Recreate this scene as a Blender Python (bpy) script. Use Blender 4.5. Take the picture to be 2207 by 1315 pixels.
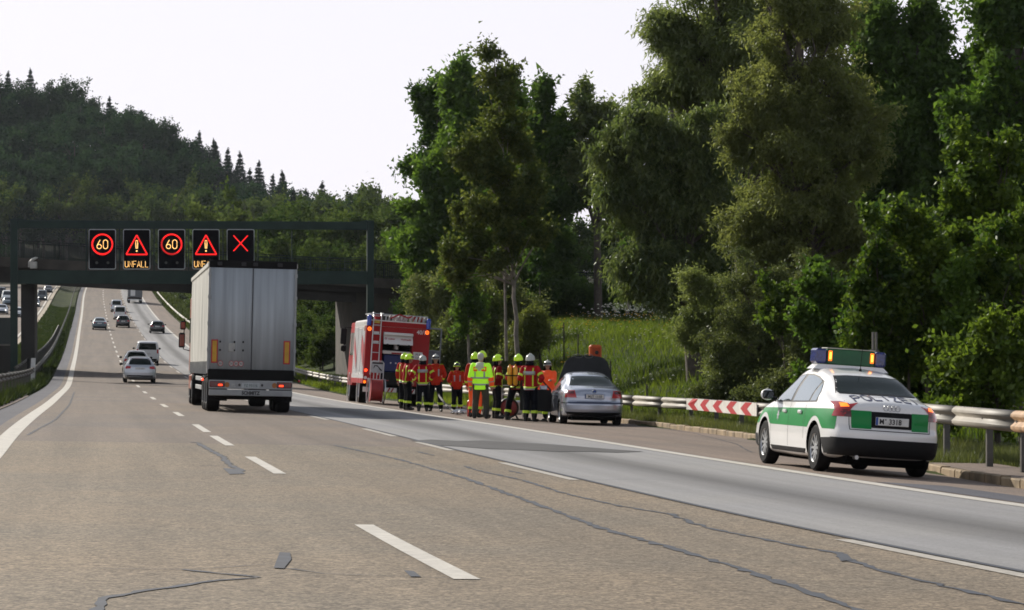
import bpy, math, random
import numpy as np
from mathutils import Vector, Matrix
from mathutils.bvhtree import BVHTree
from mathutils.geometry import delaunay_2d_cdt

R = math.radians
sc = bpy.context.scene
for _o in list(bpy.data.objects):
    bpy.data.objects.remove(_o)
random.seed(7)
RNG = np.random.default_rng(7)

# ---------------------------------------------------------------- camera
cam_d = bpy.data.cameras.new('camera')
cam_d.sensor_width = 36.0
cam_d.lens = 36.0 * 5600 / 2207
cam_d.clip_end = 6000
cam_d.clip_start = 0.2
cam = bpy.data.objects.new('camera', cam_d)
sc.collection.objects.link(cam)
cam.location = (0, 0, 0)
cam.rotation_euler = (R(90), 0, 0)
sc.camera = cam

# ---------------------------------------------------------------- sky and sun
SUN_AZ, SUN_EL = R(-39), R(29)
world = bpy.data.worlds.new("World")
sc.world = world
world.use_nodes = True
_n = world.node_tree.nodes
_l = world.node_tree.links
_s = _n.new('ShaderNodeTexSky')
_s.sky_type = 'NISHITA'
_s.sun_disc = False
_s.sun_elevation = SUN_EL
_s.sun_rotation = SUN_AZ
_s.dust_density = 1.2
_s.air_density = 1.2
_s.ozone_density = 2.0
_hs = _n.new('ShaderNodeHueSaturation')
_hs.inputs['Saturation'].default_value = 0.55
_hs.inputs['Value'].default_value = 1.0
_l.new(_s.outputs[0], _hs.inputs['Color'])
# hazy daylight: the sky whitens evenly towards the horizon all round
_tc = _n.new('ShaderNodeTexCoord')
_sp = _n.new('ShaderNodeSeparateXYZ')
_l.new(_tc.outputs['Generated'], _sp.inputs[0])
_mr = _n.new('ShaderNodeMapRange')
_mr.interpolation_type = 'SMOOTHSTEP'
_mr.inputs['From Min'].default_value = 0.06
_mr.inputs['From Max'].default_value = 0.50
_mr.inputs['To Min'].default_value = 0.92
_mr.inputs['To Max'].default_value = 0.08
_l.new(_sp.outputs['Z'], _mr.inputs['Value'])
_mx = _n.new('ShaderNodeMixRGB')
_mx.inputs[2].default_value = (9.0, 8.75, 9.5, 1)
_l.new(_mr.outputs[0], _mx.inputs[0])
_l.new(_hs.outputs[0], _mx.inputs[1])
_l.new(_mx.outputs[0], _n['Background'].inputs[0])
_n['Background'].inputs[1].default_value = 0.10

sun_d = bpy.data.lights.new('sun', 'SUN')
sun_d.energy = 5.0
sun_d.angle = R(0.5)
sun_d.color = (1.0, 0.93, 0.82)
sun = bpy.data.objects.new('sun', sun_d)
sc.collection.objects.link(sun)
_to = Vector((math.sin(SUN_AZ) * math.cos(SUN_EL), math.cos(SUN_AZ) * math.cos(SUN_EL), math.sin(SUN_EL)))
sun.rotation_euler = (-_to).to_track_quat('-Z', 'Y').to_euler()

sc.view_settings.view_transform = 'Standard'
sc.view_settings.look = 'None'
sc.view_settings.gamma = 1
sc.view_settings.use_curve_mapping = False
sc.view_settings.exposure = 0.12
sc.cycles.max_bounces = 8
sc.cycles.diffuse_bounces = 4
sc.cycles.glossy_bounces = 2
sc.cycles.transmission_bounces = 4
sc.cycles.transparent_max_bounces = 8
sc.cycles.caustics_reflective = False
sc.cycles.caustics_refractive = False
sc.cycles.filter_width = 1.7

# ---------------------------------------------------------------- helpers
COL = sc.collection


class MB:
    """collects shapes and links them as one mesh object"""

    def __init__(self):
        self.v = []
        self.f = []

    def add(self, V, F):
        b = len(self.v)
        self.v.extend([tuple(p) for p in V])
        self.f.extend([tuple(i + b for i in q) for q in F])
        return self

    def box(self, x0, x1, y0, y1, z0, z1, rot=0.0, c=None):
        P = [(x0, y0, z0), (x1, y0, z0), (x1, y1, z0), (x0, y1, z0), (x0, y0, z1), (x1, y0, z1), (x1, y1, z1), (x0, y1, z1)]
        if rot:
            cx, cy = c if c else ((x0 + x1) / 2, (y0 + y1) / 2)
            s, k = math.sin(rot), math.cos(rot)
            P = [(cx + (x - cx) * k - (y - cy) * s, cy + (x - cx) * s + (y - cy) * k, z) for x, y, z in P]
        return self.add(P, [(0, 3, 2, 1), (4, 5, 6, 7), (0, 1, 5, 4), (1, 2, 6, 5), (2, 3, 7, 6), (3, 0, 4, 7)])

    def bevbox(self, x0, x1, y0, y1, z0, z1, b=0.02):
        """box with chamfered edges"""
        V = []
        for z, i in ((z0, b), (z0 + b, 0), (z1 - b, 0), (z1, b)):
            V += [(x0 + b + i * 0, y0 + i, z), (x1 - b, y0 + i, z), (x1 - i, y0 + b, z), (x1 - i, y1 - b, z),
                  (x1 - b, y1 - i, z), (x0 + b, y1 - i, z), (x0 + i, y1 - b, z), (x0 + i, y0 + b, z)]
        F = [tuple(range(7, -1, -1)), tuple(range(24, 32))]
        for k in range(3):
            for j in range(8):
                a, c = k * 8 + j, k * 8 + (j + 1) % 8
                F.append((a, c, c + 8, a + 8))
        return self.add(V, F)

    def tube(self, pts, r, n=6, cap=True):
        pts = [Vector(p) for p in pts]
        if not hasattr(r, '__len__'):
            r = [r] * len(pts)
        V, F = [], []
        up = Vector((0, 0, 1))
        d0 = (pts[-1] - pts[0])
        if d0.length > 0 and abs(d0.normalized().z) > 0.9:
            up = Vector((0, 1, 0))
        for i, p in enumerate(pts):
            d = (pts[min(i + 1, len(pts) - 1)] - pts[max(i - 1, 0)])
            d = d.normalized() if d.length > 1e-9 else Vector((0, 0, 1))
            a = d.cross(up)
            if a.length < 1e-4:
                a = d.cross(Vector((1, 0, 0)))
            a.normalize()
            b = d.cross(a)
            for k in range(n):
                t = 2 * math.pi * k / n
                V.append(p + (a * math.cos(t) + b * math.sin(t)) * r[i])
        for i in range(len(pts) - 1):
            for k in range(n):
                k2 = (k + 1) % n
                F.append((i * n + k, i * n + k2, (i + 1) * n + k2, (i + 1) * n + k))
        if cap:
            F.append(tuple(range(n)))
            F.append(tuple(reversed(range((len(pts) - 1) * n, len(pts) * n))))
        return self.add(V, F)

    def lathe(self, prof, n=20, axis='z', c=(0, 0, 0), close=False):
        """prof: (radius, height) pairs"""
        V, F = [], []
        for r, h in prof:
            for k in range(n):
                t = 2 * math.pi * k / n
                a, b = r * math.cos(t), r * math.sin(t)
                if axis == 'z':
                    p = (a, b, h)
                elif axis == 'x':
                    p = (h, a, b)
                else:
                    p = (b, h, a)
                V.append((p[0] + c[0], p[1] + c[1], p[2] + c[2]))
        m = len(prof)
        for i in range(m if close else m - 1):
            j = (i + 1) % m
            for k in range(n):
                k2 = (k + 1) % n
                F.append((i * n + k, i * n + k2, j * n + k2, j * n + k))
        return self.add(V, F)

    def disc(self, r, axis, c, n=20):
        V = []
        for k in range(n):
            t = 2 * math.pi * k / n
            a, b = r * math.cos(t), r * math.sin(t)
            p = {'z': (a, b, 0), 'x': (0, a, b), 'y': (b, 0, a)}[axis]
            V.append((p[0] + c[0], p[1] + c[1], p[2] + c[2]))
        return self.add(V, [tuple(range(n))])

    def prism(self, poly, lo, hi, axis='y'):
        """poly: 2D outline; extruded along axis from lo to hi"""
        n = len(poly)

        def P(a, b, h):
            return {'y': (a, h, b), 'x': (h, a, b), 'z': (a, b, h)}[axis]
        V = [P(a, b, lo) for a, b in poly] + [P(a, b, hi) for a, b in poly]
        F = [tuple(range(n)), tuple(range(2 * n - 1, n - 1, -1))]
        for k in range(n):
            k2 = (k + 1) % n
            F.append((k, n + k, n + k2, k2))
        return self.add(V, F)

    def sphere(self, c, r, n=12, m=8):
        if not hasattr(r, '__len__'):
            r = (r, r, r)
        V, F = [], []
        for i in range(m + 1):
            p = math.pi * i / m
            for k in range(n):
                t = 2 * math.pi * k / n
                V.append((c[0] + r[0] * math.sin(p) * math.cos(t), c[1] + r[1] * math.sin(p) * math.sin(t), c[2] + r[2] * math.cos(p)))
        for i in range(m):
            for k in range(n):
                k2 = (k + 1) % n
                F.append((i * n + k, (i + 1) * n + k, (i + 1) * n + k2, i * n + k2))
        return self.add(V, F)

    def mesh(self, name, material=None, smooth=None):
        me = bpy.data.meshes.new(name)
        me.from_pydata([tuple(p) for p in self.v], [], self.f)
        me.validate()
        if material:
            me.materials.append(material)
        fix_normals(me)
        if smooth is not None:
            shade(me, smooth)
        return me

    def build(self, name, material=None, parent=None, smooth=None):
        return link(name, self.mesh(name, material, smooth), parent)


def fix_normals(me):
    import bmesh
    bm = bmesh.new()
    bm.from_mesh(me)
    bmesh.ops.remove_doubles(bm, verts=bm.verts, dist=1e-5)
    bmesh.ops.recalc_face_normals(bm, faces=bm.faces)
    bm.to_mesh(me)
    bm.free()


def shade(me, ang=40):
    for p in me.polygons:
        p.use_smooth = True
    me.set_sharp_from_angle(angle=R(ang))


def link(name, me, parent=None, loc=None):
    o = bpy.data.objects.new(name, me)
    COL.objects.link(o)
    if parent:
        o.parent = parent
    if loc:
        o.location = loc
    return o


def thing(name, label, cat, loc=(0, 0, 0), rz=0.0, group=None, mesh=None):
    o = bpy.data.objects.new(name, mesh)
    COL.objects.link(o)
    o.location = loc
    o.rotation_euler = (0, 0, rz)
    o['label'] = label
    o['category'] = cat
    if group:
        o['group'] = group
    return o


def tag(o, label, cat, group=None):
    o['label'] = label
    o['category'] = cat
    if group:
        o['group'] = group
    return o


def kind(o, k, label=None, cat=None):
    o['kind'] = k
    if label:
        o['label'] = label
        o['category'] = cat
    return o


def copy_tree(o, parent=None):
    c = o.copy()
    COL.objects.link(c)
    c.parent = parent
    for ch in list(o.children):
        copy_tree(ch, c)
    return c


# ---------------------------------------------------------------- materials
_M = {}


def pm(name, col, rough=0.5, metal=0.0, spec=0.5, coat=0.0, emit=None, es=0.0, nz=None, bump=None, uv=None, st=None):
    """principled material with fine procedural variation. nz=(scale, amount), bump=(scale, strength)"""
    if name in _M:
        return _M[name]
    m = bpy.data.materials.new(name)
    m.use_nodes = True
    N, L = m.node_tree.nodes, m.node_tree.links
    b = N['Principled BSDF']
    b.inputs['Roughness'].default_value = rough
    b.inputs['Metallic'].default_value = metal
    b.inputs['Specular IOR Level'].default_value = spec
    b.inputs['Coat Weight'].default_value = coat
    b.inputs['Coat Roughness'].default_value = 0.05
    if nz is None:
        nz = (6.0, 0.12)
    tc = N.new('ShaderNodeTexCoord')
    no = N.new('ShaderNodeTexNoise')
    no.inputs['Scale'].default_value = nz[0]
    no.inputs['Detail'].default_value = 5
    if st:
        mpg = N.new('ShaderNodeMapping')
        mpg.inputs['Scale'].default_value = st
        L.new(tc.outputs['Object'], mpg.inputs[0])
        L.new(mpg.outputs[0], no.inputs['Vector'])
    else:
        L.new(tc.outputs['Object'], no.inputs['Vector'])
    mp = N.new('ShaderNodeMapRange')
    mp.inputs['From Min'].default_value = 0.3
    mp.inputs['From Max'].default_value = 0.7
    mp.inputs['To Min'].default_value = 1 - nz[1]
    mp.inputs['To Max'].default_value = 1 + nz[1]
    L.new(no.outputs['Fac'], mp.inputs['Value'])
    mu = N.new('ShaderNodeVectorMath')
    mu.operation = 'SCALE'
    mu.inputs[0].default_value = col[:3]
    L.new(mp.outputs[0], mu.inputs['Scale'])
    L.new(mu.outputs[0], b.inputs['Base Color'])
    if emit:
        b.inputs['Emission Color'].default_value = (*emit, 1)
        b.inputs['Emission Strength'].default_value = es
    if bump:
        n2 = N.new('ShaderNodeTexNoise')
        n2.inputs['Scale'].default_value = bump[0]
        n2.inputs['Detail'].default_value = 4
        L.new(tc.outputs['Object'], n2.inputs['Vector'])
        bp = N.new('ShaderNodeBump')
        bp.inputs['Strength'].default_value = bump[1]
        bp.inputs['Distance'].default_value = 0.02
        L.new(n2.outputs['Fac'], bp.inputs['Height'])
        L.new(bp.outputs[0], b.inputs['Normal'])
    _M[name] = m
    return m


def leaf_mat(name, dark, light, trans=0.45, gloss=0.06, vs=0.25):
    if name in _M:
        return _M[name]
    m = bpy.data.materials.new(name)
    m.use_nodes = True
    N, L = m.node_tree.nodes, m.node_tree.links
    N.remove(N['Principled BSDF'])
    out = N['Material Output']
    at = N.new('ShaderNodeAttribute')
    at.attribute_name = 'tint'
    oi = N.new('ShaderNodeObjectInfo')
    mr = N.new('ShaderNodeMapRange')
    mr.inputs['To Min'].default_value = -vs
    mr.inputs['To Max'].default_value = vs
    L.new(oi.outputs['Random'], mr.inputs['Value'])
    ad = N.new('ShaderNodeMath')
    ad.operation = 'ADD'
    ad.use_clamp = True
    L.new(at.outputs['Fac'], ad.inputs[0])
    L.new(mr.outputs[0], ad.inputs[1])
    cr = N.new('ShaderNodeMixRGB')
    cr.inputs[1].default_value = (*dark, 1)
    cr.inputs[2].default_value = (*light, 1)
    L.new(ad.outputs[0], cr.inputs[0])
    d = N.new('ShaderNodeBsdfDiffuse')
    t = N.new('ShaderNodeBsdfTranslucent')
    hs = N.new('ShaderNodeHueSaturation')
    hs.inputs['Saturation'].default_value = 1.02
    hs.inputs['Value'].default_value = 1.5
    hs.inputs['Hue'].default_value = 0.492
    L.new(cr.outputs[0], d.inputs[0])
    L.new(cr.outputs[0], hs.inputs['Color'])
    L.new(hs.outputs[0], t.inputs[0])
    mx = N.new('ShaderNodeMixShader')
    mx.inputs[0].default_value = trans
    L.new(d.outputs[0], mx.inputs[1])
    L.new(t.outputs[0], mx.inputs[2])
    g = N.new('ShaderNodeBsdfGlossy')
    g.inputs['Roughness'].default_value = 0.42
    g.inputs['Color'].default_value = (0.9, 0.95, 0.9, 1)
    m2 = N.new('ShaderNodeMixShader')
    m2.inputs[0].default_value = gloss
    L.new(mx.outputs[0], m2.inputs[1])
    L.new(g.outputs[0], m2.inputs[2])
    L.new(m2.outputs[0], out.inputs[0])
    _M[name] = m
    return m


# ---------------------------------------------------------------- the road's course (t = distance ahead, o = metres right of the left lane line)
_Yk = np.array([10, 20, 30, 42, 60, 80, 105, 135, 170, 210, 260, 320, 400, 500, 620.])
_Xk = np.array([0.438, -1.104, -2.597, -4.576, -7.485, -10.661, -14.648, -19.434, -25.178, -31.712, -39.856, -49.619, -62.557, -78.692, -97.103])
_Zk = np.array([-1.364, -1.715, -2.0, -2.265, -2.653, -3.129, -3.669, -4.217, -4.432, -4.399, -3.872, -2.888, -1.118, 1.97, 5.721])


def _spline(x, y):
    h = np.diff(x)
    n = len(x)
    A = np.zeros((n, n))
    b = np.zeros(n)
    A[0, 0] = A[-1, -1] = 1
    for i in range(1, n - 1):
        A[i, i - 1], A[i, i], A[i, i + 1] = h[i - 1], 2 * (h[i - 1] + h[i]), h[i]
        b[i] = 6 * ((y[i + 1] - y[i]) / h[i] - (y[i] - y[i - 1]) / h[i - 1])
    M = np.linalg.solve(A, b)

    def g(q):
        q = np.asarray(q, float)
        c = np.clip(q, x[0], x[-1])
        i = np.clip(np.searchsorted(x, c) - 1, 0, n - 2)
        t, u = c - x[i], x[i + 1] - c
        r = M[i] * u**3 / (6 * h[i]) + M[i + 1] * t**3 / (6 * h[i]) + (y[i] / h[i] - M[i] * h[i] / 6) * u + (y[i + 1] / h[i] - M[i + 1] * h[i] / 6) * t
        s0 = (y[1] - y[0]) / h[0] - M[1] * h[0] / 6
        s1 = (y[-1] - y[-2]) / h[-1] + M[-2] * h[-1] / 6
        return r + np.where(q < x[0], (q - x[0]) * s0, 0) + np.where(q > x[-1], (q - x[-1]) * s1, 0)
    return g


GX, _gz = _spline(_Yk, _Xk), _spline(_Yk, _Zk)


def GZ(t):
    t = np.asarray(t, float)
    return np.where(t > 620, _gz(620.) + 2.5 * (1 - np.exp(-(np.maximum(t, 620) - 620) / 80)), _gz(t))


TH = math.atan(-0.1605)
CT, ST = math.cos(TH), math.sin(TH)
HEAD = -TH            # rotation about z that points a vehicle's +y down the road
XF = 0.0246


def road_z(t, o):
    o = np.asarray(o, float)
    return GZ(t) - XF * o - 0.045 * np.clip(o - 7.4, 0, 3)


def RP(t, o, dz=0.0):
    """a point on the road"""
    return Vector((float(GX(t) + o * CT), float(t - o * ST), float(road_z(t, o)) + dz))


def place(xx, yy):
    """(t, o) of a world point"""
    t = yy
    for _ in range(6):
        o = (xx - GX(t)) / CT
        t = yy + o * ST
    return t, o


def kerb_o(t):
    return np.interp(t, [0, 33, 38, 48, 58, 72, 86, 98, 112, 126, 2000], [9.75, 9.85, 10.5, 11.9, 12.5, 12.9, 12.9, 12.5, 11.0, 9.9, 9.9])


def rail_o(t):
    return np.interp(t, [0, 25, 35, 42, 57, 68, 77, 92, 106, 120, 133, 156, 2000], [10.6, 10.65, 10.9, 11.8, 12.95, 13.9, 13.9, 13.4, 12.5, 11.4, 10.8, 10.6, 10.6])


def sstep(x, a, b):
    u = np.clip((x - a) / (b - a), 0, 1)
    return u * u * (3 - 2 * u)


def deck_z0(x):
    return 1.72 - 0.0567 * (np.clip(x, -10, 60) + 8.5)


def ridge(x, y):
    xs = x * 750.0 / np.maximum(y, 500)
    g = np.interp(xs, [-420, -300, -148, -122, -108, -95, -81, -67, -55, -31, 60, 300], [44, 46, 40, 37.5, 33.5, 27, 18, 11.5, 6, 3, 2, 2])
    return g * sstep(y, 560, 760)


def land_z(t, o):
    """terrain height beside the road"""
    t = np.asarray(t, float)
    o = np.asarray(o, float)
    x, y = GX(t) + o * CT, t - o * ST
    base = road_z(t, o) - 0.06
    k = kerb_o(t)
    edge = road_z(t, k) + 0.06
    far = np.interp(y, [0, 40, 60, 100, 150, 190, 240, 320, 500, 700], [-2.6, -2.5, -2.3, -1.75, -0.95, -0.9, -1.2, -0.6, 3.0, 6.5])
    right = edge + (far - edge) * sstep(o, 13.6, 23) + 0.25 * sstep(o, 23, 60)
    med = road_z(t, -4.6) - 0.02 - 0.18 * np.sin(np.clip((-4.6 - o) / 4.2, 0, 1) * math.pi) + 0.30 * sstep(-o, 6.5, 8.8)
    onc = road_z(t, -4.6) + 0.28 - 0.06
    lefto = road_z(t, -4.6) + 0.35 + 0.25 * np.clip(-o - 23.5, 0, 14)
    z = np.where(o > k, right, base)
    z = np.where(o < -4.6, med, z)
    z = np.where(o < -8.8, onc, z)
    z = np.where(o < -23.0, lefto, z)
    emb = deck_z0(x) - .12 - 0.62 * np.maximum(0, np.abs(y - 171.7) - 6.6)
    z = np.where((o > 17.0) & (x > -9), np.maximum(z, z + (emb - z) * sstep(x, -6.5, -2)), z)
    return z + ridge(x, y) + np.where(np.abs(o) > 30, 0.5 * np.sin(x * .05) * np.cos(y * .037), 0)


def land(xx, yy):
    t, o = place(xx, yy)
    return float(land_z(t, o))

# ================================================================ THE SETTING
TS = np.unique(np.concatenate([np.arange(-12, 60, 1.0), np.arange(60, 140, 2.0), np.arange(140, 300, 4.0), np.arange(300, 980, 10.0)]))


def ribbon(name, t0, t1, olo, ohi, material, dz=0.0, no=2, zf=None, extra=()):
    """a strip of surface that follows the road; olo/ohi may be functions of t. UV = (o, t)"""
    ts = np.unique(np.concatenate([[t0], TS[(TS > t0) & (TS < t1)], [t1], list(extra)]))
    f0 = olo if callable(olo) else (lambda q: olo + 0 * q)
    f1 = ohi if callable(ohi) else (lambda q: ohi + 0 * q)
    zf = zf or road_z
    V, UV = [], []
    for t in ts:
        for k in range(no):
            o = float(f0(t) + (f1(t) - f0(t)) * k / (no - 1))
            V.append((float(GX(t) + o * CT), t - o * ST, float(zf(t, o)) + dz))
            UV.append((o, t))
    F = []
    for i in range(len(ts) - 1):
        for k in range(no - 1):
            a = i * no + k
            F.append((a, a + 1, a + 1 + no, a + no))
    me = bpy.data.meshes.new(name)
    me.from_pydata(V, [], F)
    uv = me.uv_layers.new(name='course')
    for lp in me.loops:
        uv.data[lp.index].uv = UV[lp.vertex_index]
    me.materials.append(material)
    return link(name, me)


def road_mat(name, base, warm, agg=0.30, streak=None, seams=None, rough=0.8):
    """pavement colour in road coordinates: aggregate grain, blotches, wear along the wheel tracks, cross joints"""
    m = bpy.data.materials.new(name)
    m.use_nodes = True
    N, L = m.node_tree.nodes, m.node_tree.links
    b = N['Principled BSDF']
    b.inputs['Roughness'].default_value = rough
    b.inputs['Specular IOR Level'].default_value = 0.28
    uv = N.new('ShaderNodeUVMap')
    uv.uv_map = 'course'
    tc = N.new('ShaderNodeTexCoord')

    def noise(vec, scale, detail, rgh=0.6):
        n = N.new('ShaderNodeTexNoise')
        n.inputs['Scale'].default_value = scale
        n.inputs['Detail'].default_value = detail
        n.inputs['Roughness'].default_value = rgh
        L.new(vec, n.inputs['Vector'])
        return n.outputs['Fac']

    def mapr(v, a, c, d, e):
        r = N.new('ShaderNodeMapRange')
        r.inputs['From Min'].default_value = a
        r.inputs['From Max'].default_value = c
        r.inputs['To Min'].default_value = d
        r.inputs['To Max'].default_value = e
        L.new(v, r.inputs['Value'])
        return r.outputs[0]

    def mul(a, c):
        r = N.new('ShaderNodeMath')
        r.operation = 'MULTIPLY'
        L.new(a, r.inputs[0])
        if isinstance(c, (int, float)):
            r.inputs[1].default_value = c
        else:
            L.new(c, r.inputs[1])
        return r.outputs[0]
    ob = tc.outputs['Object']
    big = noise(ob, 0.25, 4)
    st = N.new('ShaderNodeMapping')
    st.inputs['Scale'].default_value = (1.6, 0.035, 1)
    L.new(uv.outputs[0], st.inputs[0])
    along = noise(st.outputs[0], 1.0, 4)
    # coarse grain seen near, fine grain
    g1 = noise(ob, 38.0, 3, 0.7)
    g2 = noise(ob, 11.0, 4, 0.75)
    mix = N.new('ShaderNodeMixRGB')
    mix.inputs[1].default_value = (*base, 1)
    mix.inputs[2].default_value = (*warm, 1)
    L.new(mapr(big, 0.35, 0.65, 0, 1), mix.inputs[0])
    v = mul(mapr(g1, 0.3, 0.7, 1 - agg, 1 + agg), mapr(g2, 0.3, 0.7, 1 - agg * .55, 1 + agg * .55))
    v = mul(v, mapr(along, 0.3, 0.7, 0.82, 1.14))
    # dark tracks running with the road
    if streak:
        sx = N.new('ShaderNodeSeparateXYZ')
        L.new(uv.outputs[0], sx.inputs[0])
        wob = noise(st.outputs[0], 0.6, 2)
        for (c0, w, depth) in streak:
            d = N.new('ShaderNodeMath')
            d.operation = 'SUBTRACT'
            L.new(sx.outputs['X'], d.inputs[0])
            d.inputs[1].default_value = c0
            a = N.new('ShaderNodeMath')
            a.operation = 'ABSOLUTE'
            L.new(d.outputs[0], a.inputs[0])
            w2 = N.new('ShaderNodeMath')
            w2.operation = 'ADD'
            L.new(a.outputs[0], w2.inputs[0])
            L.new(mapr(wob, 0.3, 0.7, -0.12, 0.12), w2.inputs[1])
            r = N.new('ShaderNodeMapRange')
            r.interpolation_type = 'SMOOTHSTEP'
            r.inputs['From Min'].default_value = 0.0
            r.inputs['From Max'].default_value = w
            r.inputs['To Min'].default_value = depth
            r.inputs['To Max'].default_value = 1.0
            L.new(w2.outputs[0], r.inputs['Value'])
            v = mul(v, r.outputs[0])
    sc2 = N.new('ShaderNodeVectorMath')
    sc2.operation = 'SCALE'
    L.new(mix.outputs[0], sc2.inputs[0])
    L.new(v, sc2.inputs['Scale'])
    L.new(sc2.outputs[0], b.inputs['Base Color'])
    bp = N.new('ShaderNodeBump')
    bp.inputs['Strength'].default_value = 0.55
    bp.inputs['Distance'].default_value = 0.012
    L.new(g1, bp.inputs['Height'])
    L.new(bp.outputs[0], b.inputs['Normal'])
    return m


M_tan = road_mat('tan_concrete', (0.176, 0.146, 0.108), (0.218, 0.170, 0.116), 0.80, [(-2.7, 0.5, 0.93), (-0.9, 0.5, 0.93), (1.8, 1.3, 0.93)])
M_old = road_mat('worn_tan_concrete', (0.146, 0.122, 0.104), (0.182, 0.142, 0.108), 0.50, [(-2.7, 0.6, 0.92), (-0.9, 0.6, 0.92), (1.8, 1.0, 0.9)])
M_grey = road_mat('pale_concrete', (0.255, 0.255, 0.262), (0.275, 0.27, 0.265), 0.16, [(5.35, 0.85, 0.42), (4.3, 0.35, 0.92), (6.5, 0.35, 0.92)])
M_shoulder = road_mat('shoulder_concrete', (0.175, 0.140, 0.116), (0.215, 0.165, 0.13), 0.40)
M_asph = road_mat('blue_grey_asphalt', (0.075, 0.078, 0.095), (0.095, 0.095, 0.108), 0.25)
M_tar = pm('tar_seal', (0.036, 0.043, 0.058), 0.75, nz=(5, .3))
M_paint = pm('road_paint', (0.52, 0.49, 0.43), 0.6, nz=(7, .16), bump=(30, .3))
M_paint_worn = pm('worn_road_paint', (0.40, 0.37, 0.32), 0.65, nz=(9, .25), bump=(30, .3))
M_conc = pm('concrete', (0.15, 0.14, 0.12), 0.85, nz=(1.3, .28), bump=(20, .3))
M_kerb = pm('kerb_stone', (0.25, 0.185, 0.11), 0.85, nz=(3.0, .4), bump=(14, .5))
M_steel = pm('galvanised_rail', (0.265, 0.245, 0.21), 0.55, metal=0.0, spec=.3, nz=(1.2, .25))
M_steel_l = pm('shaded_rail', (0.11, 0.105, 0.09), 0.6, metal=0.0, spec=.2, nz=(1.2, .3))  # left barrier's shaded side put into a darker copy of the steel
M_rust = pm('rusty_rail', (0.30, 0.19, 0.11), 0.65, metal=0.1, nz=(4.0, .6))
M_steel_d = pm('old_rail_post', (0.10, 0.095, 0.085), 0.6, metal=0.3)

SEAM = 42.6     # where the worn pavement changes to the coarser one
kind(ribbon('road', -12, SEAM, -3.95, 3.62, M_tan, no=7), 'structure')
kind(ribbon('road_beyond', SEAM, 600, -3.95, 3.62, M_old, no=7), 'structure')
kind(ribbon('right_lane', -12, 600, 3.62, 7.42, M_grey, no=5), 'structure')
kind(ribbon('hard_shoulder', -12, 600, 7.42, lambda t: kerb_o(t) + .04, M_shoulder, no=4), 'structure')
kind(ribbon('left_verge', -12, 600, -4.6, -3.95, M_asph, dz=0.0), 'structure')
kind(ribbon('concrete_verge', 30, 98, -5.9, -4.6, M_shoulder, dz=0.02), 'structure')
kind(ribbon('asphalt_strip', -12, 31.5, 7.5, 8.45, M_asph, dz=0.004), 'structure')
kind(ribbon('oncoming_carriageway', 90, 600, -22.5, -9.4, M_old, dz=0.0, no=8, zf=lambda t, o: road_z(t, -4.6) + 0.28), 'structure')
kind(ribbon('left_edge_line', -12, 600, -3.72, -3.42, M_paint, dz=0.004), 'structure')
kind(ribbon('right_edge_line', -12, 600, 7.14, 7.36, M_paint, dz=0.004), 'structure')
kind(ribbon('oncoming_edge_line', 90, 600, -9.95, -9.7, M_paint, dz=0.004, zf=lambda t, o: road_z(t, -4.6) + 0.28), 'structure')

# lane dashes, each painted bar a piece of the road
road_root = bpy.data.objects['road']
dash1 = [(14.4, 20.4), (31.2, 36.9), (41.7, 47.0), (49.4, 55.4), (64.4, 70.2), (79.0, 85.0), (95.4, 101.4), (112.6, 118.6), (131.6, 137.6), (146.5, 152), (161, 166.5), (174, 179.5)]
dash1 += [(189.6 - 3 + 14.85 * k, 189.6 + 3 + 14.85 * k) for k in range(24)]
dash2 = [(8.0, 19.0), (30.6, 36.1), (41.0, 45.3), (48.6, 54.2), (62.9, 68.4), (78, 83.5), (93, 98.5), (108, 113.5), (124, 129.5), (141, 146.5), (158, 163.5)]
dash2 += [(175.5 - 3 + 14.85 * k, 175.5 + 3 + 14.85 * k) for k in range(25)]
for i, (a, b) in enumerate(dash1):
    o_ = ribbon('lane_marking', a, b, -0.075, 0.075, M_paint, dz=0.005)
    o_.parent = road_root
for i, (a, b) in enumerate(dash2):
    o_ = ribbon('lane_marking', a, b, 3.42, 3.56, M_paint_worn, dz=0.005)
    o_.parent = road_root


def crack(pts, w, name='tar_seam'):
    """a bitumen-filled crack through road points (t, o)"""
    P = []
    for (a, b) in zip(pts[:-1], pts[1:]):
        n = max(2, int(math.hypot(b[0] - a[0], b[1] - a[1]) / 0.16))
        for k in range(n):
            u = k / n
            P.append((a[0] + (b[0] - a[0]) * u + random.gauss(0, .015), a[1] + (b[1] - a[1]) * u + random.gauss(0, min(.012, w * .22))))
    P.append(pts[-1])
    V, F = [], []
    for i, (t, o) in enumerate(P):
        a, b = P[max(i - 1, 0)], P[min(i + 1, len(P) - 1)]
        d = Vector((b[0] - a[0], b[1] - a[1]))
        d.normalize()
        ww = w * (0.35 + 1.1 * random.random()) * (0.4 if i in (0, len(P) - 1) else 1)
        nx = Vector((-d.y, d.x)) * ww / 2
        for s in (-1, 1):
            V.append(RP(t + s * nx.x, o + s * nx.y, 0.0045))
    for i in range(len(P) - 1):
        F.append((2 * i, 2 * i + 1, 2 * i + 3, 2 * i + 2))
    me = bpy.data.meshes.new(name)
    me.from_pydata(V, [], F)
    me.materials.append(M_tar)
    o_ = link(name, me, road_root)
    return o_


def ppx(px, py):
    """road coordinates (t, o) under a measured sight line"""
    t = np.linspace(9, 300, 12000)
    a = (px - 1103.5) / 5600
    o = (a * t - GX(t)) / (CT + a * ST)
    y = t - o * ST
    v = 657.5 - 5600 * road_z(t, o) / y
    k = int(np.argmin(np.abs(v - py)))
    return float(t[k]), float(o[k])


def crack_px(L, w):
    return crack([ppx(*p) for p in L], w)


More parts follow.
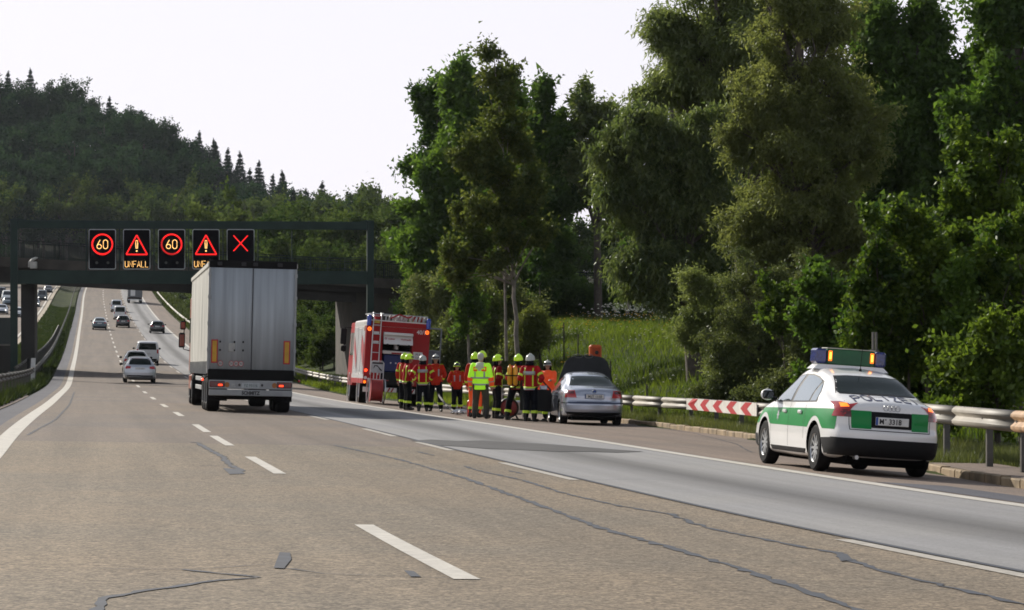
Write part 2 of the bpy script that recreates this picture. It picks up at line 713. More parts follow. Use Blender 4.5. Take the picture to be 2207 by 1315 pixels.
crack_px([(720, 960), (850, 988), (1000, 1030), (1150, 1085), (1300, 1140), (1400, 1168), (1560, 1215), (1700, 1262), (1890, 1330)], 0.075)
crack_px([(1000, 1005), (1040, 1017), (1125, 1035), (1220, 1065), (1330, 1090), (1440, 1108), (1530, 1140), (1690, 1172), (1800, 1192), (1830, 1208), (1950, 1245), (2060, 1270), (2230, 1308)], 0.06)
crack_px([(200, 1226), (390, 1228), (470, 1225), (590, 1216)], 0.022)
crack_px([(390, 1228), (560, 1245), (390, 1262), (225, 1290), (195, 1335)], 0.05)
crack_px([(610, 1225), (700, 1237), (880, 1244), (1008, 1248)], 0.022)
crack_px([(425, 955), (445, 966), (480, 985), (495, 1002), (522, 1015), (500, 1020)], 0.10)
crack_px([(412, 953), (440, 956)], .08)
crack_px([(0, 1029), (200, 1029), (420, 1026), (700, 1026), (960, 1029)], 0.018)
crack_px([(420, 1005), (520, 1003)], .03)
crack_px([(220, 1002), (330, 1003)], .03)
crack_px([(900, 974), (935, 982)], .06)
crack_px([(1095, 1015), (1130, 1022)], .05)
crack_px([(1400, 920), (1500, 935), (1590, 958), (1620, 975)], .035)
crack_px([(1180, 935), (1260, 940), (1420, 950)], .03)
crack_px([(60, 938), (120, 905), (150, 872), (160, 845)], .05)
crack_px([(1270, 1035), (1380, 1033), (1560, 1037)], .02)
# longitudinal joint between middle lane and the pale lane
_j = ribbon('tar_seam', -5, 300, 3.58, 3.65, M_tar, dz=0.0075)
_j.parent = road_root
_mb = MB()
for L_ in ([(603, 1192), (625, 1193), (628, 1207), (612, 1227), (590, 1226)], [(870, 1231), (892, 1233), (907, 1245), (885, 1245)], [(1800, 1192), (1826, 1196), (1838, 1209), (1812, 1211)], [(480, 1010), (515, 1012), (528, 1022), (495, 1023)]):
    q = [RP(*ppx(*p), 0.0062) for p in L_]
    _mb.add(q, [tuple(range(len(q)))])
_o = _mb.build('tar_patch', M_tar, road_root)
# dark repair patch across the pale lane
_mb = MB()
_L = [(884, 950), (930, 948), (985, 951), (1040, 950), (1100, 954), (1170, 957), (1250, 963), (1320, 969), (1388, 974), (1330, 976), (1262, 974), (1200, 974), (1120, 970), (1050, 968), (990, 963), (940, 960)]
_mb.add([RP(*ppx(*p), 0.0062) for p in _L], [tuple(range(len(_L)))])
M_patch = pm('dark_patch', (0.045, 0.045, 0.046), 0.8, nz=(2.0, .3), bump=(30, .3))
_o = _mb.build('repair_patch', M_patch, road_root)

# ground sheet
def build_ground():
    os_ = np.array([-1500, -700, -400, -250, -160, -110, -80, -60, -45, -36, -30, -26, -23.01, -23, -20, -14, -9.0, -8.8, -8.2, -7.6, -7, -6.4, -5.8, -5.2, -4.6, -4.59,
                    -2, 2, 6, 9.0, 9.6, 9.76, 9.9, 10.2, 10.6, 11.0, 11.5, 12.0, 12.5, 12.9, 13.3, 13.8, 14.4, 15, 16, 17, 18, 19, 20, 21, 22, 23, 25, 28, 32, 37, 43, 50, 60, 75, 95, 120, 160, 220, 350, 700, 1500])
    ts = np.concatenate([np.arange(-30, 300, 2.0), np.arange(300, 560, 8.0), np.arange(560, 900, 10.0), [1000, 1200, 1600, 2200, 3200]])
    T, O = np.meshgrid(ts, os_, indexing='ij')
    Z = land_z(T, O)
    X = GX(T) + O * CT
    Y = T - O * ST
    n, m = T.shape
    V = np.stack([X, Y, Z], -1).reshape(-1, 3)
    idx = np.arange(n * m).reshape(n, m)
    F = np.stack([idx[:-1, :-1], idx[:-1, 1:], idx[1:, 1:], idx[1:, :-1]], -1).reshape(-1, 4)
    me = bpy.data.meshes.new('ground')
    me.from_pydata(V.tolist(), [], F.tolist())
    for p in me.polygons:
        p.use_smooth = True
    m_ = bpy.data.materials.new('meadow_ground')
    m_.use_nodes = True
    N, L = m_.node_tree.nodes, m_.node_tree.links
    b = N['Principled BSDF']
    b.inputs['Roughness'].default_value = 0.95
    b.inputs['Specular IOR Level'].default_value = 0.1
    tc = N.new('ShaderNodeTexCoord')
    n1 = N.new('ShaderNodeTexNoise')
    n1.inputs['Scale'].default_value = 0.22
    n1.inputs['Detail'].default_value = 6
    L.new(tc.outputs['Object'], n1.inputs['Vector'])
    n2 = N.new('ShaderNodeTexNoise')
    n2.inputs['Scale'].default_value = 5.0
    n2.inputs['Detail'].default_value = 6
    L.new(tc.outputs['Object'], n2.inputs['Vector'])
    r1 = N.new('ShaderNodeValToRGB')
    r1.color_ramp.elements[0].position = 0.35
    r1.color_ramp.elements[0].color = (0.017, 0.031, 0.006, 1)
    r1.color_ramp.elements[1].position = 0.65
    r1.color_ramp.elements[1].color = (0.042, 0.058, 0.011, 1)
    L.new(n1.outputs['Fac'], r1.inputs[0])
    r2 = N.new('ShaderNodeMapRange')
    r2.inputs['From Min'].default_value = 0.3
    r2.inputs['From Max'].default_value = 0.7
    r2.inputs['To Min'].default_value = 0.55
    r2.inputs['To Max'].default_value = 1.4
    L.new(n2.outputs['Fac'], r2.inputs['Value'])
    s = N.new('ShaderNodeVectorMath')
    s.operation = 'SCALE'
    L.new(r1.outputs[0], s.inputs[0])
    L.new(r2.outputs[0], s.inputs['Scale'])
    # leaf litter under the wood on the hill
    sx = N.new('ShaderNodeSeparateXYZ')
    L.new(tc.outputs['Object'], sx.inputs[0])
    fr = N.new('ShaderNodeMapRange')
    fr.inputs['From Min'].default_value = 505
    fr.inputs['From Max'].default_value = 545
    L.new(sx.outputs['Y'], fr.inputs['Value'])
    lit = N.new('ShaderNodeMixRGB')
    lit.inputs[2].default_value = (0.020, 0.024, 0.010, 1)
    L.new(fr.outputs[0], lit.inputs[0])
    L.new(s.outputs[0], lit.inputs[1])
    L.new(lit.outputs[0], b.inputs['Base Color'])
    bp = N.new('ShaderNodeBump')
    bp.inputs['Strength'].default_value = 1.0
    bp.inputs['Distance'].default_value = 0.15
    L.new(n2.outputs['Fac'], bp.inputs['Height'])
    L.new(bp.outputs[0], b.inputs['Normal'])
    me.materials.append(m_)
    o = link('ground', me)
    kind(o, 'structure')
    return o


GROUND = build_ground()

# kerb stones along the lay-by and the concrete pad beside it
kerb = thing('kerb', 'weathered yellowish kerb of separate stones along the lay-by', 'kerb', RP(50, 11.9))
_t = 18.0
_k = 0
while _t < 84:
    ln = 0.98
    o0, o1 = float(kerb_o(_t)), float(kerb_o(_t + ln))
    a, b = RP(_t + .02, o0), RP(_t + ln - .02, o1)
    c, d = RP(_t + ln - .02, o1 + .16), RP(_t + .02, o0 + .16)
    h = 0.125 + random.uniform(-.012, .012)
    base = kerb.location
    lo = [p - base + Vector((0, 0, -0.10)) for p in (a, b, c, d)]
    hi = [p - base + Vector((0, 0, h)) for p in (a, b, c, d)]
    bv = [(hi[0] + (hi[3] - hi[0]) * .12) + Vector((0, 0, 0)), (hi[1] + (hi[2] - hi[1]) * .12)]
    V = lo + [hi[0] - Vector((0, 0, .02)), hi[1] - Vector((0, 0, .02)), hi[2], hi[3]] + bv
    F = [(0, 1, 5, 4), (1, 2, 6, 9, 5), (2, 3, 7, 6), (3, 0, 4, 8, 7), (4, 5, 9, 8), (8, 9, 6, 7)]
    MB().add(V, F).build('kerb_stone', M_kerb, kerb)
    _t += ln
    _k += 1
kind(ribbon('concrete_pad', 5, 39.5, lambda t: kerb_o(t) + .17, lambda t: rail_o(t) + .55, M_shoulder, dz=0.118, no=3), 'structure')


# ---------------------------------------------------------------- crash barriers
def rail_dz(t):
    return float(np.interp(t, [30, 44, 51, 57, 70, 84, 105, 125], [.20, .17, .02, -.07, -.11, -.10, -.05, 0]))


def wbeam_profile(side):
    """cross-section (depth, height) of a W-beam, side = +1 faces -o (towards the road on its left)"""
    P = [(0.0, 0.75), (-.035, .735), (-.075, .70), (-.08, .665), (-.03, .625), (-.005, .595), (-.03, .565), (-.08, .525), (-.075, .485), (-.035, .455), (0, .44)]
    return [(d * side, h) for d, h in P]


def barrier(name, label, fo, t0, t1, side=1, post_every=4.0, step=2.0, zf=None, group=None, rust=None, post_fn=None, dz=0.0, beam_mat=None, dzf=lambda t: 0.0):
    zf = zf or (lambda t, o: max(float(land_z(t, o)), float(road_z(t, min(o, 12)) + 0.02)))
    root = thing(name, label, 'crash barrier', (0, 0, 0), 0, group)
    prof = wbeam_profile(side)
    ts = np.arange(t0, t1 + .01, step)
    n = len(prof)

    def seg(tsub, mat):
        mat = beam_mat or mat
        V, F = [], []
        for t in tsub:
            o = float(fo(t))
            z = float(road_z(t, min(max(o, -4.6), 10))) + dz + dzf(t)
            for d, h in prof:
                V.append((float(GX(t) + (o + d) * CT), t - (o + d) * ST, z + h + .03))
        for i in range(len(tsub) - 1):
            for k in range(n - 1):
                a = i * n + k
                F.append((a, a + 1, a + 1 + n, a + n))
        me = MB().add(V, F)
        ob = me.build('rail_beam', mat, root, smooth=50)
        md = ob.modifiers.new('thick', 'SOLIDIFY')
        md.thickness = 0.004
        return ob
    # beams in 4 m lengths, each its own piece while near, longer runs far off
    i = 0
    while i < len(ts) - 1:
        L_ = 2 if ts[i] < 150 else 20
        j = min(i + L_, len(ts) - 1)
        seg(ts[i:j + 1], M_rust if (rust and rust[0] < ts[i] < rust[1]) else M_steel)
        i = j
    pt = post_fn if post_fn is not None else np.arange(t0 + .5, t1, post_every)
    near = MB()
    pm_ = MB()
    pm_.box(-.05, .05, -.03, .03, 0, 1)
    pme = pm_.mesh('rail_post', M_steel_d)
    for t in pt:
        o = float(fo(t)) + side * .10
        z1 = float(road_z(t, min(max(o, -4.6), 10))) + .60 + dz + dzf(t)
        g = float(zf(t, o)) - .05
        p = Vector((float(GX(t) + o * CT), t - o * ST, g))
        pp = link('rail_post', pme, root, p)
        pp.rotation_euler = (0, 0, HEAD)
        pp.scale = (1, 1, z1 - g)
        # spacer bracket
    sp_ = MB()
    for t in pt:
        o = float(fo(t)) + side * .03
        z1 = float(road_z(t, min(max(o, -4.6), 10))) + .60 + dz + dzf(t)
        p = (float(GX(t) + o * CT), t - o * ST)
        sp_.box(p[0] - .05, p[0] + .05, p[1] - .04, p[1] + .04, z1 - .06, z1 + .06)
    so = sp_.build('spacer', M_steel_d, root)
    so['kind'] = 'stuff'
    return root


_near_posts = [26, 28, 30, 32, 33.9, 35.9, 38.1, 41.2] + list(np.arange(45, 150, 4.0)) + list(np.arange(150, 420, 8.0))
barrier('crash_barrier', 'galvanised steel crash barrier curving behind the lay-by and the crash scene', rail_o, 16, 520, 1, step=2.0, rust=(31, 35), post_fn=_near_posts, dzf=rail_dz)
barrier('crash_barrier', 'steel crash barrier in the central reservation beside the left lane', lambda t: -5.45 + 0 * t, 36, 620, -1, step=2.0, post_fn=list(np.arange(40, 150, 4.0)) + list(np.arange(150, 420, 8)), dz=0.08, beam_mat=M_steel_l)
barrier('crash_barrier', 'second crash barrier behind, starting at the white marker post near the bridge pier', lambda t: -6.35 + 0.5 * sstep(t, 160, 260), 138, 300, 1, step=4.0, dz=0.14, beam_mat=M_steel_l)

# white kerb wall beside the oncoming carriageway
M_palec = pm('pale_kerb_concrete', (0.33, 0.28, 0.2), 0.8, nz=(.8, .2))
w_ = ribbon('kerb_wall', 130, 600, -9.35, -8.85, M_palec, dz=0.16, zf=lambda t, o: road_z(t, -4.6) + 0.28)
md = w_.modifiers.new('thick', 'SOLIDIFY')
md.thickness = 0.5
tag(w_, 'low pale concrete kerb wall between the reservation and the oncoming carriageway', 'wall')

# ================================================================ VEGETATION
def rebase(root, p):
    root.location = p
    for ch in root.children:
        ch.location = ch.location - Vector(p)


for _o in list(bpy.data.objects):
    if _o.name.startswith('crash_barrier'):
        _c = [c for c in _o.children if c.name.startswith('rail_post')]
        if _c:
            rebase(_o, _c[0].location.copy())


def leaves_mesh(name, centers, radii, per, L, W, mat, quad=False, droop=0.0, flat=0.75, rng=None, lo=None, shell=0.45, spray=.7, axis=None):
    """many leaf-sized faces spread through clumps; 'tint' varies by clump and by leaf"""
    rng = rng or RNG
    centers = np.asarray(centers, float)
    n = len(centers)
    per = np.full(n, per) if np.isscalar(per) else np.asarray(per)
    ci = np.repeat(np.arange(n), per)
    m = len(ci)
    g = rng.normal(size=(m, 3))
    g /= np.linalg.norm(g, axis=1, keepdims=True)
    r = rng.random(m) ** shell
    rad = np.asarray(radii, float)[ci]
    if rad.ndim == 1:
        rad = rad[:, None] * np.array([1, 1, flat])
    P = centers[ci] + g * r[:, None] * rad
    ax = rng.normal(size=(n, 3)) * np.array([1, 1, .55]) + np.array([0, 0, .25 if not droop else -.5])
    ax /= np.linalg.norm(ax, axis=1, keepdims=True)
    if axis is not None:
        ax = axis
    P += ax[ci] * (rng.normal(size=m) * spray * rad[:, 0])[:, None]
    if droop:
        P[:, 2] -= droop * rng.random(m) ** 1.5 * rad[:, 2] * 2.0
    D = rng.normal(size=(m, 3))
    D += g * 0.6
    if droop:
        D[:, 2] -= 2.2 * min(1, droop * 1.6)
    D /= np.linalg.norm(D, axis=1, keepdims=True)
    S = np.cross(D, rng.normal(size=(m, 3)))
    S /= np.linalg.norm(S, axis=1, keepdims=True) + 1e-9
    l = (L * (0.6 + 0.8 * rng.random(m)))[:, None]
    w = (W * (0.6 + 0.8 * rng.random(m)))[:, None]
    if quad:
        V = np.stack([P, P + D * l * .5 + S * w * .5, P + D * l, P + D * l * .5 - S * w * .5], 1).reshape(-1, 3)
        k = 4
    else:
        V = np.stack([P - S * w * .5, P + S * w * .5, P + D * l], 1).reshape(-1, 3)
        k = 3
    ctint = rng.random(n) * 0.7
    tint = ctint[ci] + 0.3 * rng.random(m)
    me = bpy.data.meshes.new(name)
    me.vertices.add(m * k)
    me.vertices.foreach_set('co', V.astype(np.float32).ravel())
    me.loops.add(m * k)
    me.loops.foreach_set('vertex_index', np.arange(m * k, dtype=np.int32))
    me.polygons.add(m)
    me.polygons.foreach_set('loop_start', np.arange(0, m * k, k, dtype=np.int32))
    at = me.attributes.new('tint', 'FLOAT', 'POINT')
    at.data.foreach_set('value', np.repeat(tint, k).astype(np.float32))
    me.materials.append(mat)
    me.update()
    return me


def crown_points(blobs, n, rng, inner=0.35, jit=0.10, sub=7):
    """clump centres in irregular lobes: every ellipsoid (x, y, z, rx, ry, rz) grows smaller lobes on its outside"""
    B = []
    for b in blobs:
        b = np.array(b, float)
        B.append((b[0], b[1], b[2], b[3] * .72, b[4] * .72, b[5] * .72, 1.0))
        for _ in range(sub):
            d = rng.normal(size=3)
            d /= np.linalg.norm(d)
            f = rng.uniform(.55, 1.08)
            q = rng.uniform(.22, .46)
            B.append((b[0] + d[0] * b[3] * f, b[1] + d[1] * b[4] * f, b[2] + d[2] * b[5] * f, b[3] * q, b[4] * q, b[5] * q * rng.uniform(.6, 1.2), 1.6))
    B = np.array(B)
    wgt = (B[:, 3] * B[:, 5]) ** .85 * B[:, 6]
    wgt /= wgt.sum()
    k = rng.choice(len(B), n, p=wgt)
    g = rng.normal(size=(n, 3))
    g /= np.linalg.norm(g, axis=1, keepdims=True)
    r = inner + (1 - inner) * rng.random(n) ** 0.6
    r *= 1 + jit * rng.normal(size=n)
    return B[k, :3] + g * r[:, None] * B[k, 3:6]


def crown_branches(blobs, n, rng, sub=7, per_branch=8, axis_x=None, droop=0.0, rad=.4):
    """clump centres strung along branches that run from inside the crown to ragged tips; returns centres, directions, branches"""
    nb = max(6, n // per_branch)
    T = crown_points(blobs, nb, rng, .55, .13, sub)
    B = np.array(blobs, float)
    # inner start of every branch: towards the nearest lobe's core, lower than the tip
    d2 = ((T[:, None, :] - B[None, :, :3]) ** 2 / B[None, :, 3:6] ** 2).sum(-1)
    k = d2.argmin(1)
    core = B[k, :3].copy()
    core[:, 2] -= B[k, 5] * .45
    f = rng.uniform(.0, .35, nb)[:, None]
    S = core * (1 - f) + T * f
    out = T - S
    T = T + out * rng.uniform(-.1, .22, nb)[:, None]
    bi = np.repeat(np.arange(nb), per_branch)[:n]
    u = (0.25 + 0.80 * rng.random(len(bi)) ** .75)
    d = T[bi] - S[bi]
    ln = np.linalg.norm(d, axis=1, keepdims=True) + 1e-6
    C = S[bi] + d * u[:, None] + rng.normal(size=(len(bi), 3)) * rad * .55 * (1.15 - .6 * u[:, None])
    C[:, 2] += .12 * ln[:, 0] * np.sin(u * math.pi) - droop * .35 * ln[:, 0] * u ** 3
    D = d / ln + rng.normal(size=(len(bi), 3)) * .35
    D[:, 2] -= droop * u * 1.5
    D /= np.linalg.norm(D, axis=1, keepdims=True)
    return C, D, S, T


M_bark = pm('bark', (0.075, 0.062, 0.05), 0.9, nz=(4, .35), bump=(9, .7))
M_bark_pale = pm('pale_bark', (0.20, 0.175, 0.145), 0.8, nz=(3.5, .45), bump=(9, .5))
M_twig = pm('twig_bark', (0.06, 0.05, 0.035), 0.9)


def limb_mesh(name, trunk, tr, targets, rng, mat, r_l=0.05, nseg=4, from_low=0.25, sides=5):
    """trunk polyline with radii plus curved limbs towards the given clump centres"""
    mb = MB()
    mb.tube(trunk, tr, 8)
    T = [Vector(p) for p in trunk]
    cum = [0]
    for a, b in zip(T[:-1], T[1:]):
        cum.append(cum[-1] + (b - a).length)

    def at(u):
        d = u * cum[-1]
        for i in range(len(T) - 1):
            if d <= cum[i + 1] or i == len(T) - 2:
                q = (d - cum[i]) / max(1e-6, cum[i + 1] - cum[i])
                return T[i].lerp(T[i + 1], min(q, 1)), tr[i] + (tr[i + 1] - tr[i]) * min(q, 1)
    ht = T[-1].z - T[0].z
    for c in targets:
        c = Vector(c)
        u = max(from_low, min(0.97, ((c.z - T[0].z) / ht) * (0.55 + 0.3 * rng.random())))
        p, r0 = at(u)
        mid = p.lerp(c, 0.5) + Vector((rng.normal() * .15, rng.normal() * .15, 0.12 * (c - p).length))
        r1 = min(r0 * .6, r_l + 0.012 * (c - p).length)
        mb.tube([p, p.lerp(mid, .55) + Vector((0, 0, .05)), mid, c], [r1, r1 * .75, r1 * .5, r1 * .14], sides, cap=False)
    return mb.mesh(name, mat, 60)


def make_tree(name, label, x, y, trunk, tr, blobs, n, per, rad, L, W, mat, seed, bark=None, cat='tree', group=None,
              droop=0.0, quad=False, inner=.5, limbs=26, z=None, ground_drop=.15, flat=.75, trunk_name='trunk', from_low=.25, r_l=.05, shell=.45, spray=.7, lobes=7):
    rng = np.random.default_rng(seed)
    z = land(x, y) if z is None else z
    root = thing(name, label, cat, (x, y, z), 0, group)
    C, D, S_, T_ = crown_branches(blobs, n, rng, lobes, axis_x=None, droop=droop, rad=rad)
    keep = C[:, 2] > 0.15
    C, D = C[keep], D[keep]
    R_ = rad * .8 * (0.5 + 0.9 * rng.random(len(C)))
    link('crown', leaves_mesh('crown', C, R_, per, L, W, mat, quad, droop, flat, rng, shell=shell, spray=spray, axis=D), root)
    T_ = T_[T_[:, 2] > .3]
    tg = T_[rng.choice(len(T_), min(int(limbs * 1.3), len(T_)), replace=False)]
    tk = [(p[0], p[1], p[2] - (ground_drop if i == 0 else 0)) for i, p in enumerate(trunk)]
    link(trunk_name, limb_mesh(trunk_name, tk, tr, tg, rng, bark or M_bark, from_low=from_low, r_l=r_l), root)
    return root


def sight(px, py, y):
    """world x, z of a measured sight line at distance y"""
    return (px - 1103.5) / 5600 * y, -(py - 657.5) / 5600 * y


L_maple = leaf_mat('maple_leaves', (0.026, 0.064, 0.008), (0.100, 0.175, 0.022), 0.5, 0.02)
L_willow = leaf_mat('willow_leaves', (0.056, 0.088, 0.020), (0.175, 0.215, 0.056), 0.55, 0.03)
L_brown = leaf_mat('bronze_leaves', (0.038, 0.062, 0.010), (0.125, 0.150, 0.028), 0.5, 0.02)
L_dark = leaf_mat('dark_leaves', (0.022, 0.050, 0.009), (0.074, 0.132, 0.022), 0.48, 0.015)
L_bright = leaf_mat('fresh_leaves', (0.020, 0.052, 0.006), (0.115, 0.175, 0.018), 0.5, 0.02)
L_olive = leaf_mat('olive_leaves', (0.045, 0.064, 0.015), (0.145, 0.172, 0.048), 0.48, 0.025)
L_bw = leaf_mat('bronze_willow_leaves', (0.052, 0.075, 0.017), (0.158, 0.182, 0.046), .55, .025)
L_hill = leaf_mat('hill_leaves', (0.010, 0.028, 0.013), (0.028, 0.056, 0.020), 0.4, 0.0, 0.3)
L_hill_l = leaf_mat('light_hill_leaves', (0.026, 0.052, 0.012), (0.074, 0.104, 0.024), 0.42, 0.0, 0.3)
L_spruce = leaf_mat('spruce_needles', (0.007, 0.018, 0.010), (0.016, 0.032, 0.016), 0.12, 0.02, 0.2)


def px_tree(name, label, base_px, y, crown_px, mat, seed, n, per, rad, L, W, zb=None, lean=0, depth=.9, bark=None, trunk_px=None, tr0=.22, **kw):
    """a tree whose crown blobs are given as (cx, cy, rx, ry) sight-line sizes at distance y"""
    x0 = (base_px - 1103.5) / 5600 * y
    z0 = land(x0, y) if zb is None else zb
    blobs = []
    rr = random.Random(seed)
    for (cx, cy, rx, ry) in crown_px:
        X, Z = sight(cx, cy, y)
        a, b = rx / 5600 * y, ry / 5600 * y
        blobs.append((X - x0, rr.uniform(-.3, .3) * a, Z - z0, a, a * depth, b))
    top = max(b[2] + b[5] * .6 for b in blobs)
    if trunk_px:
        tk = [((sight(a, b, y)[0] - x0), 0, sight(a, b, y)[1] - z0) for a, b in trunk_px]
    else:
        tcx = sum(b[0] for b in blobs) / len(blobs)
        tk = [(0, 0, 0), (tcx * .3 + rr.uniform(-.1, .1), 0, top * .35), (tcx * .7 + rr.uniform(-.2, .2), 0, top * .7), (tcx, 0, top)]
    m = len(tk)
    tr = [tr0 * (1 - .85 * i / (m - 1)) for i in range(m)]
    return make_tree(name, label, x0, y, tk, tr, blobs, n, per, rad, L, W, mat, seed, bark=bark, z=z0, depthless=None, **kw) if False else \
        make_tree(name, label, x0, y, tk, tr, blobs, n, per, rad, L, W, mat, seed, bark=bark, z=z0, **kw)


G_big = 'large trees behind the crash barrier'
# maple group by the bridge
px_tree('maple_tree', 'broad dark green maple at the left of the tree row, beside the bridge', 1005, 160,
        [(960, 250, 60, 75), (985, 330, 95, 110), (930, 420, 55, 90), (960, 520, 80, 80), (1060, 400, 90, 130), (1050, 260, 60, 90), (905, 570, 40, 50), (1040, 540, 80, 70), (1130, 330, 70, 110), (1000, 180, 40, 35), (1090, 200, 40, 45), (1150, 460, 70, 90), (1060, 560, 110, 70), (1190, 380, 50, 80)],
        L_maple, 11, 912, 105, 0.69, 0.312, 0.234, group=G_big, limbs=46, tr0=.32)
px_tree('maple_tree', 'leafy maple with crown nearest the gantry, left flank of the tree row', 955, 168,
        [(930, 250, 50, 70), (905, 340, 40, 70), (950, 380, 80, 90), (920, 480, 60, 80), (980, 470, 80, 80), (900, 560, 40, 60), (960, 580, 70, 60), (980, 290, 70, 80)],
        L_maple, 16, 760, 90, .62, .27, .21, group=G_big, limbs=36, tr0=.3)
px_tree('maple_tree', 'shaded maple closing the gap behind the bronze poplar', 1100, 172,
        [(1080, 300, 70, 90), (1130, 400, 80, 90), (1060, 450, 80, 80), (1180, 480, 60, 80), (1110, 540, 100, 60), (1200, 560, 50, 50), (1120, 240, 40, 60)],
        L_dark, 17, 640, 90, .66, .29, .22, group=G_big, limbs=34, tr0=.3)
px_tree('poplar_tree', 'tall bronze tinted poplar with slender pale crooked trunk', 1116, 104,
        [(1062, 110, 12, 45), (1066, 180, 45, 50), (1075, 260, 70, 70), (1050, 350, 85, 80), (1075, 430, 90, 80), (1000, 480, 80, 60), (1100, 520, 90, 60), (970, 560, 60, 45), (1130, 400, 70, 90), (1150, 500, 60, 40)],
        L_brown, 12, 576, 75, 0.40, 0.156, 0.130, bark=M_bark_pale, trunk_px=[(1117, 775), (1112, 720), (1114, 690), (1107, 640), (1109, 600), (1098, 545), (1100, 520), (1090, 450), (1088, 380), (1082, 300), (1072, 200), (1064, 110)],
        tr0=.10, group=G_big, limbs=40, r_l=.02, inner=.2)
px_tree('cherry_tree', 'dark open crowned tree with feathery top behind the poplar', 1164, 150,
        [(1172, 200, 10, 40), (1180, 260, 40, 40), (1195, 340, 50, 65), (1170, 430, 75, 60), (1205, 430, 45, 60), (1160, 520, 85, 60), (1120, 590, 70, 40), (1190, 580, 60, 50)],
        L_dark, 13, 516, 85, 0.56, 0.312, 0.221, tr0=.20, group=G_big, limbs=34, inner=.2,
        trunk_px=[(1164, 692), (1165, 600), (1168, 500), (1172, 400), (1174, 300), (1172, 170)])
px_tree('alder_tree', 'tree with bare dark forked trunk and high rounded crown above the hedge', 1290, 150,
        [(1250, 230, 35, 35), (1300, 260, 60, 60), (1245, 320, 40, 60), (1330, 320, 70, 80), (1290, 380, 60, 40), (1370, 260, 50, 60), (1350, 430, 60, 60), (1240, 400, 30, 40)],
        L_willow, 14, 576, 90, 0.56, 0.260, 0.156, tr0=.26, group=G_big, limbs=30,
        trunk_px=[(1290, 692), (1288, 600), (1287, 500), (1284, 440), (1280, 400), (1284, 330), (1290, 240)])
px_tree('birch_tree', 'thin pale birch stem standing in front of the hedge', 1352, 146,
        [(1350, 480, 45, 50), (1340, 420, 45, 50), (1365, 550, 35, 40)], L_willow, 15, 144, 80, 0.50, 0.260, 0.156,
        bark=M_bark_pale, tr0=.10, group=G_big, limbs=14, trunk_px=[(1352, 672), (1354, 600), (1356, 520), (1352, 400)])
for k, (bx, yy, tp, pp, lb) in enumerate([(1092, 108, 380, [(1092, 770), (1090, 700), (1088, 600), (1091, 500), (1086, 380)], 'slim grey stemmed tree immediately left of the pale poplar trunk'),
                                         (1010, 116, 560, [(1012, 780), (1008, 700), (1011, 620), (1006, 540)], 'slim young tree above the small firefighter standing alone'),
                                         (1163, 148, 520, [(1166, 700), (1163, 640), (1165, 560), (1162, 500)], 'thin pale stem at the left end of the hedge')]):
    px_tree('young_tree', lb, bx, yy, [(bx - 4, tp + 30, 35, 45), (bx + 12, tp + 90, 40, 40), (bx - 16, tp + 130, 36, 30)], L_maple, 240 + k, 130, 50, .35, .2, .12, group=G_big, limbs=20,
            trunk_px=pp, tr0=.075, bark=M_bark_pale, r_l=.01, inner=.05)
# willows
px_tree('willow_tree', 'wide grey green willow with hanging twigs over the meadow edge', 1500, 92,
        [(1420, 280, 80, 70), (1345, 310, 50, 60), (1500, 300, 95, 100), (1430, 430, 100, 100), (1400, 560, 60, 90), (1500, 560, 100, 100), (1560, 430, 90, 110), (1540, 640, 70, 60), (1340, 400, 40, 60)],
        L_willow, 21, 1500, 110, 0.47, 0.208, 0.065, droop=.45, group=G_big, limbs=60, tr0=.34, shell=.5)
px_tree('willow_tree', 'tall silvery willow whose top leaves the picture, behind the bronze willow', 1620, 104,
        [(1500, 70, 80, 70), (1440, 60, 40, 60), (1580, 120, 110, 110), (1470, 170, 90, 60), (1600, 10, 110, 90), (1560, -80, 100, 80), (1650, 260, 110, 120), (1410, 200, 35, 35), (1520, 240, 80, 60)],
        L_willow, 22, 1260, 105, 0.54, 0.234, 0.072, droop=.4, group=G_big, limbs=60, tr0=.40, bark=M_bark)
px_tree('bronze_willow', 'huge bronze green willow in full flower towering in the middle of the wood', 1740, 80,
        [(1740, 0, 120, 100), (1720, 130, 120, 110), (1620, 270, 75, 100), (1730, 290, 150, 130), (1640, 420, 100, 110), (1790, 400, 130, 140), (1640, 560, 80, 90), (1740, 560, 120, 100), (1850, 250, 90, 110), (1860, 480, 90, 100), (1690, 650, 80, 60)],
        L_bw, 23, 2280, 105, 0.40, 0.137, 0.055, droop=.25, cat='tree', group=G_big, limbs=80, tr0=.42, shell=.5)
px_tree('ash_tree', 'dark ash crown filling the upper right behind the willow', 2010, 112,
        [(1960, 70, 90, 100), (1930, 200, 110, 120), (2010, 300, 130, 110), (1900, 380, 120, 120), (2060, 200, 60, 70), (1970, 480, 140, 110), (1880, 60, 60, 80)],
        L_dark, 24, 1140, 95, 0.67, 0.260, 0.182, group=G_big, limbs=60, tr0=.36, inner=.25)
px_tree('lime_tree', 'dark lime tree cut by the right edge of the picture', 2180, 100,
        [(2150, 50, 60, 80), (2200, 180, 100, 110), (2130, 270, 80, 90), (2220, 350, 110, 120), (2120, 420, 100, 100), (2240, 40, 90, 110)],
        L_maple, 25, 1020, 95, 0.62, 0.234, 0.182, group=G_big, limbs=54, tr0=.36, inner=.25)
px_tree('ash_tree', 'dense dark tree mass low behind the saplings', 1960, 92,
        [(1880, 560, 120, 110), (2010, 600, 130, 110), (2140, 560, 120, 120), (1800, 650, 110, 90), (2060, 700, 150, 90), (1900, 740, 120, 70)],
        L_dark, 26, 960, 95, 0.67, 0.234, 0.169, group=G_big, limbs=50, tr0=.3, inner=.2)
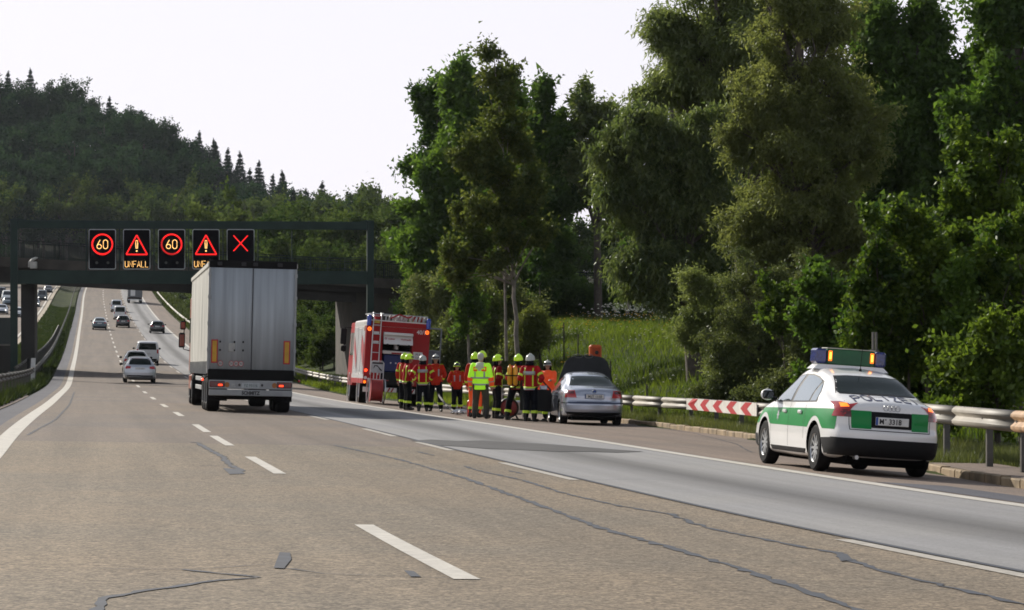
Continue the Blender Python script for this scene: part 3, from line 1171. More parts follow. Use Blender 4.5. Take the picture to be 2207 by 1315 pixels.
px_tree('hornbeam_tree', 'shaded tree filling the gap between the two willows low down', 1600, 118,
        [(1520, 420, 110, 120), (1620, 500, 130, 120), (1480, 560, 100, 90), (1700, 600, 120, 110), (1580, 660, 130, 60), (1760, 440, 110, 130)],
        L_dark, 27, 780, 95, 0.78, 0.312, 0.221, group=G_big, limbs=40, tr0=.3, inner=.2)
# saplings and shrubs at the right, near the barrier
G_sap = 'fresh green saplings behind the barrier at the right'
SAP = dict(quad=True, group=G_sap, r_l=.008, flat=.55, inner=.05, spray=1.15, lobes=11)
px_tree('maple_sapling', 'tallest bright sapling with layered leaves at the right picture edge', 2150, 52,
        [(2085, 310, 25, 45), (2110, 390, 60, 50), (2175, 330, 50, 50), (2060, 440, 40, 35), (2180, 450, 70, 60), (2110, 520, 80, 50), (2205, 570, 80, 70), (2090, 610, 80, 50), (2150, 680, 80, 50)],
        L_bright, 31, 864, 42, .16, .115, .07, limbs=64, tr0=.07, **SAP)
px_tree('maple_sapling', 'pale leaved sapling with upright top just right of the light bar', 1895, 50,
        [(1880, 490, 28, 35), (1905, 550, 45, 45), (1865, 610, 40, 45), (1925, 630, 50, 50), (1885, 700, 60, 50), (1930, 760, 60, 50), (1870, 790, 50, 60)],
        L_bright, 32, 537, 42, .16, .115, .07, limbs=44, tr0=.05, trunk_px=[(1895, 880), (1892, 800), (1890, 720), (1893, 640), (1888, 540)], **SAP)
px_tree('maple_sapling', 'sapling with twin stems between the pale sapling and the tallest one', 1990, 50,
        [(1970, 500, 35, 40), (2010, 560, 50, 45), (1985, 640, 60, 50), (2035, 680, 60, 50), (1960, 740, 50, 50), (2030, 770, 60, 50)],
        L_bright, 33, 537, 42, .16, .115, .07, limbs=44, tr0=.05, **SAP)
px_tree('ash_sapling', 'slender sapling crown at the far right above the rusty barrier bend', 2200, 49,
        [(2190, 500, 50, 60), (2160, 600, 60, 60), (2210, 680, 60, 60), (2170, 760, 60, 50)],
        L_bright, 36, 403, 42, .16, .115, .07, limbs=34, tr0=.05, **SAP)
px_tree('hazel_bush', 'round hazel bush above the rusty barrier bend', 2150, 46,
        [(2120, 760, 80, 60), (2190, 740, 60, 70), (2160, 820, 80, 50), (2070, 810, 50, 50), (2130, 880, 80, 40), (2060, 880, 60, 35)],
        L_bright, 34, 537, 42, .16, .115, .07, cat='bush', limbs=40, tr0=.04, **SAP)
px_tree('hazel_bush', 'leafy undergrowth bush behind the roof of the patrol car', 1960, 52,
        [(1900, 800, 60, 50), (1980, 800, 70, 50), (1930, 860, 80, 40), (2030, 860, 60, 40), (1850, 850, 50, 40)],
        L_maple, 35, 571, 42, .15, .12, .085, cat='bush', limbs=34, tr0=.04, **SAP)
px_tree('hazel_bush', 'shadowed leafy bush filling the space behind the patrol car light bar', 1800, 55,
        [(1790, 620, 60, 60), (1830, 700, 60, 60), (1760, 700, 50, 60), (1810, 790, 70, 60), (1770, 850, 70, 40)],
        L_maple, 37, 571, 42, .15, .12, .085, cat='bush', limbs=34, tr0=.05, **SAP)
G_ol = 'olive willow bushes behind the chevron board'
px_tree('willow_bush', 'grey olive willow bush leaning over the meadow left of the light bar', 1640, 74,
        [(1620, 690, 80, 70), (1560, 760, 60, 50), (1680, 780, 80, 60), (1720, 690, 70, 70), (1600, 830, 70, 35), (1650, 600, 70, 60), (1550, 840, 50, 30)],
        L_olive, 41, 1140, 70, .26, .095, .035, group=G_ol, cat='bush', limbs=60, tr0=.08, r_l=.012, inner=.15, droop=.15)
px_tree('willow_bush', 'dark olive bush directly left of the patrol car roof', 1760, 68,
        [(1740, 760, 70, 60), (1800, 720, 60, 70), (1700, 830, 70, 50), (1790, 820, 70, 50), (1740, 640, 60, 60), (1660, 860, 60, 30)],
        L_olive, 42, 840, 70, .25, .09, .035, group=G_ol, cat='bush', limbs=44, tr0=.07, r_l=.012, inner=.15)
px_tree('willow_bush', 'low willow bush hanging over the meadow right of the silver car', 1540, 82,
        [(1520, 700, 45, 45), (1490, 730, 30, 22), (1550, 790, 40, 30), (1520, 620, 60, 40), (1570, 700, 40, 50)],
        L_willow, 43, 624, 70, .28, .11, .04, group=G_ol, cat='bush', limbs=40, tr0=.07, r_l=.012, inner=.15, droop=.2)
# undergrowth below the maples and at the abutment
G_un = 'rank shrubs between the fire engine and the poplar'
for k, (bx, yy, bl, mt) in enumerate([
        (960, 140, [(950, 650, 60, 50), (920, 700, 50, 50), (980, 720, 60, 50), (940, 600, 50, 40)], L_olive),
        (1060, 122, [(1050, 690, 60, 60), (1010, 740, 60, 50), (1080, 750, 50, 40), (1040, 640, 50, 50)], L_brown),
        (990, 118, [(970, 740, 60, 50), (1000, 790, 70, 40), (940, 780, 50, 50), (1050, 790, 50, 30)], L_olive),
        (1170, 118, [(1150, 700, 25, 22), (1140, 730, 22, 22), (1120, 760, 25, 30)], L_brown),
        (1100, 150, [(1090, 650, 60, 50), (1020, 640, 50, 50), (1140, 640, 50, 40)], L_maple),
        (900, 152, [(890, 690, 45, 60), (880, 640, 35, 30), (930, 640, 50, 40), (900, 740, 40, 40)], L_maple),
        (1120, 132, [(1100, 700, 40, 50), (1080, 640, 40, 50), (1130, 670, 30, 35)], L_olive)]):
    lab = ['bush at the left end beside the bridge abutment', 'brownish bush under the poplar', 'straw coloured bush behind the firefighters beside the engine', 'dry brownish bush right of the poplar trunk', 'green bush behind the poplar stem', 'green bush hiding the abutment corner', 'olive bush between poplar stem and hedge'][k]
    px_tree('undergrowth_bush', lab, bx, yy, bl, mt, 50 + k, 330, 75, .42, .17, .07, group=G_un, cat='bush', limbs=34, tr0=.08, r_l=.012, inner=.15, flat=1.1)
# dark hedge row across the back of the meadow, one bush beside the other
G_hg = 'dark hedge bushes along the back of the meadow'
hedge_words = ['left end of the hedge row', 'second bush of the hedge from the left', 'hedge bush left of the forked trunk', 'hedge bush right of the forked trunk', 'hedge bush behind the pale birch stem', 'right end of the hedge row beneath the willow']
for k, cxp in enumerate([1150, 1200, 1250, 1310, 1365, 1425]):
    px_tree('hedge_bush', 'dark green bush, ' + hedge_words[k], cxp, 153, [(cxp - 18, 655, 36, 32), (cxp + 16, 660, 36, 30), (cxp, 640, 32, 24)], L_dark, 70 + k, 230, 80, .5, .20, .12,
            group=G_hg, cat='bush', limbs=10, tr0=.1, inner=.15)


for k, (bx, yy, top, ln) in enumerate([(1868, 51, 640, -.3), (1915, 53, 600, .2), (1958, 50, 640, .1), (2005, 52, 560, -.2), (2055, 49, 620, .4), (2098, 51, 600, -.5), (2140, 50, 560, .3), (1700, 68, 640, -.8), (1735, 68, 620, .9), (2188, 50, 600, -.3)]):
    px_tree('sapling_stem', 'slim sapling with bare lower stem in the thicket at the right, %s from the left' % ('first second third fourth fifth sixth seventh eighth ninth tenth'.split()[[2, 3, 4, 5, 6, 7, 8, 0, 1, 9][k]]), bx, yy,
            [(bx + ln * 30, top, 35, 40), (bx + ln * 20, top + 60, 40, 30)], L_bright if k % 2 else L_maple, 200 + k, 90, 40, .15, .11, .08, quad=True, group='slim stems in the thicket', limbs=16,
            trunk_px=[(bx, 900), (bx + ln * 10, 800), (bx + ln * 18, 700), (bx + ln * 30, top)], tr0=.035, bark=M_bark_pale if k % 3 == 0 else M_bark, r_l=.006, inner=.05, spray=1.1)

# trees on the far side of the bridge
G_mid = 'lighter trees beyond the bridge'


def proto_round(seed, mat, h=15., w=5.5, n=190, per=36, L=.5, W=.4):
    rng = np.random.default_rng(seed)
    blobs = [(0, 0, h * .62, w, w, h * .36)]
    for k in range(5):
        a = rng.random() * 6.28
        blobs.append((math.cos(a) * w * .5, math.sin(a) * w * .5, h * (.42 + .38 * rng.random()), w * .55, w * .55, h * .2))
    C, D, S_, T_ = crown_branches(blobs, n, rng, 4, 6, rad=1.2)
    cm = leaves_mesh('crown', C, 1.0 * (0.6 + .7 * rng.random(len(C))), per, L, W, mat, False, 0, .7, rng, axis=D)
    tm = limb_mesh('trunk', [(0, 0, -.5), (.1, 0, h * .4), (0, .1, h * .8)], [.3, .2, .05], C[:14], rng, M_bark, r_l=.06, sides=4)
    return cm, tm


def proto_spruce(seed, h=19., w=4.6, per=34):
    rng = np.random.default_rng(seed)
    C, Rr = [], []
    z = h * .12
    while z < h * .985:
        f = 1 - z / h
        r = w * f ** .85
        k = max(3, int(9 * f + 3))
        a0 = rng.random() * 6.28
        for j in range(k):
            a = a0 + 6.28 * j / k + rng.normal() * .15
            for q in (.45, .85):
                rr = r * q * (.8 + .4 * rng.random())
                C.append((math.cos(a) * rr, math.sin(a) * rr, z - rr * .25))
                Rr.append((max(.16, r * .30), max(.16, r * .30), .28))
        z += .75 + .3 * rng.random()
    C += [(0, 0, h * .97), (0, 0, h)]
    Rr += [(.15, .15, .5), (.08, .08, .5)]
    cm = leaves_mesh('crown', C, np.array(Rr), per, .5, .22, L_spruce, False, .25, .7, rng)
    tm = MB().tube([(0, 0, -.5), (0, 0, h * .97)], [.28, .04], 6).mesh('trunk', M_bark)
    return cm, tm


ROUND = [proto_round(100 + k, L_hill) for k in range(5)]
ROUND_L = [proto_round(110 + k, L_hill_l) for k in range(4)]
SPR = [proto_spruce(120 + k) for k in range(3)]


def put(proto, name, x, y, s, rz, label, group, sz=1.0, cat='tree', z=None):
    z = land(x, y) if z is None else z
    r = thing(name, label, cat, (x, y, z - .2), rz, group)
    r.scale = (s, s, s * sz)
    link('crown', proto[0], r)
    link('trunk', proto[1], r)
    return r


RG = random.Random(5)
ORD = 'first second third fourth fifth sixth seventh eighth ninth tenth eleventh twelfth thirteenth fourteenth fifteenth sixteenth seventeenth eighteenth nineteenth twentieth twenty-first twenty-second twenty-third twenty-fourth twenty-fifth twenty-sixth'.split()
_mid = 0
for (cxp, top, yy) in [(455, 440, 300), (500, 425, 330), (545, 412, 350), (590, 428, 300), (635, 424, 340), (680, 430, 310), (725, 424, 345), (765, 428, 300), (810, 440, 330), (850, 425, 300), (890, 430, 320), (930, 440, 300),
                       (470, 490, 255), (560, 490, 265), (650, 500, 250), (710, 495, 262), (820, 500, 250), (900, 520, 250), (980, 450, 290), (1040, 470, 300), (1110, 480, 310), (1180, 470, 300), (1250, 440, 290), (1320, 455, 300), (1400, 470, 290), (1480, 480, 300)]:
    x = (cxp - 1103.5) / 5600 * yy
    t_, o_ = place(x, yy)
    if o_ < 15:
        continue
    z = land(x, yy)
    h = (657.5 - top) / 5600 * yy - z
    s = h / 15.0
    put(RG.choice(ROUND_L), 'beech_tree', x, yy, s, RG.random() * 6.28, ('yellow green tree just beyond the bridge, %s from the left in the taller row' if top < 450 else 'lower bushy tree close behind the bridge railing, %s from the left') % ORD[_mid if top < 450 else _mid % 12], G_mid, z=z)
    _mid += 1
_bk = 0
# green bank beyond the bridge, seen under the deck
for (cxp, top, yy) in [(380, 655, 380), (430, 650, 320), (480, 640, 300), (560, 655, 270), (600, 650, 250), (635, 640, 222), (650, 655, 208), (660, 620, 240), (680, 660, 198), (695, 640, 225), (710, 655, 212), (725, 650, 200), (735, 640, 230), (745, 600, 245), (700, 600, 260), (655, 690, 185), (690, 700, 188), (720, 690, 186), (640, 700, 200), (610, 690, 215), (730, 610, 215), (670, 600, 235), (395, 640, 350), (410, 620, 400), (372, 640, 420), (360, 632, 470), (440, 610, 370), (500, 610, 330), (540, 620, 290), (590, 620, 260)]:
    x = (cxp - 1103.5) / 5600 * yy
    t_, o_ = place(x, yy)
    if o_ < 13.2:
        x += (14.0 - o_)
    z = land(x, yy)
    h = max(2.5, (657.5 - top) / 5600 * yy - z)
    put(RG.choice(ROUND_L), 'bank_shrub', x, yy, h / 15.0 * 1.1, RG.random() * 6.28, 'green shrub on the bank beneath the bridge deck, ' + ORD[_bk] + ' from the left', 'shrubs on the bank beneath the bridge', z=z - .6, cat='bush')
    _bk = (_bk + 1) % 26

# the wooded hill: individual trees, nearer rows first
G_hill = 'trees covering the wooded hill'
LAB_r = 'round crowned deciduous tree among many alike on the wooded hill'
LAB_s = 'dark pointed spruce on the ridge or slope of the wooded hill'
LAB_l = 'pale green tree along the foot of the wooded hill behind the sign gantry'
cnt = 0
for row, (yy, step) in enumerate([(555, 5.4), (585, 5.2), (608, 4.6), (628, 4.6), (650, 5.4), (672, 6.4), (700, 6.4), (728, 6.4), (752, 6.2), (775, 6.5)]):
    x = -330.0 / 800 * yy * .42 - 20
    x = (-40 - 1103.5) / 5600 * yy
    while x < (830 - 1103.5) / 5600 * yy:
        xx = x + RG.uniform(-2.5, 2.5)
        if cnt >= 296:
            break
        y2 = yy + RG.uniform(-14, 14)
        pxx = 1103.5 + xx / y2 * 5600
        t_, o_ = place(xx, y2)
        x += step * RG.uniform(.8, 1.25)
        if -25 < o_ < 12 and y2 < 596:
            continue
        spr = RG.random() < (0.05 + 0.95 * math.exp(-((pxx - 535) / 100.0) ** 2) * (row >= 5))
        if pxx > 700:
            spr = RG.random() < .18
        if spr:
            put(RG.choice(SPR), 'spruce_tree', xx, y2, RG.uniform(.85, 1.2), RG.random() * 6.28, LAB_s, G_hill, cat='spruce')
        else:
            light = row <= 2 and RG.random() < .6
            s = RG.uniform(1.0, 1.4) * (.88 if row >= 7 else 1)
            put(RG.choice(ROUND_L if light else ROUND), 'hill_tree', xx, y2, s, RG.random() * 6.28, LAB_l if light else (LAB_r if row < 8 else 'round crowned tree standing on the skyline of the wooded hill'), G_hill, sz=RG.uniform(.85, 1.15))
        cnt += 1
# left foreground row before the hill
_ft = 0
for (cxp, top, yy) in [(-60, 450, 360), (0, 430, 380), (55, 405, 400), (110, 430, 370), (160, 450, 390), (215, 420, 440), (270, 440, 430), (325, 420, 460), (370, 455, 420), (415, 470, 440), (-20, 500, 330), (90, 500, 340)]:
    x = (cxp - 1103.5) / 5600 * yy
    z = land(x, yy)
    t_, o_ = place(x, yy)
    if -27 < o_ < 14:
        yy = 640
        x = (cxp - 1103.5) / 5600 * yy
        z = land(x, yy)
    h = (657.5 - top) / 5600 * yy - z
    put(RG.choice(ROUND_L), 'beech_tree', x, yy, h / 15.0, RG.random() * 6.28, 'light tree at the hill foot left of the gantry signs, ' + ORD[_ft] + ' from the left', 'light trees at the foot of the hill', z=z)
    _ft += 1
print('hill trees', cnt)


# ---------------------------------------------------------------- grass (a mass nobody could count)
def blades(name, n, tlo, thi, ofn0, ofn1, hmin, hmax, w, mat, label, cat, seed, dens=None, bend=.35, yb=None):
    rng = np.random.default_rng(seed)
    t = tlo + (thi - tlo) * rng.random(n) ** (dens or 1.0)
    a, b = ofn0(t), ofn1(t)
    o = a + (b - a) * rng.random(n)
    z = land_z(t, o)
    x, y = GX(t) + o * CT, t - o * ST
    P = np.stack([x, y, z - .01], -1)
    patch = .6 + .5 * np.sin(x * .9 + 1.3 * np.sin(y * .31)) * np.sin(y * .23 + x * .4)
    h = (hmin + (hmax - hmin) * rng.random(n)) * (.65 + .35 * np.clip(patch, 0, 1.2))
    ang = rng.random(n) * 6.283
    S = np.stack([np.cos(ang), np.sin(ang), 0 * ang], -1) * (w * (1 + y / 90.0))[:, None]
    B = np.stack([rng.normal(size=n) * bend, rng.normal(size=n) * bend, np.ones(n)], -1) * h[:, None]
    V = np.stack([P - S * .5, P + S * .5, P + B], 1).reshape(-1, 3)
    me = bpy.data.meshes.new(name)
    me.vertices.add(3 * n)
    me.vertices.foreach_set('co', V.astype(np.float32).ravel())
    me.loops.add(3 * n)
    me.loops.foreach_set('vertex_index', np.arange(3 * n, dtype=np.int32))
    me.polygons.add(n)
    me.polygons.foreach_set('loop_start', np.arange(0, 3 * n, 3, dtype=np.int32))
    at = me.attributes.new('tint', 'FLOAT', 'POINT')
    at.data.foreach_set('value', np.repeat(.5 * rng.random(n) + .4 * np.clip(patch, 0, 1), 3).astype(np.float32))
    me.materials.append(mat)
    me.update()
    ob = link(name, me)
    kind(ob, 'stuff', label, cat)
    return ob


L_grass = leaf_mat('grass_blades', (0.036, 0.072, 0.007), (0.120, 0.160, 0.017), 0.55, 0.02)
L_mgrass = leaf_mat('median_grass_blades', (0.016, 0.032, 0.005), (0.050, 0.066, 0.012), 0.4, 0.02)
L_dryg = leaf_mat('verge_grass_blades', (0.030, 0.050, 0.010), (0.105, 0.120, 0.030), 0.45, 0.03)
blades('meadow_grass', 85000, 50, 165, lambda t: kerb_o(t) + .9, lambda t: kerb_o(t) + 26 + 0 * t, .18, .55, .022, L_grass, 'tall sunlit meadow grass on the bank behind the barrier', 'grass', 1, dens=1.2)
blades('verge_grass', 60000, 18, 80, lambda t: np.maximum(kerb_o(t) + .18, np.where(t < 39.5, rail_o(t) + .5, 0)), lambda t: rail_o(t) + 1.8, .08, .34, .012, L_dryg, 'long grass tufts around the barrier posts', 'grass', 2)
blades('verge_grass', 30000, 80, 260, lambda t: kerb_o(t) + .12, lambda t: rail_o(t) + 2.5, .10, .35, .02, L_grass, 'grass along the barrier behind the fire engine', 'grass', 3)
blades('median_grass', 60000, 62, 420, lambda t: -8.7 + 0 * t, lambda t: -4.75 + 0 * t, .15, .55, .03, L_mgrass, 'rough grass in the central reservation', 'grass', 4, dens=1.5)

blades('bank_grass', 36000, 200, 560, lambda t: kerb_o(t) + .2, lambda t: kerb_o(t) + 22 + 0 * t, .3, .9, .07, L_mgrass, 'rough grass on the bank beside the road beyond the bridge', 'grass', 8)


def flowers(name, n, t0, t1, o0, o1, col, label, seed, size=.05, h=(.35, .6)):
    rng = np.random.default_rng(seed)
    t = t0 + (t1 - t0) * rng.random(n)
    cl = rng.integers(0, max(4, n // 18), n)
    o = o0 + (o1 - o0) * ((cl * .6180339) % 1) + rng.normal(size=n) * .9
    t = t0 + (t1 - t0) * ((cl * .7548777) % 1) + rng.normal(size=n) * 2.5
    o = np.maximum(o, kerb_o(t) + 1)
    z = land_z(t, o) + h[0] + (h[1] - h[0]) * rng.random(n)
    P = np.stack([GX(t) + o * CT, t - o * ST, z], -1)
    m = MB()
    for p in P:
        s = size * random.uniform(.6, 1.3)
        m.add([(p[0] - s, p[1], p[2]), (p[0], p[1] - s, p[2] + .3 * s), (p[0] + s, p[1], p[2]), (p[0], p[1] + s * .3, p[2] + s)], [(0, 1, 2), (0, 2, 3)])
    me = bpy.data.meshes.new(name)
    me.from_pydata(m.v, [], m.f)
    me.materials.append(col)
    ob = link(name, me)
    kind(ob, 'stuff', label, 'flowers')


M_white_fl = pm('white_petals', (0.75, 0.75, 0.62), .8)
M_yel_fl = pm('yellow_petals', (0.62, 0.42, 0.05), .8)
flowers('white_flowers', 420, 90, 150, 17, 34, M_white_fl, 'small white flowers scattered over the meadow', 5, .045)
flowers('yellow_flowers', 480, 112, 150, 18, 36, M_yel_fl, 'yellow buttercups in the upper meadow', 6, .05)
flowers('cow_parsley', 300, 143, 148, 27, 31, M_white_fl, 'pale flowering cow parsley at the foot of the hedge', 7, .09, (.5, 1.0))

# ================================================================ OVERPASS AND SIGN GANTRY
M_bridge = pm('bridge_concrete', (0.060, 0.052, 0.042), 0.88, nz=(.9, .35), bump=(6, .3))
M_bridge_d = pm('bridge_soffit_concrete', (0.036, 0.033, 0.029), 0.9, nz=(.8, .3), bump=(6, .3))  # darker copy of the bridge concrete, backlit underside's shade in its colour
M_green = pm('gantry_green_paint', (0.018, 0.036, 0.030), 0.65, spec=.25, nz=(1.2, .2))
M_rail_d = pm('dark_green_railing', (0.014, 0.022, 0.018), 0.7, spec=.2)
M_black = pm('black_plastic', (0.010, 0.010, 0.011), 0.6, spec=.2)
M_rubber = pm('rubber', (0.012, 0.012, 0.013), 0.85, spec=.15, bump=(40, .3))
M_frame = pm('sign_edge_grey', (0.42, 0.46, 0.47), 0.5)


def deck_z(x):
    return 1.72 - 0.0567 * (x + 8.5)


br = thing('road_bridge', 'dark concrete overpass with green railings crossing the motorway', 'bridge', (-10.3, 167, -4.4))
BO = Vector(br.location)


def bx(mb, x0, x1, y0, y1, a, b):
    """box whose top and bottom follow the deck slope (a, b measured from the deck line)"""
    V = []
    for z in (a, b):
        for (x, y) in ((x0, y0), (x1, y0), (x1, y1), (x0, y1)):
            V.append((x - BO.x, y - BO.y, deck_z(x) + z - BO.z))
    mb.add(V, [(0, 3, 2, 1), (4, 5, 6, 7), (0, 1, 5, 4), (1, 2, 6, 5), (2, 3, 7, 6), (3, 0, 4, 7)])


m = MB()
bx(m, -75, 22, 166.55, 177.4, -1.0, -.08)
bx(m, -75, -10.0, 166.9, 168.2, -1.66, -1.0)
bx(m, -75, -10.0, 169.9, 170.9, -1.66, -1.0)
bx(m, -75, -10.0, 173.0, 174.0, -1.66, -1.0)
bx(m, -75, -10.0, 176.0, 177.1, -1.66, -1.0)
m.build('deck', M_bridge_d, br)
for (ya, yb) in ((166.15, 166.548), (177.402, 177.8)):
    x = -75
    while x < 14:
        m = MB()
        bx(m, x + .006, x + 5.99, ya, yb, -.62, 0.0)
        m.build('parapet_block', M_bridge, br)
        x += 6
m = MB()
_x0, _x1, _h = -31.75 - BO.x, -30.87 - BO.x, deck_z(-31.3) - 1.66 - BO.z
m.add([(_x0, 1, -.6), (_x1, 1, -.6), (_x1 - 1.35, 9.4, -.6), (_x0 - 1.35, 9.4, -.6), (_x0, 1, _h), (_x1, 1, _h), (_x1 - 1.35, 9.4, _h), (_x0 - 1.35, 9.4, _h)],
      [(0, 3, 2, 1), (4, 5, 6, 7), (0, 1, 5, 4), (1, 2, 6, 5), (2, 3, 7, 6), (3, 0, 4, 7)])
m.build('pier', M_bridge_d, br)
m = MB()
m.prism([(0, -.6), (0, 4.45), (13, 3.7), (13, -.6)], 0.0, .8, 'y')
ab = MB()
# abutment: front wall, inner wall along the road, bearing shelf
ab.add([(0, 0, -.5), (12, 0, -.5), (12, .8, -.5), (0, .8, -.5), (0, 0, deck_z(-10.3) - .62 - BO.z), (12, 0, deck_z(1.7) - .62 - BO.z), (12, .8, deck_z(1.7) - .62 - BO.z), (0, .8, deck_z(-10.3) - .62 - BO.z)],
       [(0, 3, 2, 1), (4, 5, 6, 7), (0, 1, 5, 4), (1, 2, 6, 5), (2, 3, 7, 6), (3, 0, 4, 7)])
ab.build('wing_wall', M_bridge, br)
ab = MB()
zt_ = deck_z(-10.3) - 1.0 - BO.z
ab.add([(-.02, .802, -.5), (1.2, .802, -.5), (-.5, 10.4, -.5), (-1.75, 10.4, -.5), (-.02, .802, zt_), (1.2, .802, zt_), (-.5, 10.4, zt_), (-1.75, 10.4, zt_)],
       [(0, 3, 2, 1), (4, 5, 6, 7), (0, 1, 5, 4), (1, 2, 6, 5), (2, 3, 7, 6), (3, 0, 4, 7)])
ab.build('abutment', M_bridge, br)
for (yy, w) in ((166.35, 1), (177.6, 0)):
    x = -74
    pj = MB().box(-.03, .03, -.03, .03, 0, 1.12).mesh('railing_post', M_rail_d)
    while x < 16:
        link('railing_post', pj, br, (x - BO.x, yy - BO.y, deck_z(x) - BO.z))
        x += 2.25
    for (h, r) in ((1.1, .035), (.12, .022)):
        MB().tube([(-75 - BO.x, yy - BO.y, deck_z(-75) + h - BO.z), (16 - BO.x, yy - BO.y, deck_z(16) + h - BO.z)], r, 6).build('handrail', M_rail_d, br)
    m = MB()
    x = -55
    while x < 14:
        m.box(x - BO.x - .009, x - BO.x + .009, yy - BO.y - .009, yy - BO.y + .009, deck_z(x) + .13 - BO.z, deck_z(x) + 1.08 - BO.z)
        x += .14
    o_ = m.build('railing_bars', M_rail_d, br)
    o_['kind'] = 'stuff'

# road on top of the overpass
m = MB()
m.add([(-75, 166.6, deck_z(-75) - .04), (60, 166.6, deck_z(60) - .04), (60, 177.3, deck_z(60) - .04), (-75, 177.3, deck_z(-75) - .04)], [(0, 1, 2, 3)])
kind(m.build('overpass_road', M_asph), 'structure')
# railing on the embankment to the right
er = thing('railing', 'dark steel railing along the road on the embankment above the hedge', 'railing', (22, 166.4, deck_z(22)))
for k in range(22):
    x = 15 + k * 1.9
    MB().box(x - 22.03, x - 21.97, -.03, .03, deck_z(x) - deck_z(22) - .2, deck_z(x) - deck_z(22) + 1.05).build('railing_post', M_rail_d, er)
for h in (1.02, .72, .42):
    MB().tube([(15 - 22, 0, deck_z(15) - deck_z(22) + h), (56 - 22, 0, deck_z(56) - deck_z(22) + h)], .028, 5).build('handrail', M_rail_d, er)

# camera cabinet on the overpass
tc_ = thing('traffic_camera', 'pale hooded traffic camera on the parapet left of the signs', 'camera', (-30.6, 166.0, deck_z(-30.6) - .45))
M_camg = pm('camera_grey', (0.45, 0.44, 0.40), .5)
MB().tube([(-.28, 0, -.1), (-.22, -.05, .18), (0, -.08, .38), (.2, -.05, .48), (.3, 0, .5)], [.05, .10, .11, .08, .03], 10).build('hood', M_camg, tc_)
MB().bevbox(-.18, .26, -.18, .14, -.2, .25, .04).build('housing', M_camg, tc_)
MB().tube([(.05, -.02, -.5), (.05, -.02, -.2)], .03, 6).build('bracket', M_black, tc_)
lp_ = thing('lamp_post', 'slim pole standing on the overpass above the traffic camera', 'pole', (-30.7, 166.75, deck_z(-30.7)))
MB().tube([(0, 0, 0), (0, 0, 1.25)], [.022, .018], 8).build('pole', M_rail_d, lp_)

# dark wall at the left edge
wl = thing('retaining_wall', 'dark two tiered wall at the left picture edge beside the gantry post', 'wall', (-32, 153, -4.6))
MB().bevbox(-3.5, 2.75, -.2, .2, 0, 2.2, .03).build('lower_panel', M_bridge_d, wl)
MB().bevbox(-3.5, 2.7, -.12, .12, 2.3, 3.86, .03).build('upper_panel', pm('dark_barrier_panel', (.03, .04, .038), .7), wl)
MB().bevbox(-3.5, 2.8, -.25, .25, 2.2, 2.3, .02).build('coping', M_conc, wl)

# ---- sign gantry
G0 = Vector((-28.75, 150.0, 0))
KN = math.cos(HEAD), math.sin(HEAD)


def gu(px):
    a = (px - 1103.5) / 5600
    return (a * G0.y - G0.x) / (KN[0] - KN[1] * a)


def gz_(px, py):
    return -(py - 657.5) / 5600 * (G0.y + KN[1] * gu(px))


zb_ = -3.95
ga = thing('sign_gantry', 'dark green steel sign gantry spanning the carriageway before the bridge', 'gantry', (G0.x, G0.y, zb_), HEAD)
LG = gu(798)
post_m = MB().bevbox(-.21, .21, -.2, .2, 0, 4.98 - zb_, .03).mesh('post', M_green)
link('post', post_m, ga)
p2_ = link('post', MB().bevbox(-.2, .2, -.2, .2, .4, 4.98 - zb_, .03).mesh('post', M_green), ga, (LG, 0, 0))
for u in (0, LG):
    MB().bevbox(u - .35, u + .35, -.35, .35, -.5, .12 if u == 0 else .55, .03).build('base_plate', M_conc, ga)
# beams in three bolted lengths with flanges
cuts = [.21, gu(170), gu(400), gu(665), LG - .2]
for a, b in zip(cuts[:-1], cuts[1:]):
    MB().bevbox(a + .01, b - .01, -.16, .16, 4.43 - zb_, 4.90 - zb_, .02).build('top_beam', M_green, ga)
    MB().bevbox(a + .01, b - .01, -.2, .2, 1.22 - zb_, 2.0 - zb_, .02).build('bottom_beam', M_green, ga)
for c in cuts[1:-1]:
    MB().box(c - .03, c + .03, -.19, .19, 4.40 - zb_, 4.93 - zb_).build('flange', M_green, ga)
    MB().box(c - .03, c + .03, -.23, .23, 1.19 - zb_, 2.03 - zb_).build('flange', M_green, ga)
# corner haunches
for u, s in ((.21, 1), (LG - .2, -1)):
    MB().prism([(u, 4.90 - zb_), (u + s * .55, 4.90 - zb_), (u, 5.02 - zb_)] if s > 0 else [(u, 4.90 - zb_), (u, 5.02 - zb_), (u - .55, 4.90 - zb_)], -.15, .15, 'y').build('haunch', M_green, ga)
sg = [(192, 249), (266, 323), (341, 398), (415, 472), (489, 547)]
hang = [gu(p) for p in (186, 257.5, 332, 406.5, 480.5, 556, 629)]
for u in hang:
    MB().box(u - .035, u + .035, -.04, .04, 2.0 - zb_, 4.43 - zb_).build('hanger', M_green, ga)
# maintenance walkway behind with its railing
MB().box(gu(555), LG - .3, .35, .95, 1.72 - zb_, 1.78 - zb_).build('walkway', M_rail_d, ga)
MB().box(.3, gu(555) - .01, .35, .95, 1.72 - zb_, 1.78 - zb_).build('walkway', M_rail_d, ga)
for h in (1.05, .7, .4):
    MB().tube([(gu(556), .93, 1.75 + h - zb_), (LG - .3, .93, 1.75 + h - zb_)], .022, 5).build('walkway_rail', M_green, ga)
for k in range(7):
    u = gu(560) + k * (LG - .4 - gu(560)) / 6
    MB().box(u - .02, u + .02, .91, .95, 1.75 - zb_, 2.8 - zb_).build('rail_post', M_green, ga)

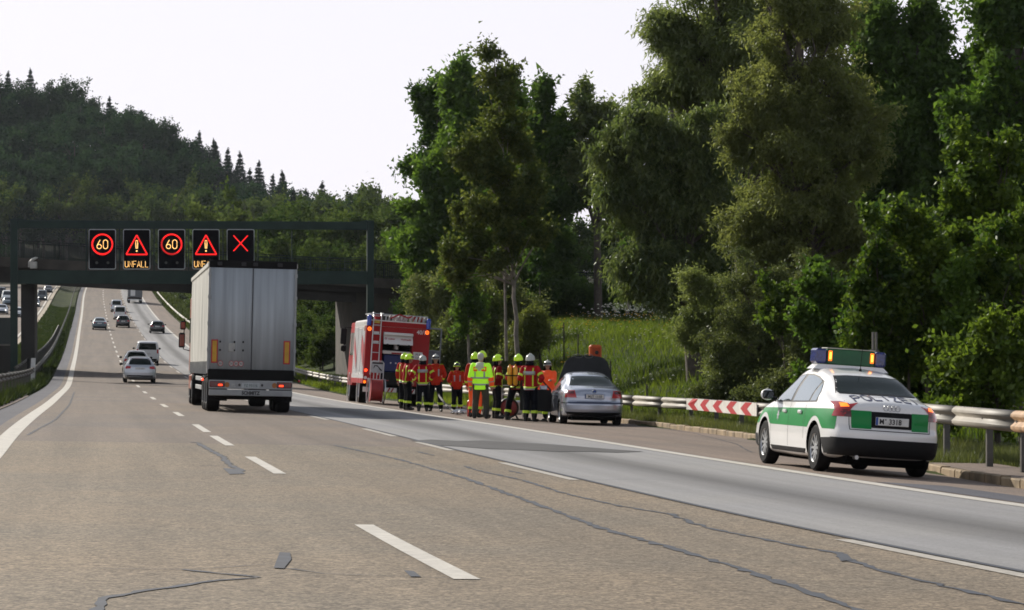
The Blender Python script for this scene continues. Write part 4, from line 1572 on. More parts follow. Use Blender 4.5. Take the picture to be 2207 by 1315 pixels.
M_led_r = pm('red_leds', (.3, .01, .01), .5, emit=(1.0, .012, .012), es=1.15, nz=(30, .3))
M_led_r2 = pm('dim_red_leds', (.3, .01, .01), .5, emit=(1.0, .01, .01), es=.40, nz=(30, .3))
M_led_y = pm('warm_leds', (.4, .3, .1), .5, emit=(1.0, .55, .18), es=1.7)
M_signface = pm('sign_face_black', (0.003, 0.003, 0.005), .9, spec=.05)
M_lampoff = pm('unlit_lamp', (0.03, 0.035, 0.03), .3)


def stroke(mb, pts, r, n=6):
    mb.tube([(x, -.0, z) for x, z in pts], r, n)


def arc(cx, cz, rx, rz, a0, a1, n=10):
    return [(cx + rx * math.cos(R(a0 + (a1 - a0) * i / n)), cz + rz * math.sin(R(a0 + (a1 - a0) * i / n))) for i in range(n + 1)]


def glyph(ch, x, z, w, h):
    """stroke polylines of a character in a box"""
    if ch == '0':
        return [arc(x + w / 2, z + h - w / 2, w / 2, w / 2, 0, 180, 8) + arc(x + w / 2, z + w / 2, w / 2, w / 2, 180, 360, 8) + [(x + w, z + h - w / 2)]]
    if ch == '6':
        return [[(x + w * .72, z + h), (x + w * .35, z + h * .68), (x + w * .03, z + h * .36)] + arc(x + w / 2, z + w * .5, w / 2, w / 2, 160, 520, 14)]
    if ch == 'U':
        return [[(x, z + h), (x, z + w / 2)] + arc(x + w / 2, z + w / 2, w / 2, w / 2, 180, 360, 8) + [(x + w, z + h)]]
    if ch == 'N':
        return [[(x, z), (x, z + h), (x + w, z), (x + w, z + h)]]
    if ch == 'F':
        return [[(x + w, z + h), (x, z + h), (x, z)], [(x, z + h * .5), (x + w * .8, z + h * .5)]]
    if ch == 'A':
        return [[(x, z), (x + w / 2, z + h), (x + w, z)], [(x + w * .2, z + h * .33), (x + w * .8, z + h * .33)]]
    if ch == 'L':
        return [[(x, z + h), (x, z), (x + w * .9, z)]]
    return []


kinds = ['60', 'tri', '60', 'tri', 'x']
sign_labels = ['leftmost lane sign on the gantry showing 60 in a red ring', 'left lane sign showing a red warning triangle above UNFALL',
               'middle lane sign on the gantry showing 60 in a red ring', 'right triangle sign above UNFALL, partly hidden by the lorry', 'rightmost gantry sign showing a red cross, above the lorry']
for (a, b), kd, lb in zip(sg, kinds, sign_labels):
    u0, u1 = gu(a), gu(b)
    w = u1 - u0
    c = (u0 + u1) / 2
    zt2, zb2 = gz_(a, 495), gz_(a, 580)
    h = zt2 - zb2
    wp = G0 + Vector((c * KN[0], c * KN[1], 0))
    r = thing('lane_sign', lb, 'traffic sign', (wp.x, wp.y, zb2), HEAD, 'electronic signs on the gantry')
    MB().bevbox(-w / 2, w / 2, -.30, .12, 0, h, .03).build('housing', M_signface, r)
    fr = MB()
    rr = .09
    outl = []
    for (cx, cz, a0) in ((w / 2 - rr, h - rr, 0), (-w / 2 + rr, h - rr, 90), (-w / 2 + rr, rr, 180), (w / 2 - rr, rr, 270)):
        outl += arc(cx, cz, rr, rr, a0, a0 + 90, 4)
    fr.tube([(x, -.31, z) for x, z in outl + [outl[0]]], .026, 6)
    fr.build('frame', M_frame, r)
    px1 = .0268
    if kd == '60':
        cz = h - 32 * px1
        ring = MB().tube([(x, -.315, z) for x, z in arc(0.0, cz, 21.5 * px1, 21.5 * px1, -60, 150, 28)], .052, 6)
        ring.build('ring', M_led_r, r)
        MB().tube([(x, -.315, z) for x, z in arc(0, cz, 21.5 * px1, 21.5 * px1, 152, 298, 20)], .058, 6).build('ring', M_led_r if lb.startswith('left') else M_led_r2, r)
        for ch, x in (('6', -11.5 * px1), ('0', 2 * px1)):
            mb = MB()
            for pl in glyph(ch, x, cz - 9.5 * px1, 9.5 * px1, 19 * px1):
                mb.tube([(p[0], -.315, p[1]) for p in pl], .021, 5)
            mb.build('digit', M_led_y, r)
        for x in (-12 * px1, 12 * px1):
            MB().disc(.08, 'y', (x, -.304, h * .16), 14).build('lamp', M_lampoff, r)
    elif kd == 'tri':
        T = [(0, h - 12 * px1), (-22.5 * px1, h - 54 * px1), (22.5 * px1, h - 54 * px1)]
        for i in range(3):
            MB().tube([(T[i][0], -.315, T[i][1]), (T[(i + 1) % 3][0], -.315, T[(i + 1) % 3][1])], .046, 6).build('triangle_side', M_led_r, r)
        mb = MB()
        q = [(-1.8, 24), (1.8, 24), (2.1, 30), (1.4, 41), (-1.4, 41), (-2.1, 30), (-1.8, 24)]
        q = [(x * px1, h - (z) * px1) for x, z in q]
        mb.tube([(p[0], -.315, p[1]) for p in q], .024, 5)
        mb.sphere((0, -.315, h - 46.5 * px1), .05, 8, 6)
        mb.build('exclamation_mark', M_led_y, r)
        wd = 'UNFALL'
        ww = 50.0
        for i, ch in enumerate(wd):
            mb = MB()
            for pl in glyph(ch, (-25 + 8.7 * i) * px1, h - 81.5 * px1, 6.6 * px1, 13 * px1):
                mb.tube([(p[0], -.315, p[1]) for p in pl], .014, 5)
            mb.build('letter', M_led_y, r)
    else:
        for s in (1, -1):
            MB().tube([(-15.5 * px1, -.315, h - (30 - 17 * s) * px1), (0, -.315, h - 30 * px1), (15.5 * px1, -.315, h - (30 + 17 * s) * px1)], .036, 6).build('cross_bar', M_led_r, r)

# white marker board where the second barrier starts
mk = thing('marker_post', 'white marker board leaning at the start of the rear barrier', 'marker', (-25.55, 138.5, -3.55), HEAD)
MB().add([(-.16, 0, -.7), (.10, 0, -.7), (.16, 0, .72), (-.08, 0, .72), (-.16, .05, -.7), (.10, .05, -.7), (.16, .05, .72), (-.08, .05, .72)],
         [(0, 1, 2, 3), (4, 7, 6, 5), (0, 4, 5, 1), (1, 5, 6, 2), (2, 6, 7, 3), (3, 7, 4, 0)]).build('board', pm('marker_white', (.62, .62, .6), .5), mk)
MB().box(-.30, -.162, .0, .09, -.7, .70).build('back_post', M_black, mk)

# ================================================================ VEHICLES
def pchip(x, y, q):
    x, y, q = np.asarray(x, float), np.asarray(y, float), np.asarray(q, float)
    h = np.diff(x)
    d = np.diff(y) / h
    m = np.zeros(len(x))
    for i in range(1, len(x) - 1):
        if d[i - 1] * d[i] > 0:
            w1, w2 = 2 * h[i] + h[i - 1], h[i] + 2 * h[i - 1]
            m[i] = (w1 + w2) / (w1 / d[i - 1] + w2 / d[i])
    m[0], m[-1] = d[0], d[-1]
    i = np.clip(np.searchsorted(x, q, side='right') - 1, 0, len(x) - 2)
    t = (q - x[i]) / h[i]
    return ((1 + 2 * t) * (1 - t)**2) * y[i] + t * (1 - t)**2 * h[i] * m[i] + t * t * (3 - 2 * t) * y[i + 1] + t * t * (t - 1) * h[i] * m[i + 1]


def chaikin(P, n=2):
    for _ in range(n):
        Q = [P[0]]
        for a, b in zip(P[:-1], P[1:]):
            Q.append((a[0] * .75 + b[0] * .25, a[1] * .75 + b[1] * .25))
            Q.append((a[0] * .25 + b[0] * .75, a[1] * .25 + b[1] * .75))
        Q.append(P[-1])
        P = Q
    return P


def eval_copy(ob):
    dg = bpy.context.evaluated_depsgraph_get()
    return bpy.data.meshes.new_from_object(ob.evaluated_get(dg), depsgraph=dg)


def car_shell(S, paint, dark, axles, wr, nst=64, rear=None, front=None, bulge=(.30, .26)):
    """closed car body from stations S = [(y, z0, zb, zt, w, wb, wt)]; wheel arches are cut out"""
    S = np.array(S, float)
    L = S[-1, 0]
    u = np.linspace(0, 1, nst)
    ys = L * (u - 0.10 * np.sin(2 * math.pi * u) / math.pi * 1.2)
    ys[0], ys[-1] = 0, L
    ys = np.sort(np.unique(np.concatenate([[0, .02, .05], ys[(ys > .08) & (ys < L - .08)], [L - .05, L - .02, L]])))
    cols = [pchip(S[:, 0], S[:, k], ys) for k in range(1, 7)]
    rings = []
    for i, y in enumerate(ys):
        z0, zb, zt, w, wb, wt = [c[i] for c in cols]
        e = min(y, L - y)
        sh = {0: .035, .02: .012}.get(round(e, 3), 0.0)
        w, wb, wt = w - sh, wb - sh, wt - sh
        zt, z0 = zt - sh * .8, z0 + sh * .8
        zb = min(zb, zt - .05)
        hb = zb - z0
        g = zt - zb
        P = [(0, z0), (.74 * w, z0), (.95 * w, z0 + .03), (.985 * w, z0 + .20 * hb), (w, z0 + .48 * hb), (.992 * w, z0 + .78 * hb), (wb, zb),
             (wb + (wt - wb) * .42, zb + g * .45), (wt + .01, zt - min(.10, g * .4)), (wt - .07, zt - min(.012, g * .1)), (wt * .55, zt + .018), (0, zt + .028)]
        rings.append(chaikin(P, 2))
    n = len(rings[0])

    def shift(x, y, z):
        if y < .9:
            k = (1 - y / .9) ** 2
            y = y + k * (bulge[0] * (abs(x) / .9) ** 2.8 + (np.interp(z, rear[0], rear[1]) if rear else 0))
        if L - y < .9:
            k = (1 - (L - y) / .9) ** 2
            y = y - k * (bulge[1] * (abs(x) / .9) ** 2.4 + (np.interp(z, front[0], front[1]) if front else 0))
        return y
    V, F = [], []
    full = 2 * n - 2
    for y, rg in zip(ys, rings):
        for (x, z) in rg:
            V.append((x, shift(x, y, z), z))
        for (x, z) in reversed(rg[1:-1]):
            V.append((-x, shift(x, y, z), z))
    m = len(ys)
    for i in range(m - 1):
        for k in range(full):
            k2 = (k + 1) % full
            F.append((i * full + k, i * full + k2, (i + 1) * full + k2, (i + 1) * full + k))
    nc = 10
    for e, i in ((0, 0), (1, m - 1)):
        base = len(V)
        rg = rings[i]
        idx = {}
        for r in range(1, n - 1):
            for c in range(nc + 1):
                if c == 0:
                    idx[r, c] = i * full + (full - r)
                elif c == nc:
                    idx[r, c] = i * full + r
                else:
                    x = rg[r][0] * (2 * c / nc - 1)
                    idx[r, c] = len(V)
                    V.append((x, shift(x, ys[i], rg[r][1]), rg[r][1]))
        for r in range(1, n - 2):
            for c in range(nc):
                q = (idx[r, c], idx[r, c + 1], idx[r + 1, c + 1], idx[r + 1, c])
                F.append(q)
        F.append(tuple([i * full + 0] + [idx[1, c] for c in range(nc + 1)]))
        F.append(tuple([i * full + n - 1] + [idx[n - 2, c] for c in range(nc, -1, -1)]))
    mb = MB().add(V, F)
    me = mb.mesh('body', paint)
    me.materials.append(dark)
    ob = link('body', me)
    cut = MB()
    for ya in axles:
        for s in (-1, 1):
            prof = [(0, s * .52), (wr + .055, s * .52), (wr + .055, s * 1.2), (0, s * 1.2)]
            V, F = [], []
            N_ = 36
            for xx in (s * .52, s * 1.2):
                for k in range(N_):
                    t = 2 * math.pi * k / N_
                    V.append((xx, ya + (wr + .055) * math.cos(t), wr + .01 + (wr + .055) * math.sin(t)))
            F = [tuple(range(N_)), tuple(range(2 * N_ - 1, N_ - 1, -1))] + [(k, N_ + k, N_ + (k + 1) % N_, (k + 1) % N_) for k in range(N_)]
            cut.add(V, F)
    cme = cut.mesh('cutter', paint)
    cme.materials.append(dark)
    for p in cme.polygons:
        p.material_index = 1
    co = link('cutter', cme)
    md = ob.modifiers.new('b', 'BOOLEAN')
    md.operation = 'DIFFERENCE'
    md.solver = 'EXACT'
    md.object = co
    out = eval_copy(ob)
    solid = BVHTree.FromPolygons([v.co for v in me.vertices], [tuple(p.vertices) for p in me.polygons])
    bpy.data.objects.remove(ob)
    bpy.data.objects.remove(co)
    shade(out, 32)
    out.name = 'body'
    return out, solid


AX = {'rear': (lambda a, b: (a, -3, b), (0, 1, 0)), 'front': (lambda a, b: (a, 9, b), (0, -1, 0)),
      'left': (lambda a, b: (-3, a, b), (1, 0, 0)), 'right': (lambda a, b: (3, a, b), (-1, 0, 0)), 'top': (lambda a, b: (a, b, 5), (0, 0, -1))}


def patch(bvh, side, poly, name, mat, parent, off=.003, grid=.07, label=None, smooth=60, thick=0.0):
    """a panel with the given outline laid on the body surface"""
    f, d = AX[side]
    d = Vector(d)
    pts, edges = [], []
    n = len(poly)
    for i in range(n):
        a, b = poly[i], poly[(i + 1) % n]
        k = max(1, int(math.hypot(b[0] - a[0], b[1] - a[1]) / grid))
        for j in range(k):
            pts.append((a[0] + (b[0] - a[0]) * j / k, a[1] + (b[1] - a[1]) * j / k))
    m = len(pts)
    x0, x1 = min(p[0] for p in pts), max(p[0] for p in pts)
    z0, z1 = min(p[1] for p in pts), max(p[1] for p in pts)
    inner = []
    nx, nz_ = int((x1 - x0) / grid), int((z1 - z0) / grid)
    for i in range(1, nx + 1):
        for j in range(1, nz_ + 1):
            inner.append((x0 + i * (x1 - x0) / (nx + 1), z0 + j * (z1 - z0) / (nz_ + 1)))
    al = [Vector(p) for p in pts + inner]
    res = delaunay_2d_cdt(al, [(i, (i + 1) % m) for i in range(m)], [list(range(m))], 1, 1e-5)
    V = []
    for v in res[0]:
        o = Vector(f(v.x, v.y))
        h = bvh.ray_cast(o, d)
        if h[0] is None:
            h = bvh.find_nearest(Vector(f(v.x, v.y)) * 1.0)
            p, nn = h[0], -d
        else:
            p, nn = h[0], h[1]
            if nn.dot(d) > 0:
                nn = -nn
        V.append(p + (nn * .35 - d * .65).normalized() * off)
    me = bpy.data.meshes.new(name)
    me.from_pydata(V, [], [tuple(t) for t in res[2]])
    me.materials.append(mat)
    fix_normals(me)
    # make the panel face outwards
    if len(me.polygons) and sum((p.normal.dot(d) * p.area for p in me.polygons)) > 0:
        me.flip_normals()
    shade(me, smooth)
    o_ = link(name, me, parent)
    if thick:
        md = o_.modifiers.new('thick', 'SOLIDIFY')
        md.thickness = thick
        md.offset = 1
    if label:
        o_['label'] = label
    return o_


def text_outline(s, size, bold=0.0, extr=0.0015):
    cu = bpy.data.curves.new('t', 'FONT')
    cu.body = s
    cu.size = size
    cu.align_x = 'CENTER'
    cu.offset = bold
    cu.extrude = extr
    cu.resolution_u = 3
    ob = bpy.data.objects.new('t', cu)
    COL.objects.link(ob)
    me = eval_copy(ob)
    bpy.data.objects.remove(ob)
    return me


def text(s, size, mat, name, parent, loc, rot=(math.pi / 2, 0, 0), bold=0.0, sx=1.0, fn=None):
    """flat lettering; fn bends every vertex onto a surface"""
    me = text_outline(s, size, bold)
    me.name = name
    me.materials.clear()
    me.materials.append(mat)
    for v in me.vertices:
        v.co.x *= sx
        if fn:
            v.co = fn(v.co)
    o = link(name, me, parent)
    if not fn:
        o.location = loc
        o.rotation_euler = rot
    return o


M_glass = pm('dark_car_glass', (0.010, 0.013, 0.014), 0.04, spec=.9, nz=(1, .02))
M_glass2 = pm('tinted_rear_glass', (0.008, 0.015, 0.012), 0.06, spec=.10, nz=(1, .02))
M_sglass = pm('side_glass', (0.33, 0.38, 0.41), 0.05, metal=.8, nz=(1, .02))
M_trim = pm('window_trim_black', (0.006, 0.006, 0.007), 0.5, spec=.15)
M_red_l = pm('red_tail_lens', (0.30, 0.012, 0.014), 0.12, spec=.6, coat=.6, emit=(1, .01, .01), es=.04)
M_red_d = pm('dark_red_lens', (0.10, 0.008, 0.010), 0.12, spec=.6, coat=.6)
M_amber = pm('lit_amber_lamp', (.8, .25, .02), .3, emit=(1.0, .17, .008), es=1.5, nz=(20, .25))
M_amberc = pm('lamp_core', (.9, .6, .1), .3, emit=(1.0, .50, .05), es=2.4)
M_redlit = pm('lit_red_lamp', (.8, .05, .02), .3, emit=(1.0, .05, .01), es=2.5)
M_headl = pm('lit_headlamp', (.9, .9, .9), .2, emit=(1, .95, .85), es=4.0)
M_head = pm('headlamp_glass', (.45, .47, .5), .1, spec=.8)
M_chrome = pm('chrome', (0.6, 0.6, 0.6), 0.18, metal=1.0, nz=(3, .05))
M_alu = pm('aluminium', (0.55, 0.56, 0.57), 0.35, metal=.85, nz=(3, .12))
M_plate = pm('plate_white', (.66, .66, .64), .45)
M_plate_b = pm('plate_blue', (.02, .07, .30), .45)
M_ink = pm('plate_ink', (.01, .01, .012), .5)
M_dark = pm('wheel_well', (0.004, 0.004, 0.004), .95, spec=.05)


def wheel(parent, x, y, r, w=.205, side=-1, style='spoke', rimmat=None, spokes=10):
    """tyre and rim; side -1 = outer face towards -x"""
    t = link('wheel', MB().lathe([(r * .62, -w / 2), (r * .90, -w / 2), (r * .985, -w * .40), (r, -w * .25), (r, w * .25), (r * .985, w * .40), (r * .90, w / 2), (r * .62, w / 2)], 32, 'x', close=True).mesh('wheel', M_rubber, 35), parent, (x, y, r))
    s = side
    m = MB()
    m.lathe([(r * .66, s * w * .46), (r * .63, s * w * .50), (r * .58, s * w * .40), (r * .57, -s * w * .3)], 32, 'x')
    m.lathe([(0, s * w * .40), (r * .14, s * w * .40), (r * .15, s * w * .25)], 16, 'x')
    if style == 'spoke':
        for k in range(spokes):
            a = 2 * math.pi * k / spokes
            ca, sa = math.cos(a), math.sin(a)
            hw0, hw1 = r * .065, r * .045
            x0, x1 = s * w * .38, s * w * .22
            P = []
            for rr, hw in ((r * .10, hw0), (r * .60, hw1)):
                for q in (-1, 1):
                    P.append((rr * ca - q * hw * sa, rr * sa + q * hw * ca))
            V = [(x0, *P[0]), (x0, *P[1]), (x0 + s * .01, *P[3]), (x0 + s * .01, *P[2]), (x1, *P[0]), (x1, *P[1]), (x1, *P[3]), (x1, *P[2])]
            m.add(V, [(0, 1, 2, 3), (4, 7, 6, 5), (0, 4, 5, 1), (1, 5, 6, 2), (2, 6, 7, 3), (3, 7, 4, 0)])
    else:
        m.lathe([(0, s * w * .30), (r * .35, s * w * .22), (r * .5, s * w * .36), (r * .6, s * w * .38)], 24, 'x')
    rm = m.build('rim', rimmat or M_alu, t, 35)
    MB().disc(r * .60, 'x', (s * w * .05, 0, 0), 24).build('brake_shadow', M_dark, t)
    return t


def on_road(root, t, o, L, rot=0.0, off=0.0, zadd=0.0, scl=None, yaw=0.0):
    """stand a vehicle with its rear at (t, o) along the road slope"""
    a, b = RP(t + .8, o), RP(t + L - .8, o)
    yv = (b - a).normalized()
    l, r_ = RP(t + L / 2, o - .8), RP(t + L / 2, o + .8)
    xv = (r_ - l).normalized()
    zv = xv.cross(yv).normalized()
    xv = yv.cross(zv).normalized()
    M = Matrix((xv, yv, zv)).transposed().to_4x4()
    p = a - yv * .8 + Vector((0, 0, zadd))
    if rot:
        M = M @ Matrix.Rotation(rot, 4, 'Z')
        p = a + yv * (L - .8)
    root.matrix_world = Matrix.Translation(p) @ M
    root.rotation_mode = 'XYZ'
    if yaw:
        root.matrix_world = root.matrix_world @ Matrix.Rotation(yaw, 4, 'Z')
    if scl:
        root.matrix_world = root.matrix_world @ Matrix.Diagonal((*scl, 1))


SEDAN = [  # y, z0, zb, zt, w, wb, wt
    (0.00, .30, .82, .950, .76, .73, .58), (.08, .25, .85, .985, .80, .77, .64), (.35, .22, .90, 1.035, .865, .82, .70), (.68, .20, .93, 1.085, .895, .85, .70),
    (.95, .19, .935, 1.18, .905, .862, .67), (1.25, .18, .935, 1.30, .905, .87, .635), (1.60, .17, .93, 1.395, .905, .87, .605), (2.05, .165, .925, 1.455, .905, .87, .585), (2.5, .165, .92, 1.468, .905, .868, .585),
    (2.85, .17, .915, 1.43, .905, .865, .59), (3.2, .17, .91, 1.26, .905, .86, .66), (3.62, .18, .895, 1.0, .90, .85, .74), (3.95, .19, .86, .935, .895, .83, .74),
    (4.35, .21, .78, .85, .87, .80, .70), (4.68, .24, .64, .70, .82, .76, .62), (4.80, .30, .56, .60, .76, .70, .56)]
SREAR = ([.2, .30, .42, .58, .62, .66, .80, .95, 1.05], [.10, .03, 0, 0, .02, .055, .06, .10, .14])
SFRONT = ([.2, .35, .5, .7, .9], [.08, 0, 0, .08, .18])


def scale_prof(P, sl=1, sw=1, sh=1):
    return [(y * sl, z0, zb * sh, zt * sh, w * sw, wb * sw, wt * sw) for (y, z0, zb, zt, w, wb, wt) in P]


def roof_at(bvh, y, x=0.0):
    h = bvh.ray_cast(Vector((x, y, 5)), Vector((0, 0, -1)))
    return h[0]


def side_x(bvh, y, z, s=-1):
    h = bvh.ray_cast(Vector((3 * s, y, z)), Vector((-s, 0, 0)))
    return h[0].x if h[0] else s * .9


def win_rects(bvh, root, tops, bots, splits, mat=M_sglass, names='side_window'):
    """side glazing on both sides; tops/bots are (ys, zs) tables; splits = [(y0, y1), ...]"""
    for s, side in ((-1, 'left'), (1, 'right')):
        for (a, b) in splits:
            n = 8
            q = np.linspace(a, b, n)
            up = [(float(y), float(np.interp(y, *tops))) for y in q]
            lo = [(float(y), float(np.interp(y, *bots))) for y in q]
            lo = [p for p, u_ in zip(lo, up) if u_[1] - p[1] > .015]
            up2 = [u_ for u_ in up if u_[1] - np.interp(u_[0], *bots) > .015]
            if len(lo) < 2:
                continue
            patch(bvh, side, lo + up2[::-1], names, mat, root, .004, .09)


# ------------------------------------------------ patrol car
def police_car():
    white = pm('patrol_white', (0.84, 0.83, 0.81), 0.28, coat=.8, nz=(2, .03))
    green = pm('patrol_green', (0.002, 0.225, 0.045), 0.4, spec=.25, coat=.15, nz=(2, .05))
    dgreen = pm('light_bar_green', (0.010, 0.10, 0.035), 0.35, nz=(8, .15))
    blue = pm('blue_lens', (0.004, 0.014, 0.13), 0.18, spec=.7, coat=.5, nz=(25, .5))
    bump = pm('bumper_black', (0.010, 0.010, 0.011), 0.6, spec=.2)
    ink = pm('dark_blue_lettering', (0.015, 0.02, 0.07), .4)
    r = thing('police_car', 'white and green patrol saloon with POLIZEI on the boot parked in the lay-by', 'police car')
    me, bvh = car_shell(SEDAN, white, M_dark, (1.05, 3.81), .32, rear=SREAR, front=SFRONT)
    link('body', me, r)
    # black lower bumper and sills, slightly proud
    z = .50
    patch(bvh, 'rear', [(-.83, .26), (.83, .26), (.845, z), (-.845, z)], 'rear_bumper', bump, r, .014, .06)
    for s, sd in ((-1, 'left'), (1, 'right')):
        patch(bvh, sd, [(.155, .27), (.62, .27), (.64, .36), (.67, .45), (.70, z - .02), (.155, z)], 'bumper_corner', bump, r, .012, .05)
        patch(bvh, sd, [(1.46, .19), (3.40, .19), (3.40, .30), (1.46, .30)], 'sill', bump, r, .008, .08)
        patch(bvh, sd, [(4.22, .25), (4.62, .28), (4.60, .45), (4.22, .45)], 'bumper_corner', bump, r, .010, .06)
    patch(bvh, 'front', [(-.7, .26), (.7, .26), (.72, .45), (-.72, .45)], 'front_bumper', bump, r, .012, .08)
    # green livery band along the doors and wings
    lo, hi = .605, .885
    for sd in ('left', 'right'):
        for (a, b) in ((.30, 1.585), (1.595, 2.415), (2.425, 3.395), (3.405, 4.45)):
            n = 14
            q = [a + (b - a) * k / n for k in range(n + 1)]

            def arch(y):
                zz = lo
                for ya in (1.05, 3.81):
                    d = abs(y - ya)
                    if d < .44:
                        zz = max(zz, .33 + math.sqrt(max(0, .44**2 - d * d)))
                return zz
            hh = [(y, hi - .012 * (y - .3) - (max(0, y - 3.9) ** 2) * .35) for y in q]
            ll = [(y, arch(y)) for y in q]
            ok = [i for i in range(n + 1) if hh[i][1] - ll[i][1] > .012]
            patch(bvh, sd, [ll[i] for i in ok] + [hh[i] for i in reversed(ok)], 'green_band', green, r, .003, .06)
    for (a, b) in ((-.60, -.315), (.315, .60)):
        patch(bvh, 'rear', [(a, .635), (b, .635), (b + (.015 if b > 0 else 0), .88), (a - (.015 if a < -.5 else 0), .88)], 'green_band', green, r, .004, .05)
    # boot lid shut lines
    patch(bvh, 'rear', [(-.62, .612), (.62, .612), (.62, .622), (-.62, .622)], 'boot_gap', M_trim, r, .004, .06)
    for s in (-1, 1):
        patch(bvh, 'rear', [(s * .62, .612), (s * .63, .612), (s * .655, 1.0), (s * .645, 1.0)][::s], 'boot_gap', M_trim, r, .003, .06)
    patch(bvh, 'rear', [(-.315, .655), (.315, .655), (.315, .875), (-.315, .875)], 'plate_recess', M_trim, r, .007, .05)
    # number plate
    y0 = bvh.ray_cast(Vector((0, -3, .75)), Vector((0, 1, 0)))[0].y - .020
    pl = link('number_plate', MB().bevbox(-.26, .26, y0 - .004, y0 + .006, .695, .805, .004).mesh('number_plate', M_plate), r)
    MB().box(-.258, -.222, y0 - .007, y0 - .0045, .698, .802).build('country_strip', M_plate_b, pl)
    text('M', .10, M_ink, 'lettering', pl, (-.165, y0 - .006, .715), bold=.002)
    MB().disc(.011, 'y', (-.105, y0 - .006, .775), 10).build('seal', M_ink, pl)
    MB().disc(.009, 'y', (-.105, y0 - .006, .730), 10).build('seal', M_alu, pl)
    text('3318', .10, M_ink, 'lettering', pl, (.045, y0 - .006, .715), bold=.002)
    # four rings
    m = MB()
    for k in range(4):
        cx = -.090 + .060 * k
        m.tube([(cx + .040 * math.cos(t), bvh.ray_cast(Vector((0, -3, .93)), Vector((0, 1, 0)))[0].y - .006, .935 + .040 * math.sin(t)) for t in np.linspace(0, 2 * math.pi, 19)], .006, 5, cap=False)
    m.build('badge', M_alu, r)

    # POLIZEI along the boot lid, every stroke laid on the curved metal
    q0, q1, cw_, gap = .26, .60, .112, .152
    n_ = 0
    for k, ch in enumerate('POLIZEI'):
        cx_ = (k - 3) * gap
        hw = cw_ / 2
        mid_ = (q0 + q1) / 2
        S_ = {'P': [[(-hw, 0), (-hw, 1)], [(-hw, 1), (hw * .6, 1), (hw, .88), (hw, .62), (hw * .6, .5), (-hw, .5)]],
              'O': [[(-hw * .5, 0), (hw * .5, 0), (hw, .2), (hw, .8), (hw * .5, 1), (-hw * .5, 1), (-hw, .8), (-hw, .2), (-hw * .5, 0)]],
              'L': [[(-hw, 1), (-hw, 0)], [(-hw, 0), (hw, 0)]], 'I': [[(0, 0), (0, 1)]],
              'Z': [[(-hw, 1), (hw, 1)], [(hw, 1), (-hw, 0)], [(-hw, 0), (hw, 0)]],
              'E': [[(-hw, 0), (-hw, 1)], [(-hw, 1), (hw, 1)], [(-hw, .5), (hw * .8, .5)], [(-hw, 0), (hw, 0)]]}[ch]
        mb = MB()
        for pl in S_:
            P_ = [(cx_ + a, q0 + (q1 - q0) * b) for a, b in pl]
            for a, b in zip(P_[:-1], P_[1:]):
                dx_, dy_ = b[0] - a[0], b[1] - a[1]
                ln_ = math.hypot(dx_, dy_)
                # strokes across the car are drawn thicker along its length, as the view foreshortens them
                wx, wy = -dy_ / ln_ * .013, dx_ / ln_ * .035
                m__ = max(1, int(ln_ / .04))
                V, F = [], []
                n_ += 1
                for i in range(m__ + 1):
                    x_, y_ = a[0] + dx_ * i / m__, a[1] + dy_ * i / m__
                    for s_ in (-1, 1):
                        h = bvh.ray_cast(Vector((x_ + s_ * wx, y_ + s_ * wy, 5)), Vector((0, 0, -1)))[0]
                        V.append(h + Vector((0, 0, .004 + .0004 * (n_ % 4))))
                for i in range(m__):
                    F.append((2 * i, 2 * i + 1, 2 * i + 3, 2 * i + 2))
                mb.add(V, F)
        me_ = bpy.data.meshes.new('letter')
        me_.from_pydata(mb.v, [], mb.f)
        me_.materials.append(ink)
        link('letter', me_, r)
    # lights
    for s in (-1, 1):
        m_ = lambda P: [(s * a, b) for a, b in (P if s > 0 else P[::-1])]
        patch(bvh, 'rear', m_([(.60, .785), (.80, .785), (.80, .885), (.61, .885)]), 'tail_light', M_red_d, r, .008, .04)
        patch(bvh, 'rear', m_([(.61, .888), (.80, .888), (.79, .985), (.70, .99), (.62, .97)]), 'tail_light', M_amber if False else M_red_l, r, .008, .04)
        patch(bvh, 'rear', m_([(.62, .925), (.73, .915), (.725, .970), (.64, .972)]), 'indicator', M_amber, r, .013, .03)
        sd = 'left' if s < 0 else 'right'
        P = [(.17, .785), (.40, .785), (.385, .86), (.32, .93), (.22, .985), (.20, .96)]
        patch(bvh, sd, P, 'tail_light', M_red_l, r, .009, .04)
    patch(bvh, 'front', [(-.72, .58), (-.42, .58), (-.42, .70), (-.70, .69)], 'headlight', M_head, r, .006, .05)
    patch(bvh, 'front', [(.42, .58), (.72, .58), (.70, .69), (.42, .70)], 'headlight', M_head, r, .006, .05)
    # glass
    patch(bvh, 'rear', [(-.650, 1.098), (.650, 1.098), (.515, 1.352), (.30, 1.366), (-.30, 1.366), (-.515, 1.352)], 'rear_window_trim', M_trim, r, .003, .05)
    patch(bvh, 'rear', [(-.625, 1.112), (.625, 1.112), (.495, 1.340), (.28, 1.354), (-.28, 1.354), (-.495, 1.340)], 'rear_window', M_glass2, r, .006, .05)
    tops = ([1.16, 1.26, 1.45, 1.7, 2.05, 2.5, 2.85, 3.1, 3.35, 3.6], [.98, 1.12, 1.235, 1.30, 1.345, 1.355, 1.325, 1.23, 1.10, .96])
    bots = ([1.1, 2.0, 3.7], [.975, .96, .945])
    win_rects(bvh, r, (tops[0], [z + .016 for z in tops[1]]), (bots[0], [z - .012 for z in bots[1]]), [(1.15, 3.58)], M_trim, 'window_frame')
    for s, side in ((-1, 'left'), (1, 'right')):
        pass
